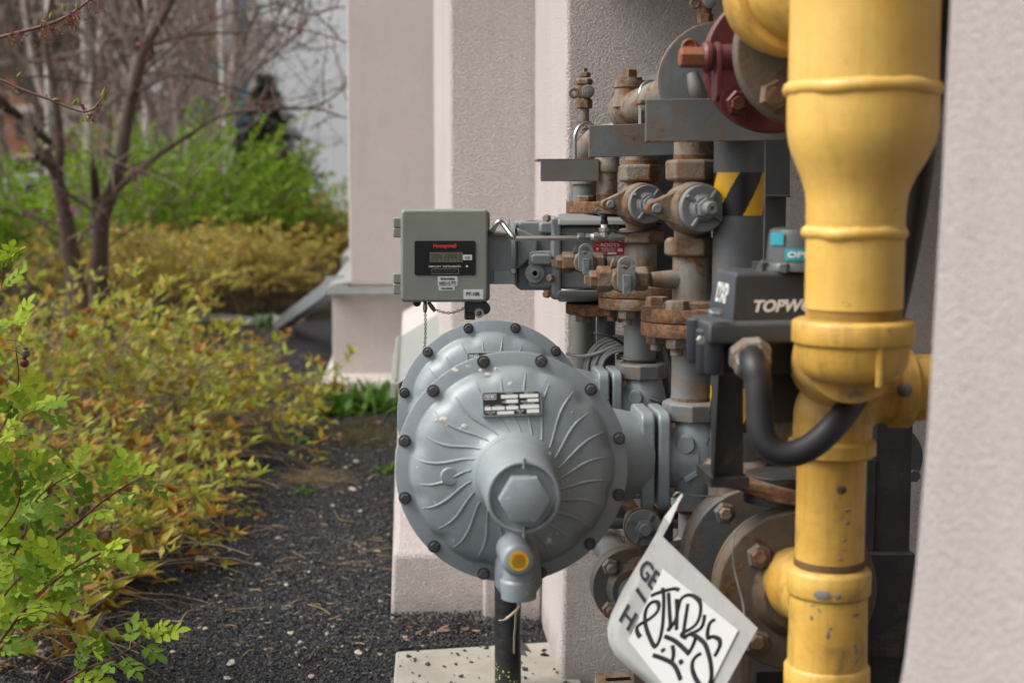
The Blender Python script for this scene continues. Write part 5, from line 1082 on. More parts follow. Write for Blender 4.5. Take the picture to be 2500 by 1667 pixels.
class Leaves:
    def __init__(s): s.p = []; s.d = []; s.u = []; s.s = []; s.w = []; s.t = []
    def add(s, p, d, u, size, wid, tint): s.p.append(tuple(p)); s.d.append(tuple(d)); s.u.append(tuple(u)); s.s.append(size); s.w.append(wid); s.t.append(tint)
    def arrays(s):
        p = np.array(s.p); d = unit(np.array(s.d)); u = np.array(s.u); x = unit(np.cross(d, u)); z = np.cross(x, d)
        return p, x, d, z, np.array(s.s), np.array(s.w), np.array(s.t)
    def bulk(s, name, mat, parent, tmpl, idx=None, kind='stuff'):
        p, x, d, z, sz_, w_, t = s.arrays()
        if idx is not None: p, x, d, z, sz_, w_, t = (q[idx] for q in (p, x, d, z, sz_, w_, t))
        tv, tf = tmpl; k = len(tv)
        V = (p[:, None, :] + x[:, None, :] * (tv[None, :, 0:1] * w_[:, None, None]) + d[:, None, :] * (tv[None, :, 1:2] * sz_[:, None, None]) + z[:, None, :] * (tv[None, :, 2:3] * (w_ * rg.uniform(-1.2, 3.4, len(p)))[:, None, None])).reshape(-1, 3)
        Fa = (np.array(tf)[None] + (np.arange(len(p)) * k)[:, None, None]).reshape(-1, 3)
        o = np_mesh(name, V, Fa, mat, parent, {'tint': np.repeat(t, k)}, True)
        if kind: o['kind'] = kind
        return o
    def split(s, mat, parent, tmpl, fine, n=300, lname='leaf'):
        """the n leaves that show largest become leaf objects sharing a few meshes, the rest one mass"""
        p, x, d, z, sz_, w_, t = s.arrays(); rel = p - np.array(CAM[:]); dp = rel @ np.array(FW[:]); px = CX + F * (rel @ np.array(RT[:])) / dp; py = CY - F * (rel @ np.array(UP[:])) / dp
        vis = (px > -20) & (px < 2520) & (py > 0) & (py < 1690); score = sz_ / dp * vis * np.abs(z @ np.array(FW[:]) * .6 + .5) * (1.6 - np.clip((dp - dp.min()) / max(np.ptp(dp), .01), 0, 1))
        order = np.argsort(-score); big = order[:n]; rest = order[n:]
        ms = []
        for k in range(7):
            me = bpy.data.meshes.new('leaf'); me.from_pydata([tuple(v) for v in fine[0]], [], fine[1]); a = me.attributes.new('tint', 'FLOAT', 'POINT'); a.data.foreach_set('value', [k / 6.0] * len(fine[0])); me.materials.append(mat); me.polygons.foreach_set('use_smooth', [True] * len(me.polygons)); ms.append(me)
        org = ORG[parent]
        for i in big:
            o = bpy.data.objects.new(lname, ms[int(np.clip(round(t[i] * 6), 0, 6))]); COL.objects.link(o); o.parent = parent
            q = p[i]; o.matrix_basis = Matrix(((x[i][0] * w_[i], d[i][0] * sz_[i], z[i][0] * w_[i], q[0] - org.x), (x[i][1] * w_[i], d[i][1] * sz_[i], z[i][1] * w_[i], q[1] - org.y), (x[i][2] * w_[i], d[i][2] * sz_[i], z[i][2] * w_[i], q[2] - org.z), (0, 0, 0, 1)))
        if len(rest): s.bulk('foliage', mat, parent, tmpl, rest)
def tubes(name, lines, mat, parent, n=4, kind=None, tint=None):
    """many polylines [(pts Nx3, r0, r1)] as one mesh"""
    VV, FF, TT = [], [], []; o = 0
    ang = np.arange(n) * 2 * np.pi / n
    for li, (pts, r0, r1) in enumerate(lines):
        pts = np.asarray(pts, float); m = len(pts); tg = unit(np.gradient(pts, axis=0)); ref = np.array([0.31, .2, .93]); u = unit(np.cross(tg, ref)); w_ = np.cross(tg, u); r = np.linspace(r0, r1, m)[:, None, None]
        VV.append((pts[:, None, :] + (u[:, None, :] * np.cos(ang)[None, :, None] + w_[:, None, :] * np.sin(ang)[None, :, None]) * r).reshape(-1, 3))
        a = np.arange(m - 1)[:, None] * n + np.arange(n)[None]; b_ = np.arange(m - 1)[:, None] * n + (np.arange(n)[None] + 1) % n
        FF.append((np.stack([a, b_, b_ + n, a + n], -1) + o).reshape(-1, 4)); o += m * n; TT.append(np.full(m * n, rg.random()))
    ob = np_mesh(name, np.concatenate(VV), np.concatenate(FF), mat, parent, {'tint': np.concatenate(TT)}, True)
    if kind: ob['kind'] = kind
    return ob
def arc(p, az, el, L, droop, m=7, wob=.12):
    pts = [np.array(p, float)]; st = L / (m - 1)
    for i in range(m - 1):
        e = el - droop * i / (m - 1); a = az + wob * rg.normal() ; pts.append(pts[-1] + st * np.array([math.cos(a) * math.cos(e), math.sin(a) * math.cos(e), math.sin(e)]))
        az += wob * .5 * rg.normal()
    return np.array(pts)
def samp(pts, t):
    f = t * (len(pts) - 1); i = min(int(f), len(pts) - 2); return pts[i] + (pts[i + 1] - pts[i]) * (f - i), unit(pts[i + 1] - pts[i])

M['lspi'] = leafmat('spirea_leaf', [(0, (.30, .105, .02)), (.2, (.41, .215, .03)), (.48, (.42, .36, .05)), (1, (.36, .46, .065))], .38)
M['lspf'] = leafmat('spirea_leaf_far', [(0, (.36, .20, .05)), (.5, (.50, .36, .08)), (1, (.44, .42, .08))], .38)
M['lgrn'] = leafmat('fresh_green_leaf', [(0, (.09, .19, .010)), (.5, (.18, .32, .015)), (1, (.29, .44, .025))], .42)
M['lrose'] = leafmat('rose_leaf', [(0, (.085, .175, .010)), (.5, (.175, .30, .014)), (1, (.36, .47, .03))], .38, .7)
M['lweed'] = leafmat('weed_leaf', [(0, (.06, .15, .018)), (1, (.14, .27, .035))], .3, .5)
M['lcon'] = leafmat('conifer_spray', [(0, (.018, .020, .010)), (.6, (.035, .036, .018)), (1, (.07, .048, .028))], .15)
M['bud'] = leafmat('swelling_bud', [(0, (.16, .05, .03)), (.6, (.22, .08, .05)), (1, (.20, .14, .06))], .2)
M['mag'] = leafmat('magenta_blossom', [(0, (.16, .02, .085)), (1, (.28, .05, .17))], .2)
M['stemt'] = leafmat('tan_stem', [(0, (.10, .065, .04)), (.5, (.22, .155, .095)), (1, (.34, .25, .16))], 0, .85)
M['stemr'] = leafmat('red_cane', [(0, (.10, .016, .012)), (1, (.16, .03, .022))], 0, .5)
M['bark'] = paint('redbud_bark', (.078, .050, .033), (.048, .032, .022), rough=.9, bump=.8, dust=0)
M['barkt'] = leafmat('twig_bark', [(0, (.10, .07, .058)), (1, (.22, .17, .145))], 0, .85)
M['barkg'] = leafmat('grey_wood_bark', [(0, (.15, .115, .095)), (.6, (.25, .195, .17)), (1, (.34, .28, .25))], 0, .9)
M['birch'] = paint('birch_bark', (.55, .52, .49), (.40, .37, .34), rough=.85, chip=(.05, .045, .04), chipa=.5)

# ---------------------------------------------------------------- spirea shrubs along the gravel
def spirea(name, label, cat, stems, mat, n_obj, grp, lmin=.022, lmax=.066, dens=.46, fine=LEAFF, low=.52, bare=()):
    T = thing(name, label, cat, (float(np.mean([s[0][0] for s in stems])), float(np.mean([s[0][1] for s in stems])), 0), grp)
    LV = Leaves(); lines = []
    def dress(pts, L, t0):
        nl = int(L * (1 - t0) / .021 * dens); 
        for k in range(nl):
            t = t0 + (1 - t0) * (k + rg.random()) / nl; p, tg = samp(pts, min(t, .999)); a = rg.random() * 6.28
            o_ = np.array([math.cos(a), math.sin(a), .55 + .5 * rg.random()]); d = unit(tg * .55 + o_); s = rg.uniform(lmin, lmax) * (.75 + .4 * t)
            LV.add(p + d * .003, d, (rg.normal() * .4, rg.normal() * .4, 1.0), s, s * rg.uniform(.34, .48), float(np.clip(rg.normal(.70, .24) - (.16 if t > .9 else 0), 0, 1)))
        p, tg = samp(pts, .999); tb = rg.normal(.50, .30)
        for k in range(rg.integers(4, 7)):
            a = k * 2.4 + rg.random(); d = unit(tg * .9 + np.array([math.cos(a), math.sin(a), .5])); s = rg.uniform(lmin, lmax) * 1.05
            LV.add(p, d, (rg.normal() * .3, rg.normal() * .3, 1.0), s, s * rg.uniform(.36, .5), float(np.clip(tb + rg.normal() * .1, 0, 1)))
    for base, az, el, L, dr in stems:
        pts = arc(base, az, el, L, dr, 8, .10); lines.append((pts, .0036, .0016)); dress(pts, L, low + .25 * rg.random())
        for k in range(rg.integers(2, 5)):
            t = rg.uniform(.35, .9); p, tg = samp(pts, t); l2 = L * rg.uniform(.18, .36); a = az + rg.uniform(-1.4, 1.4); q = arc(p, a, rg.uniform(.2, 1.1), l2, .5, 5, .12); lines.append((q, .0016, .0008)); dress(q, l2, .25)
        for _ in range(rg.integers(1, 4)):   # dead tan twigs
            p, tg = samp(pts, rg.uniform(.1, .6)); q = arc(p, rg.random() * 6.28, rg.uniform(-.2, .8), rg.uniform(.12, .45), .9, 6, .16); lines.append((q, .0022, .0011))
    lines += [(q_, .0024, .0012) for q_ in bare]
    o = tubes('stems', lines, M['stemt'], T, 4, 'stuff')
    if n_obj: LV.split(mat, T, LEAF5, fine, n_obj)
    else: LV.bulk('foliage', mat, T, LEAF5)
    return T
def bed_stems(n, y0, y1, hmax, bias=0.0):
    out = []
    while len(out) < n:
        y = rg.uniform(y0, y1); x = rg.uniform(-.30 * y - .25, -.84 + .02 * (y - 5))
        edge = (-.84 - x); az = rg.uniform(-math.pi, math.pi)
        if edge < .35: az = rg.normal(-.25, .9)
        L = rg.uniform(.42, .80) * hmax / .62 * (.62 + .62 * min(1, max(0, edge) / .7)); el = rg.uniform(.75, 1.4); dr = rg.uniform(.5, 1.5)
        out.append(((x, y, 0), az, el, L, dr))
    return out
st1 = bed_stems(150, 4.15, 5.5, .46); st2 = bed_stems(160, 5.5, 6.9, .66); st3 = bed_stems(130, 6.9, 7.9, .58)
for k in range(46): st1.append(((rg.uniform(-1.05, -.80), rg.uniform(3.35, 4.3), 0), rg.normal(-.3, 1.2), rg.uniform(.7, 1.4), rg.uniform(.10, .24), .8))
# long whips reaching over the gravel
for y, az, el, L in ((7.3, -.05, .55, .50), (7.7, .0, .5, .46), (6.8, -.2, .6, .52), (7.1, 0, .45, .50), (6.5, -.3, .75, .55), (6.0, -.1, .6, .52), (7.0, -.4, .9, .62)):
    for k in range(3): (st3 if y > 7.2 else st2).append(((-.86 + .02 * k, y + .08 * rg.normal(), 0), az + .15 * rg.normal(), el + .1 * rg.normal(), L, 1.25))
for y, az in ((4.9, -.7), (4.6, -.9), (5.1, -.3), (5.3, -.5)):
    for k in range(3): st1.append(((-.87, y + .05 * rg.normal(), 0), az + .2 * rg.normal(), .8, .42, 1.7))
spirea('spirea_bush', 'low orange and olive leaved bush nearest the front, behind the green rose', 'bush', st1, M['lspi'], 200, 'yellow and orange leaved bushes', bare=[arc((rg.uniform(-1.25, -.84), rg.uniform(4.0, 5.6), .02), rg.normal(-.4, .8), rg.uniform(.0, .5), rg.uniform(.2, .55), rg.uniform(.2, .9), 6, .14) for k in range(90)])
spirea('spirea_bush', 'dense orange-gold bush spilling over the gravel edge in the middle of the bed', 'bush', st2, M['lspi'], 300, 'yellow and orange leaved bushes', bare=[arc((rg.uniform(-1.3, -.80), rg.uniform(5.4, 7.2), .03), rg.normal(-.3, .8), rg.uniform(.1, .7), rg.uniform(.3, .7), rg.uniform(.4, 1.0), 6, .14) for k in range(110)])
spirea('spirea_bush', 'gold bush at the far end of the bed, its tip pointing toward the pale plinth', 'bush', st3, M['lspi'], 200, 'yellow and orange leaved bushes')
for lab, px, Y, wpx, ztop, n in (('blurred yellow bush directly right of the two tree trunks', 335, 11.6, 150, .76, 150), ('blurred yellow-brown bush behind the grey downspout', 520, 12.9, 150, .66, 140), ('blurred yellow-tipped bush below the big green bush', 610, 13.6, 170, .74, 150), ('pale tan bush farthest off, against the stucco corner', 780, 16.0, 130, .95, 150)):
    c = at(px, 700, Y); w_ = wpx * Y / F; ss = [((c.x + rg.uniform(-.7, .7) * w_, Y + rg.uniform(-.5, .5), 0), rg.uniform(-3.1, 3.1), rg.uniform(.85, 1.5), rg.uniform(.7, 1.1) * ztop * 1.15, rg.uniform(.3, 1.1)) for k in range(n)]
    spirea('spirea_bush', lab, 'bush', ss, M['lspf'], 0, 'yellow and orange leaved bushes', .04, .07, .6)
# soft green bushes
for lab, px, Y, wpx, zt_, n in (('large fresh green bush behind the yellow bushes, left half', 450, 15.2, 120, 1.80, 170), ('large fresh green bush beneath the dark conifer', 615, 16.0, 125, 1.34, 180), ('fresh green bush left of the forked tree', 20, 12.4, 95, 1.36, 150)):
    c = at(px, 700, Y); w_ = wpx * Y / F; ss = [((c.x + rg.uniform(-.75, .75) * w_, Y + rg.uniform(-.6, .6), 0), rg.uniform(-3.1, 3.1), rg.uniform(.9, 1.52), rg.uniform(.55, 1.05) * zt_ * 1.12, rg.uniform(.2, .8)) for k in range(n)]
    spirea('green_bush', lab, 'bush', ss, M['lgrn'], 0, 'fresh green bushes', .04, .075, .8)

# ---------------------------------------------------------------- rose at the lower left corner
T = thing('rose_bush', 'bright green rose with dark red canes at the lower left corner', 'bush', at(60, 1650, 3.1)); T.location.z = 0; ORG[T] = V3(T.location)
RM = []
for k in range(8):
    vs, fs, ts = [], [], []; nl = (5, 7)[k % 2]; Lr = 1.0
    def put(p, d, s, up=(0, 0, 1)):
        d = unit(np.array(d, float)); u = np.array(up, float) + rg.normal(size=3) * .18; x = unit(np.cross(d, u)); z = np.cross(x, d); o = len(vs)
        for a in LEAFS[0]: vs.append(tuple(np.array(p) + x * a[0] * s * .56 + d * a[1] * s + z * a[2] * s * .6)); ts.append(float(np.clip(k / 7 + rg.normal() * .06, 0, 1)))
        fs.extend([tuple(i + o for i in f) for f in LEAFS[1]])
    for j in range((nl - 1) // 2):
        y = .32 + .30 * j
        for sgn in (1, -1): put((0, y, -.06 * y), (sgn * .85, .6, -.15 + .2 * rg.random()), .44 * (1.0 + .10 * j) * rg.uniform(.88, 1.1))
    ye = .32 + .30 * ((nl - 1) // 2 - .35); put((0, ye, -.06), (0.08 * rg.normal(), 1, -.2), .52)
    o = len(vs); w2 = .012
    vs += [(-w2, 0, 0), (w2, 0, 0), (w2, ye, -.06), (-w2, ye, -.06)]; ts += [.7] * 4; fs += [(o, o + 1, o + 2), (o, o + 2, o + 3)]
    me = bpy.data.meshes.new('leaf'); me.from_pydata(vs, [], fs); a = me.attributes.new('tint', 'FLOAT', 'POINT'); a.data.foreach_set('value', ts); me.materials.append(M['lrose']); me.polygons.foreach_set('use_smooth', [True] * len(me.polygons)); RM.append(me)
def rose_leaf(p, d, s, k=None):
    d = V3(d).normalized(); u = V3((rg.normal() * .25, -.45 + rg.normal() * .2, 1)); x = d.cross(u).normalized(); z = x.cross(d); org = ORG[T]; p = V3(p) - org
    o = bpy.data.objects.new('leaf', RM[rg.integers(0, 8) if k is None else k]); COL.objects.link(o); o.parent = T
    o.matrix_basis = Matrix(((x.x * s, d.x * s, z.x * s, p.x), (x.y * s, d.y * s, z.y * s, p.y), (x.z * s, d.z * s, z.z * s, p.z), (0, 0, 0, 1)))
canes = [([(-60, 1660), (0, 1564), (80, 1465), (145, 1408), (245, 1350)], 3.0, .0048), ([(30, 1500), (65, 1408), (100, 1350), (142, 1312), (191, 1274), (245, 1228), (306, 1186), (350, 1165)], 3.2, .0042), ([(110, 1700), (149, 1667), (214, 1630), (268, 1610), (318, 1584), (362, 1560)], 2.95, .003),
         ([(-40, 1420), (10, 1390), (60, 1300), (75, 1240), (120, 1190), (190, 1150)], 3.3, .0034), ([(-50, 1120), (-10, 1070), (20, 1010), (45, 930), (40, 860), (35, 800)], 3.25, .0026), ([(-40, 830), (-10, 760), (5, 690), (10, 640)], 3.1, .0026), ([(-60, 1330), (-5, 1300), (40, 1240), (50, 1180), (35, 1140)], 3.25, .003), ([(-50, 1640), (20, 1560), (60, 1490), (110, 1440), (150, 1395)], 3.1, .003), ([(-60, 1560), (-10, 1490), (20, 1440), (60, 1400), (90, 1390)], 3.15, .003), ([(0, 1100), (30, 1060), (60, 1015), (100, 1000)], 3.3, .002)]
for ci, (pts, Y, r_) in enumerate(canes):
    P = crom([at(x, y, Y + .05 * rg.normal()) for x, y in pts], 4); L = sum((P[i + 1] - P[i]).length for i in range(len(P) - 1))
    tubes('cane', [(np.array([q[:] for q in P]), r_, r_ * .45)], M['stemr'], T, 6)
    npn = max(4, int(L / (.085 if ci in (4, 5) else .030))); skip = .22 if Y < 3.05 else .12
    for k in range(npn):
        t = skip + (1 - skip) * (k + rg.random() * .6) / npn; p, tg = samp(np.array([q[:] for q in P]), min(.999, t)); sgn = 1 if k % 2 else -1
        side = V3(tg).cross(V3(FW)).normalized() * sgn; d = side * rg.uniform(.5, 1.1) + V3(tg) * rg.uniform(.1, .7) + V3((rg.normal() * .3, -.25 + rg.normal() * .4, .25 + rg.random() * .25)); rose_leaf(p, d, rg.uniform(.042, .072))
    p, tg = samp(np.array([q[:] for q in P]), .999)
    for k in range(4): rose_leaf(p, V3(tg) + V3((rg.normal() * .7, -.3 + rg.normal() * .5, .2 + rg.random() * .5)), rg.uniform(.035, .062), 6 + k % 2)
for k in range(46):      # inner leaves filling the lower left corner
    x, y = rg.uniform(-10, 175), rg.uniform(1130, 1480); p = at(x, y, 3.3 + rg.random() * .25); rose_leaf(p, (rg.normal(), -.3 + rg.normal() * .5, .35 + .4 * rg.random()), rg.uniform(.045, .07), rg.integers(0, 6))
for x, y, k in ((60, 886, 'stickery'), (63, 862, 'dark')):
    c = at(x, y, 3.25); b = B(); b.lathe(c + V3((0, 0, -.010)), ZU, [(0, .002), (.003, .008), (.009, .0105), (.015, .009), (.018, .004), (.022, .006), (.024, .003)], 14); b.tube([c + V3((.0, 0, .012)), c + V3((-.015, 0, .025)), c + V3((-.04, 0, .03))], .0011, 5, 3); b.build('rose_hip', plain('rose_hip_red', (.10, .015, .018) if k == 'stickery' else (.10, .075, .06), .5), T)

# ---------------------------------------------------------------- forked redbud tree with magenta buds
T = thing('redbud_tree', 'forked bare tree with brown trunks and magenta buds in the shrub bed', 'tree', at(220, 830, 10.5)); T.location.z = 0; ORG[T] = V3(T.location)
Z1 = lambda pts, Y: [at(x / 2.613, y / 2.613, Y) for x, y in pts]
limbs = [('trunk', [(520, 2080), (470, 1700), (440, 1560), (410, 1350), (370, 1130), (385, 950), (360, 700), (330, 500), (290, 250), (330, 0), (350, -200)], 10.4, [.088, .080, .072, .062, .045, .036, .034, .028, .026, .022, .018]),
         ('trunk', [(640, 2080), (630, 1750), (640, 1560), (650, 1400), (720, 1200), (775, 1000), (800, 850), (850, 600), (900, 400), (960, 250), (1080, 30), (1140, -160)], 10.6, [.085, .076, .070, .066, .058, .054, .048, .044, .046, .036, .034, .030]),
         ('limb', [(630, 1560), (612, 1400), (640, 1150), (660, 1050), (640, 980)], 10.7, [.05, .045, .034, .02, .01]), ('limb', [(870, 320), (850, 150), (840, 0), (835, -150)], 10.5, [.036, .03, .026, .024]),
         ('limb', [(375, 1170), (300, 1010), (180, 850), (90, 760), (0, 705), (-120, 640)], 10.3, [.045, .04, .036, .034, .03, .026]), ('limb', [(360, 1100), (270, 930), (160, 790), (60, 650), (20, 580), (-60, 500)], 10.6, [.035, .032, .03, .028, .026, .02]),
         ('limb', [(720, 1240), (860, 1100), (1000, 960), (1150, 860), (1300, 780), (1450, 740), (1650, 720), (1800, 710), (1960, 695), (2100, 620), (2220, 500), (2330, 400)], 10.4, [.03, .026, .022, .018, .016, .014, .013, .012, .010, .008, .006, .004]),
         ('limb', [(1960, 695), (2060, 700), (2130, 720), (2230, 748), (2330, 780)], 10.4, [.009, .008, .007, .006, .004]),
         ('limb', [(930, 390), (1000, 320), (1100, 240), (1250, 190), (1380, 180), (1550, 190), (1800, 180), (2000, 235), (2120, 270), (2230, 283)], 10.3, [.018, .016, .014, .012, .011, .010, .008, .006, .005, .004]),
         ('limb', [(840, 700), (900, 620), (1080, 530), (1180, 500), (1350, 520), (1600, 600), (1750, 670)], 10.8, [.018, .015, .012, .010, .009, .007, .004]),
         ('limb', [(810, 800), (880, 650), (960, 480), (1060, 330), (1140, 200), (1400, 60), (1700, 20), (1900, -60)], 10.9, [.016, .014, .013, .012, .011, .009, .007, .005]),
         ('limb', [(660, 960), (710, 1000), (760, 1130), (800, 1220), (890, 1310)], 10.0, [.010, .010, .009, .007, .004]), ('limb', [(0, 490), (350, 490), (560, 510), (650, 440), (670, 330), (680, 250)], 9.8, [.009, .009, .008, .006, .004, .003]),
         ('limb', [(500, 1560), (540, 1450), (500, 1330), (420, 1250), (300, 1000)], 9.8, [.012, .011, .010, .008, .006]), ('limb', [(700, 1560), (860, 1440), (1000, 1320), (1150, 1240), (1290, 1120)], 9.9, [.008, .007, .006, .005, .003]),
         ('limb', [(380, 1500), (240, 1420), (100, 1380), (0, 1330)], 9.9, [.010, .008, .006, .005]), ('limb', [(1640, 100), (1800, 60), (1960, 120), (2100, 60), (2200, 10)], 10.2, [.006, .005, .005, .004, .003])]
tw = []; mags = Leaves()
for nm, pts, Y, rr_ in limbs:
    P = crom(Z1(pts, Y), 4); P = [p + V3((0, .35 * math.sin(i * .21 + Y * 9), 0)) if nm == 'limb' and i > 3 else p for i, p in enumerate(P)]
    B().tube(P, [q_ * .86 for q_ in rr_], 10 if nm == 'trunk' else 7).build(nm, M['bark'] if rr_[0] > .02 else M['bark'], T)
    A = np.array([q[:] for q in P]); L = float(np.linalg.norm(np.diff(A, axis=0), axis=1).sum())
    for k in range(int(L * (5.0 if nm == 'limb' else 4))):
        t = rg.uniform(.15, 1); p, tg = samp(A, min(.999, t)); az = rg.uniform(0, 6.28); el = rg.uniform(-.5, 1.2)
        q = arc(p, az, el, rg.uniform(.35, 1.1), rg.uniform(-.6, .9), 8, .22); tw.append((q, .0055, .0022))
        for j in range(rg.integers(1, 4)):
            p2, t2 = samp(q, rg.uniform(.3, .95)); q2 = arc(p2, az + rg.uniform(-1.2, 1.2), el + rg.uniform(-.7, .7), rg.uniform(.18, .5), rg.uniform(-.5, .8), 6, .25); tw.append((q2, .0032, .0016))
            for m_ in range(rg.integers(2, 7)):
                p3, t3 = samp(q2, rg.random() * .99); mags.add(p3, rg.normal(size=3), rg.normal(size=3), .016 * rg.uniform(.6, 1.4), .013, .1 * rg.random())
    if nm == 'limb' or True:
        for k in range(int(L * 2.2)):
            p, tg = samp(A, rg.random() * .99); c_ = rg.random()
            if c_ < .55:
                for m_ in range(rg.integers(6, 18)): mags.add(p + rg.normal(size=3) * .035, rg.normal(size=3), rg.normal(size=3), .036 * rg.uniform(.6, 1.3), .026, rg.random())
tubes('twigs', tw, M['barkt'], T, 3, 'stuff'); mags.bulk('blossom_buds', M['mag'], T, LEAF5)

# ---------------------------------------------------------------- woods behind
def rec(out, p, d, L, r, lev, spread=.55):
    m = 6; pts = [np.array(p, float)]; d = np.array(d, float)
    for i in range(m):
        d = unit(d + rg.normal(size=3) * .13 + np.array([0, 0, .05])); pts.append(pts[-1] + d * L / m)
    pts = np.array(pts); out.append((pts, r, r * .5, lev))
    if lev == 0: return
    for k in range((4, 5, 5, 5)[lev] if lev < 4 else 6):
        t = rg.uniform(.30, 1.0); q, tg = samp(pts, min(.999, t)); dd = unit(tg + rg.normal(size=3) * spread * 1.25 + np.array([0, 0, .12])); rec(out, q, dd, L * rg.uniform(.42, .66), r * (.62 - .2 * t), lev - 1, spread)
def wood_tree(name, label, x, y, h, r, lev=3, kind='tree', bmat='barkg', budk=.5, grp='bare trees in the wood behind the garden'):
    T = thing(name, label, 'tree', (x, y, rise(y)), grp); out = []
    rec(out, (x, y, rise(y) - .1), (rg.normal() * .06, rg.normal() * .06, 1), h, r, lev)
    tr = [(p, a, b_) for p, a, b_, l in out if l == lev]; tubes('trunk', tr, M[bmat], T, 9)
    tubes('branches', [(p, max(a, .007), max(b_, .004)) for p, a, b_, l in out if l < lev], M['barkg' if bmat != 'birch' else 'barkg'], T, 3, 'stuff')
    lv = Leaves()
    for p, a, b_, l in out:
        if l <= 1:
            for k in range(3 if rg.random() < budk else 0):
                q, tg = samp(p, rg.random() * .99); lv.add(q + rg.normal(size=3) * .04, rg.normal(size=3), rg.normal(size=3), rg.uniform(.035, .075), rg.uniform(.03, .05), rg.random())
    if lv.p: lv.bulk('buds', M['bud'], T, LEAF5)
    return T
spots = [(60, 19, 4.6, .07, .5), (160, 22, 5, .09, .4), (250, 18.5, 4.4, .06, .7), (320, 24, 5.2, .08, .6), (390, 20, 4.8, .07, .9), (440, 26, 5.6, .08, .8), (490, 19, 4.2, .05, 1.0), (505, 23, 4.4, .05, 1.0), (20, 27, 5.6, .10, .4), (120, 30, 6, .10, .3), (280, 29, 6, .10, .5), (370, 31, 6, .09, .6), (460, 30, 6, .09, .7), (200, 25, 5.4, .08, .4), (640, 25, 2.0, .03, 1.0)]
wl = ['bare grey tree at the far left edge of the wood', 'bare grey-brown tree behind the left trunk of the forked tree', 'small bare tree between the two trunks of the forked tree', 'bare tree just right of the forked tree', 'bare tree with rusty buds in the middle of the wood', 'tall bare tree left of the white birch', 'slender rusty-budded sapling before the white birch', 'rust-budded tree just left of the blue glass', 'hazy bare tree behind the brick building corner', 'hazy tall tree before the brick building', 'hazy bare tree behind the forked tree', 'hazy bare tree deep in the wood', 'hazy bare tree left of the blue glass', 'bare tree in front of the parked car', 'thin rusty sapling against the pale metal wall']
for (px, Y, h, r, bk), lab in zip(spots, wl): wood_tree('bare_tree', lab, at(px, 454, Y).x, Y, h * .92, r, 3 if px < 560 else 2, budk=bk)
for px0, px1, Y, r, lab in ((540, 557, 21, .058, 'white-barked birch trunk left of the blue glass strip'), (118, 108, 23, .05, 'thin white birch trunk behind the left fork'), (204, 208, 26, .055, 'thin pale birch trunk between the forks'), (352, 356, 25, .05, 'pale thin trunk deep in the bare wood')):
    T = thing('birch_tree', lab, 'tree', (at(px1, 454, Y).x, Y, rise(Y)), 'pale birch trunks'); a, c = at(px1, 454, Y), at(px0, 0, Y); a.z = rise(Y) - .1; d = (c - a); B().tube([a, a + d * .4 + V3((.02, 0, 0)), a + d * .8, a + d * 1.4], [r * 1.15, r, r * .95, r * .8], 12, 3).build('trunk', M['birch'], T)
    q = []; 
    for k in range(14): s = a + d * rg.uniform(.4, 1.35); q.append((arc(s[:], rg.random() * 6.28, rg.uniform(.2, 1), rg.uniform(.5, 1.3), -.2, 6, .2), .012, .004))
    tubes('branches', q, M['barkg'], T, 3, 'stuff')
# the wood goes on behind: copies of the trees above, farther off
hz = [(255, 36), (300, 41), (345, 35), (385, 43), (420, 37), (455, 40), (490, 36), (520, 42), (275, 46), (365, 48), (435, 47), (505, 49)]
src = [o for o in COL.objects if o.name.startswith('bare_tree') and o.parent is None]
hl = ['between the left trunk and the brick corner', 'over the brick corner', 'right of the forked tree', 'behind the pale thin trunk', 'behind the rusty-budded trees', 'left of the white birch, far back', 'close left of the white birch', 'directly behind the white birch', 'farthest left of the deep wood', 'in the middle of the deep wood', 'at the back of the deep wood', 'at the edge of the beige building']
for i, ((px, Y), l) in enumerate(zip(hz, hl)):
    s_ = src[(i * 5 + 3) % (len(src) - 2)]; q_ = at(px, 454, Y); copy_tree(s_, (q_.x - s_.location.x, Y - s_.location.y, rise(Y) - s_.location.z), label='distant bare brown tree ' + l)
b = B(); b.grid([[(x, y, rise(60) + h * (1 + .12 * math.sin(x * .35) + .07 * math.sin(x * 1.1))) for x in np.linspace(-40, 6, 60)] for y, h in ((62, -.5), (66, 1.2), (72, 3.2), (84, 5.0), (110, 6.0))]); props(b.build('hill', groundmat('wooded_hill', (.12, .095, .08), (.085, .07, .055), (.17, .13, .10), 3, .4)), kind='structure')
# dark conifer by the pale wall
T = thing('conifer_tree', 'dark drooping conifer against the pale metal building', 'tree', (at(650, 454, 23.5).x, 23.5, rise(23.5))); c = V3(T.location); lv = Leaves(); q = []
B().tube([c, c + V3((.02, 0, 1.2)), c + V3((0, 0, 2.6))], [.07, .05, .01], 8).build('trunk', M['bark'], T)
for k in range(520):
    z = 2.7 * rg.random() ** 1.2; R0 = 1.38 * (1 - z / 2.8) + .06; a = rg.random() * 6.28; L = R0 * rg.uniform(.6, 1.1); pts = arc((c.x, c.y, c.z + z), a, .25, L, .7, 6, .1); q.append((pts, .008, .003))
    for j in range(int(10 + 26 * L)):
        p, tg = samp(pts, rg.uniform(.1, .999)); d = unit(tg + rg.normal(size=3) * .6 + np.array([0, 0, -.25])); s = rg.uniform(.07, .16); lv.add(p, d, (rg.normal() * .3, rg.normal() * .3, 1), s, s * .32, float(np.clip(rg.normal(.4, .3), 0, 1)))
tubes('branches', q, M['barkg'], T, 3, 'stuff'); lv.bulk('needles', M['lcon'], T, LEAF5)
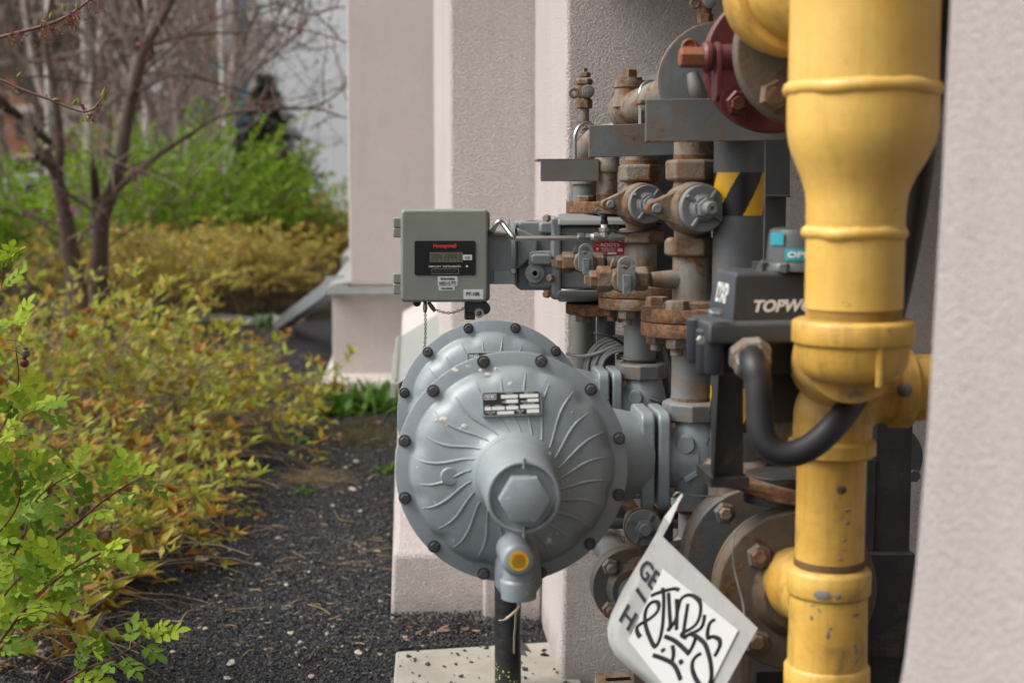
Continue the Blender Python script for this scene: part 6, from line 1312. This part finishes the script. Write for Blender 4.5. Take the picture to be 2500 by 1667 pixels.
# evergreen mass far behind the left wood
for lab, px, Y, zc, rx, rz in (('hazy dark green tree at the top left behind the bare wood', 110, 37, 5.2, 2.2, 1.6), ('second dark green tree top left, above the brick building', 300, 40, 5.8, 1.8, 1.4)):
    T = thing('evergreen_tree', lab, 'tree', (at(px, 454, Y).x, Y, rise(Y))); c = V3(T.location); lv = Leaves(); B().tube([c, c + V3((.1, 0, zc * .5)), c + V3((0, 0, zc + rz * .5))], [.2, .16, .05], 9).build('trunk', M['bark'], T); q = []
    for k in range(150):
        d = unit(rg.normal(size=3)); e = np.array([c.x, c.y, c.z + zc]) + d * np.array([rx, rx, rz]) * rg.uniform(.5, 1); s0 = np.array([c.x, c.y, c.z + zc * rg.uniform(.55, 1)]); q.append((np.array([s0, (s0 + e) / 2 + [0, 0, .15], e]), .03, .01))
        for j in range(26): s = rg.uniform(.10, .2); lv.add(e + rg.normal(size=3) * .30, rg.normal(size=3), rg.normal(size=3), s, s * .5, float(np.clip(rg.normal(.4, .3), 0, 1)))
    tubes('branches', q, M['barkg'], T, 3, 'stuff'); lv.bulk('foliage', leafmat('evergreen_leaf', [(0, (.025, .045, .012)), (1, (.07, .095, .022))], .25), T, LEAF5)

# ---------------------------------------------------------------- buildings far behind
M['brick'] = plain('orange_brick', (.30, .135, .075), .9, 0, .25, 1.5); M['band'] = plain('pale_stone_band', (.52, .48, .43), .8); M['glassd'] = plain('dark_window', (.02, .024, .028), .12); M['clad'] = plain('pale_metal_cladding', (.76, .775, .77), .45, 0, .03, 1); M['glassb'] = plain('blue_glass', (.12, .26, .36), .3, 0, .3, .5); M['beige'] = plain('beige_render', (.42, .34, .24), .8)
Yb = 52; gz = rise(Yb); T = thing('brick_building', 'orange brick building with pale bands far behind the wood', 'building', (at(150, 454, Yb).x, Yb, gz))
def fr_(x0, y0, x1, y1, Y, th): a, c = at(x0, y1, Y), at(x1, y0, Y); return (V3((a.x, Y, a.z)), V3((c.x, Y + th, c.z)))
b = B(); a, c = fr_(-420, -260, 235, 395, Yb, 8); b.b2(a, c); b.build('wall', M['brick'], T)
for y0, y1 in ((258, 274), (378, 396), (150, 162), (60, 74)): b = B(); a, c = fr_(-420, y0, 235, y1, Yb - .12, .12); b.b2(a, c); b.build('stone_band', M['band'], T)
for i in range(6):
    x0 = -330 + 92 * i
    for y0, y1 in ((282, 336), (172, 228), (84, 136)): b = B(); a, c = fr_(x0, y0, x0 + 58, y1, Yb - .05, .05); b.b2(a, c); o = b.build('window', M['glassd'], T); b = B(); a, c = fr_(x0 + 27, y0, x0 + 31, y1, Yb - .09, .035); b.b2(a, c); b.build('mullion', M['band'], o)
for i in range(9): b = B(); a, c = fr_(-330 + 66 * i, 396, -306 + 66 * i, 500, Yb, .5); b.b2((a.x, a.y, gz), c); b.build('pier', M['brick'], T)
b = B(); a, c = fr_(-420, 396, 235, 500, Yb + 1.2, .2); b.b2((a.x, a.y, gz), c); b.build('shopfront_glass', M['glassd'], T)
Yb = 58; T = thing('beige_building', 'beige building glimpsed through the bare wood left of the birch', 'building', (at(560, 454, Yb).x, Yb, gz)); b = B(); a, c = fr_(440, -160, 640, 420, Yb, 6); b.b2((a.x, a.y, gz), c); b.build('wall', M['beige'], T)
for i in range(3):
    for y0 in (130, 240, 340): b = B(); a, c = fr_(452 + 62 * i, y0, 490 + 62 * i, y0 + 50, Yb - .05, .05); b.b2(a, c); b.build('window', M['glassb'], T)
Yb = 33; gz3 = rise(Yb) - .2; T = thing('metal_clad_building', 'pale grey metal-clad building behind the garden with a blue glass strip', 'building', (at(720, 454, Yb).x, Yb, gz3))
for i in range(8):
    a, c = at(622 + 46 * i, 480, Yb), at(622 + 46 * (i + 1) - .8, -420, Yb); o = B().b2((a.x, Yb + .012 * (i % 2), gz3), (c.x, Yb + .3, c.z)).build('cladding_panel', M['clad'], T, bevel=.008)
a, c = at(617, 480, Yb), at(1000, -420, Yb); B().b2((a.x + .02, Yb + .1, gz3), (c.x, Yb + 6, c.z - .03)).build('wall', M['clad'], T)
for i in range(7):
    y0 = 330 - 92 * i; a, c = at(558, y0, Yb), at(613, y0 - 88, Yb); B().b2((a.x, Yb + .05, a.z), (c.x, Yb + .12, c.z)).build('glass_pane', M['glassb'], T)
a, c = at(545, 480, Yb), at(558, -420, Yb); B().b2((a.x, Yb - .05, gz3), (c.x, Yb + .4, c.z)).build('corner_trim', M['band'], T); a, c = at(613, 480, Yb), at(618, -420, Yb); B().b2((a.x, Yb - .05, gz3), (c.x, Yb + .4, c.z)).build('corner_trim', M['band'], T); a, c = at(558, 480, Yb), at(613, -420, Yb); B().b2((a.x, Yb + .13, gz3), (c.x, Yb + .4, c.z)).build('glazing_back', M['glassd'], T)
a, c = at(545, 480, Yb), at(618, -20, Yb); 
# parked cars
def car(lab, px, Y, col, yaw):
    z0 = rise(Y); c = at(px, 454, Y); T = thing('parked_car', lab, 'car', (c.x, Y, z0), 'parked cars'); m = plain('car_paint', col, .25); prof_ = [(-2.15, .35), (-2.2, .7), (-1.75, .85), (-1.1, .92), (-.55, 1.42), (.75, 1.45), (1.35, 1.0), (2.1, .9), (2.2, .6), (2.15, .35)]
    Rm = Matrix.Rotation(yaw, 3, 'Z'); O = V3((c.x, Y, z0)); w_ = .88
    b = B(); b.prism([O + Rm @ V3((x, -w_, z)) for x, z in prof_], Rm @ V3((0, 2 * w_, 0))); b.build('body', m, T, bevel=.06)
    b = B()
    for s in (-1, 1): b.prism([O + Rm @ V3((x, s * (w_ + .005), z)) for x, z in ((-1.0, .95), (-.52, 1.36), (.72, 1.38), (1.2, 1.0))], Rm @ V3((0, .01 * s, 0)))
    b.prism([O + Rm @ V3((x, -.75, z + .01)) for x, z in ((-1.08, .94), (-.57, 1.40), (-.59, 1.42), (-1.12, .95))], Rm @ V3((0, 1.5, 0))); b.build('windows', M['glassd'], T)
    for x in (-1.35, 1.35):
        for s in (-1, 1): b = B(); b.lathe(O + Rm @ V3((x, s * .80 - .1 * s, .32)), Rm @ V3((0, s, 0)), [(0, .32), (.2, .32), (.21, .28)], 20); b.build('wheel', M['black'], T)
    for s in (-1, 1): b = B(); b.box(O + Rm @ V3((-2.17, s * .62, .68)), .08, .3, .12, Rm); b.build('headlight', M['label'], T)
car('pale blue-white car parked behind the forked tree', 190, 46, (.45, .50, .53), .3); car('dark car parked at the far left before the brick piers', 40, 48, (.10, .10, .11), .2); car('red car glimpsed between the brick piers', 90, 50.2, (.25, .03, .03), .0)

# ---------------------------------------------------------------- maple twigs in front at the top left
T = thing('maple_sapling', 'reddish maple twigs with opening green buds at the top left corner', 'tree', (-1.55, 2.9, 0))
Yt = 2.72; tr = [V3((-1.55, 2.9, 0)), V3((-1.52, 2.88, .7)), V3((-1.45, 2.85, 1.15)), V3((-1.4, 2.8, 1.6)), V3((-1.42, 2.8, 2.1))]; B().tube(tr, [.02, .017, .014, .012, .008], 10, 4).build('trunk', M['bark'], T)
tA = [V3((-1.44, 2.84, 1.25)), at(-250, 290, Yt), at(-60, 110, Yt), at(0, 92, Yt), at(57, 77, Yt), at(115, 61, Yt), at(168, 38, Yt), at(214, 4, Yt), at(235, -12, Yt), at(262, -40, Yt)]
tB = [V3((-1.48, 2.86, 1.0)), at(-250, 130, Yt), at(-60, 180, Yt), at(0, 195, Yt), at(57, 220, Yt), at(126, 245, Yt), at(172, 264, Yt), at(207, 274, Yt), at(230, 263, Yt), at(250, 240, Yt)]
rts = leafmat('red_twig', [(0, (.16, .075, .06)), (1, (.22, .12, .095))], 0, .6)
for P_, r_ in ((tA, .0042), (tB, .0030)): tubes('twig', [(np.array([q[:] for q in crom(P_, 5)]), r_, r_ * .5)], rts, T, 8)
budm = leafmat('maple_bud', [(0, (.30, .32, .09)), (1, (.42, .44, .14))], .3)
def bud(px, py, ang, L):
    c = at(px, py, Yt); d = V3((math.cos(R(ang)), -.1, math.sin(R(ang)))).normalized(); l = sz(L * 1.35, c); b = B(); b.lathe(c, d, [(0, l * .10), (l * .25, l * .23), (l * .55, l * .20), (l * .85, l * .08), (l, .0004)], 8); b.lathe(c + V3((l * .05, 0, 0)), (d + V3((.22, 0, 0))).normalized(), [(0, l * .08), (l * .3, l * .16), (l * .7, l * .10), (l * .9, .0004)], 7); b.build('bud', budm, T)
for q in ((157, 28, 100, 15), (188, 25, 85, 15), (122, 47, 75, 14), (113, 56, 160, 10), (62, 88, 30, 9), (192, 50, 80, 8), (42, 190, 50, 14), (38, 222, -50, 10), (128, 245, 10, 14), (114, 238, 100, 6), (178, 256, 55, 14), (194, 258, 100, 15), (220, 270, 30, 13), (252, 243, 80, 22), (256, 243, 20, 8), (250, 238, 130, 8)): bud(*q)
fl_ = []; hd = Leaves()
for cx, cy, n, sp in ((118, 58, 16, 40), (168, 40, 14, 34), (185, 32, 12, 30), (42, 80, 12, 34), (225, 2, 5, 26), (205, 262, 5, 12), (220, 285, 6, 12), (236, 262, 4, 10)):
    for k in range(n):
        p = at(cx, cy, Yt); e = at(cx + rg.normal() * sp * .45, cy + sp * rg.uniform(.4, 1.1), Yt + rg.normal() * .012); m_ = (p + e) / 2 + V3((rg.normal() * .006, 0, .008)); fl_.append((np.array([q[:] for q in crom([p, m_, e], 3)]), .0007, .0006))
        for j in range(5): hd.add(np.array(e[:]) + rg.normal(size=3) * .0018, rg.normal(size=3), rg.normal(size=3), .0042, .0036, rg.random())
tubes('flower_stalks', fl_, leafmat('red_stalk', [(0, (.18, .035, .03)), (1, (.26, .07, .05))], .1), T, 4, 'stuff'); hd.bulk('flowers', leafmat('maple_flower', [(0, (.16, .03, .03)), (1, (.22, .15, .04))], .2), T, LEAF5)

# ---------------------------------------------------------------- weeds, moss, debris
def weed(label, px, py, n, L0, L1, el0, el1, wk=.16, name='weed_clump', flat=1.0, sp=.05):
    Y = 1.15 * F / (py - 454) * .997; c = at(px, py, Y); T = thing(name, label, 'weed', (c.x, Y, .01)); lv = Leaves()
    for k in range(n):
        a = rg.random() * 6.28; el = rg.uniform(el0, el1); s = rg.uniform(L0, L1); lv.add((c.x + rg.normal() * sp, Y + rg.normal() * sp * .6, .012), (math.cos(a) * math.cos(el), math.sin(a) * math.cos(el), math.sin(el)), (rg.normal() * .2, rg.normal() * .2, 1), s, s * wk * rg.uniform(.8, 1.5), rg.random())
    lv.split(M['lweed'], T, LEAFF, LEAFF, n); return T
weed('clump of fresh green weeds at the foot of the far pilaster', 905, 1010, 230, .07, .22, .3, 1.4, .13, sp=.12); weed('smaller green weeds left of the clump by the far pilaster', 800, 1020, 40, .07, .15, .2, 1.0, .25, sp=.08)
weed('low green weeds peeking out beside the front regulator', 930, 985, 50, .06, .14, .4, 1.3, .2, sp=.05); weed('tiny green weed beside the dry straw patch on the gravel', 735, 1215, 46, .02, .045, .2, 1.0, .6, sp=.03); weed('small green seedlings under the tip of the orange bush', 715, 1085, 36, .03, .06, .2, .9, .45, sp=.05)
weed('small green sprout beside the grey downspout', 640, 800, 14, .10, .2, .7, 1.4, .16, sp=.05); weed('little weed against the pale plinth by the front regulator', 945, 1160, 20, .03, .06, .3, 1.2, .3, sp=.03)
# gravel: tens of thousands of stones, one mass
def stones(n, X, Y, Z, S, tint, name, mat, label=None):
    base = np.array([[1, 0, 0], [-1, 0, 0], [0, 1, 0], [0, -1, 0], [0, 0, 1], [0, 0, -1]], float); tri = np.array([[0, 2, 4], [2, 1, 4], [1, 3, 4], [3, 0, 4], [2, 0, 5], [1, 2, 5], [3, 1, 5], [0, 3, 5]])
    V = base[None] * rg.uniform(.55, 1.3, (n, 6, 1)) + rg.normal(size=(n, 6, 3)) * .22
    q = unit(rg.normal(size=(n, 4))); a, b_, c, d = q.T
    Rm = np.stack([1 - 2 * (c * c + d * d), 2 * (b_ * c - a * d), 2 * (b_ * d + a * c), 2 * (b_ * c + a * d), 1 - 2 * (b_ * b_ + d * d), 2 * (c * d - a * b_), 2 * (b_ * d - a * c), 2 * (c * d + a * b_), 1 - 2 * (b_ * b_ + c * c)], -1).reshape(n, 3, 3)
    V = np.einsum('nij,nkj->nki', Rm, V) * S[:, None, None]; V[:, :, 2] *= .75; V += np.stack([X, Y, Z], -1)[:, None, :]
    Fa = (tri[None] + (np.arange(n) * 6)[:, None, None]).reshape(-1, 3); return np_mesh(name, V.reshape(-1, 3), Fa, mat, None, {'tint': np.repeat(tint, 6)})
q = N('gravel_stone'); a = q.n('ShaderNodeAttribute', attribute_name='tint'); r = q.n('ShaderNodeValToRGB'); q.L(a.outputs['Fac'], r.inputs[0]); els = r.color_ramp.elements
for p_, c_ in ((.0, (.016, .016, .018)), (.5, (.030, .030, .033)), (.9, (.05, .048, .047)), (.955, (.075, .065, .055)), (.975, (.17, .13, .09)), (1, (.34, .30, .25))):
    e = els.new(p_) if p_ not in (0.0, 1) else els[0 if p_ == 0.0 else len(els) - 1]; e.color = (*c_, 1)
q.L(r.outputs[0], q.p.inputs['Base Color']); q.p.inputs['Roughness'].default_value = .75; M['gst'] = q.m
n = 235000; u = rg.random(n); k_ = 1.6; y0, y1 = 2.85, 10.0; Yg = (y0 ** -k_ + u * (y1 ** -k_ - y0 ** -k_)) ** (-1 / k_); lo = np.maximum(-.30 * Yg, -.95 - .05 * rg.random(n)); Xg = lo + rg.random(n) * (.40 - lo)
ok = ~((Xg > -.05) & (Yg > 3.76)) & ~((Xg > .19) & (Yg > 3.73)) & ~((Xg > .345) & (Yg > 3.24)) & ~((Xg > -.47) & (Yg > 7.98)) & ~((Xg > -.024) & (Xg < .355) & (Yg < 3.53) & (rg.random(n) < .9925)); Xg, Yg = Xg[ok], Yg[ok]; n = len(Xg)
Sg = rg.choice([.0021, .0028, .0036, .0052], n, p=[.35, .35, .22, .08]) * rg.uniform(.8, 1.25, n) * (.7 + .11 * Yg); Zg = .012 + rg.random(n) * .010 + .006 * np.sin(Xg * 5 + Yg * 2); wall = np.exp(-((3.76 - Yg) / .05) ** 2) * (Xg > -.05) * .02; Zg += wall
on = (Xg > -.024) & (Yg < 3.52) & (Xg < .36); Zg[on] = .031; Sg[on] *= rg.uniform(.7, 2.0, on.sum())
props(stones(n, Xg, Yg, Zg, Sg, rg.random(n) ** 1.1, 'gravel', M['gst']), 'black crumbly gravel covering the ground beside the bed', 'gravel', None, 'stuff')
# leaf litter and bark crumbs in the bed
n = 16000; Yg = rg.uniform(3.2, 14, n); Xg = -.86 - rg.random(n) ** 1.3 * (.32 * Yg - .5); props(stones(n, Xg, Yg, .012 + .012 * rg.random(n), rg.uniform(.004, .014, n), .93 + .065 * rg.random(n), 'litter', M['gst']), 'brown leaf litter and bark crumbs on the bed soil', 'litter', None, 'stuff')
# pale limestone chips
MW = plain('limestone', (.42, .375, .31), .9, 0, .2, 80); chips = []
for k in range(5):
    b = B(); b.sphere((0, 0, 0), 1, 9); o_v = [V3((p.x * rg.uniform(.55, 1.3), p.y * rg.uniform(.5, 1.2), p.z * .55 * rg.uniform(.5, 1.3))) for p in b.v]; me = bpy.data.meshes.new('limestone_chip'); me.from_pydata([tuple(p) for p in o_v], [], b.f); me.materials.append(MW); chips.append(me)
def gpt(px, py): Y = 1.15 * F / (py - 454) * .998; return at(px, py, Y)
big = [(492, 1382, 17), (529, 1478, 8), (565, 1650, 13), (700, 1452, 9), (711, 1577, 10), (735, 1602, 10), (628, 1398, 8), (466, 1364, 5), (422, 1618, 8), (875, 1633, 12), (860, 1210, 11), (812, 1252, 7), (757, 1420, 7), (800, 1580, 7), (683, 1448, 6), (880, 1266, 6), (600, 1190, 7), (680, 1332, 8), (97, 1612, 14), (316, 1533, 8), (930, 1500, 8), (905, 1420, 6), (845, 1155, 8), (870, 1140, 9), (500, 1560, 6), (555, 1690, 9), (760, 1690, 8), (640, 1540, 5), (1020, 1540, 11), (1085, 1560, 12), (1060, 1585, 10), (1160, 1545, 9), (1100, 1535, 8), (990, 1595, 9), (1140, 1575, 8)]
for k in range(16): big.append((rg.uniform(970, 1180), rg.uniform(1532, 1590), rg.uniform(3, 9)))
for k in range(40): big.append((rg.uniform(620, 950), rg.uniform(1100, 1640), rg.uniform(2, 4.2)))
for px, py, s in big:
    p = gpt(px, py); o = bpy.data.objects.new('limestone_chip', chips[rg.integers(0, 5)]); COL.objects.link(o); o.location = (p.x, p.y, .022); r_ = sz(s, p); o.scale = (r_, r_ * .9, r_ * .8); o.rotation_euler = (rg.normal() * .2, rg.normal() * .2, rg.random() * 6.28); props(o, 'pale limestone chip lying loose on the black gravel', 'stone', 'pale stone chips scattered on the gravel')
# dry twigs
def twig(pts, r): 
    P = [gpt(x, y) for x, y in pts]; P = [V3((p.x, p.y, .024 + .004 * math.sin(i))) for i, p in enumerate(P)]; o = tubes('dry_twig', [(np.array([q[:] for q in crom(P, 4)]), r, r * .6)], M['stemt'], None, 5); props(o, 'thin tan dry twig lying on the black gravel', 'twig', 'dry twigs scattered on the gravel')
for t_ in ([(816, 1266), (830, 1290), (855, 1297), (890, 1298)], [(352, 1236), (400, 1310), (440, 1380), (475, 1407), (515, 1408)], [(545, 1270), (545, 1300), (560, 1325)], [(668, 1396), (700, 1388), (725, 1388)], [(712, 1368), (748, 1390)], [(835, 1400), (895, 1403)], [(752, 1506), (785, 1520), (808, 1537)], [(735, 1505), (795, 1498)], [(550, 1516), (650, 1513)], [(755, 1650), (770, 1630), (812, 1617)], [(575, 1330), (620, 1318), (665, 1310)], [(370, 1330), (600, 1335)], [(480, 1285), (520, 1290)], [(290, 1515), (375, 1525)], [(605, 1300), (730, 1310), (800, 1290)], [(440, 1545), (455, 1525), (470, 1518)], [(1000, 1560), (1040, 1572)], [(980, 1540), (1010, 1520)]): twig(t_, .0026)
for k in range(84):
    x, y = rg.uniform(420, 930), rg.uniform(1090, 1660); a = rg.normal() * .35; l = rg.uniform(10, 34); twig([(x, y), (x + l * .5, y + l * .5 * math.sin(a) * .4 + rg.normal() * 3), (x + l, y + l * math.sin(a) * .5)], rg.uniform(.0015, .0026))
for k in range(40):
    x, y = rg.uniform(800, 940), rg.uniform(1330, 1420); l = rg.uniform(14, 50); twig([(x, y), (x + l, y + rg.normal() * 8)], rg.uniform(.0012, .0022))
# fallen brown leaves and bark bits
FL = []; 
for k in range(4):
    v, f = leaf_fine(5, rg.uniform(-.3, .4), rg.uniform(-.3, .4)); me = bpy.data.meshes.new('fallen_leaf'); me.from_pydata([tuple(a) for a in v], [], f); me.materials.append(plain('brown_dead_leaf', ((.22, .12, .055), (.27, .16, .08), (.15, .085, .045), (.30, .19, .10))[k], .8, 0, .3, 60)); FL.append(me)
for px, py, s in [(1015, 1597, 34), (1065, 1592, 40), (1100, 1587, 38), (1125, 1580, 26), (1030, 1565, 26), (1050, 1552, 24), (985, 1605, 20), (1145, 1540, 14), (1083, 1604, 16)] + [(rg.uniform(975, 1190), rg.uniform(1535, 1600), rg.uniform(10, 24)) for k in range(22)] + [(rg.uniform(430, 940), rg.uniform(1180, 1650), rg.uniform(9, 20)) for k in range(40)] + [(rg.uniform(800, 970), rg.uniform(1045, 1110), rg.uniform(9, 18)) for k in range(30)]:
    p = gpt(px, py); o = bpy.data.objects.new('fallen_leaf', FL[rg.integers(0, 4)]); COL.objects.link(o); o.location = (p.x, p.y, .030); l = sz(s, p); o.scale = (l * .45, l, l * .45); o.rotation_euler = (rg.normal() * .25, rg.normal() * .25, rg.uniform(.8, 2.4) + (3.14 if rg.random() < .5 else 0)); props(o, 'dry brown leaf fallen on the black gravel', 'leaf', 'fallen leaves and bark flakes on the gravel')
# straw patch and mossy patch
def strands(name, label, cat, px, py, wx, wy, n, mat, r, L0, L1, el=.25):
    out = []
    for k in range(n):
        x, y = px + rg.normal() * wx, py + rg.normal() * wy; p = gpt(x, y); out.append((arc((p.x, p.y, .022 + .01 * rg.random()), rg.random() * 6.28, rg.uniform(0, el), rg.uniform(L0, L1), .5, 4, .2), r, r * .6))
    props(tubes(name, out, mat, None, 3), label, cat, None, 'stuff')
strands('straw', 'small patch of flattened brown straw on the gravel', 'straw', 768, 1182, 32, 9, 420, M['stemt'], .0011, .04, .12); strands('moss', 'mossy green and brown patch on the gravel by the regulators', 'moss', 890, 1070, 52, 20, 1100, leafmat('moss_strand', [(0, (.07, .055, .03)), (.5, (.085, .085, .03)), (1, (.19, .14, .08))], 0, .9), .0014, .012, .045, 1.2)
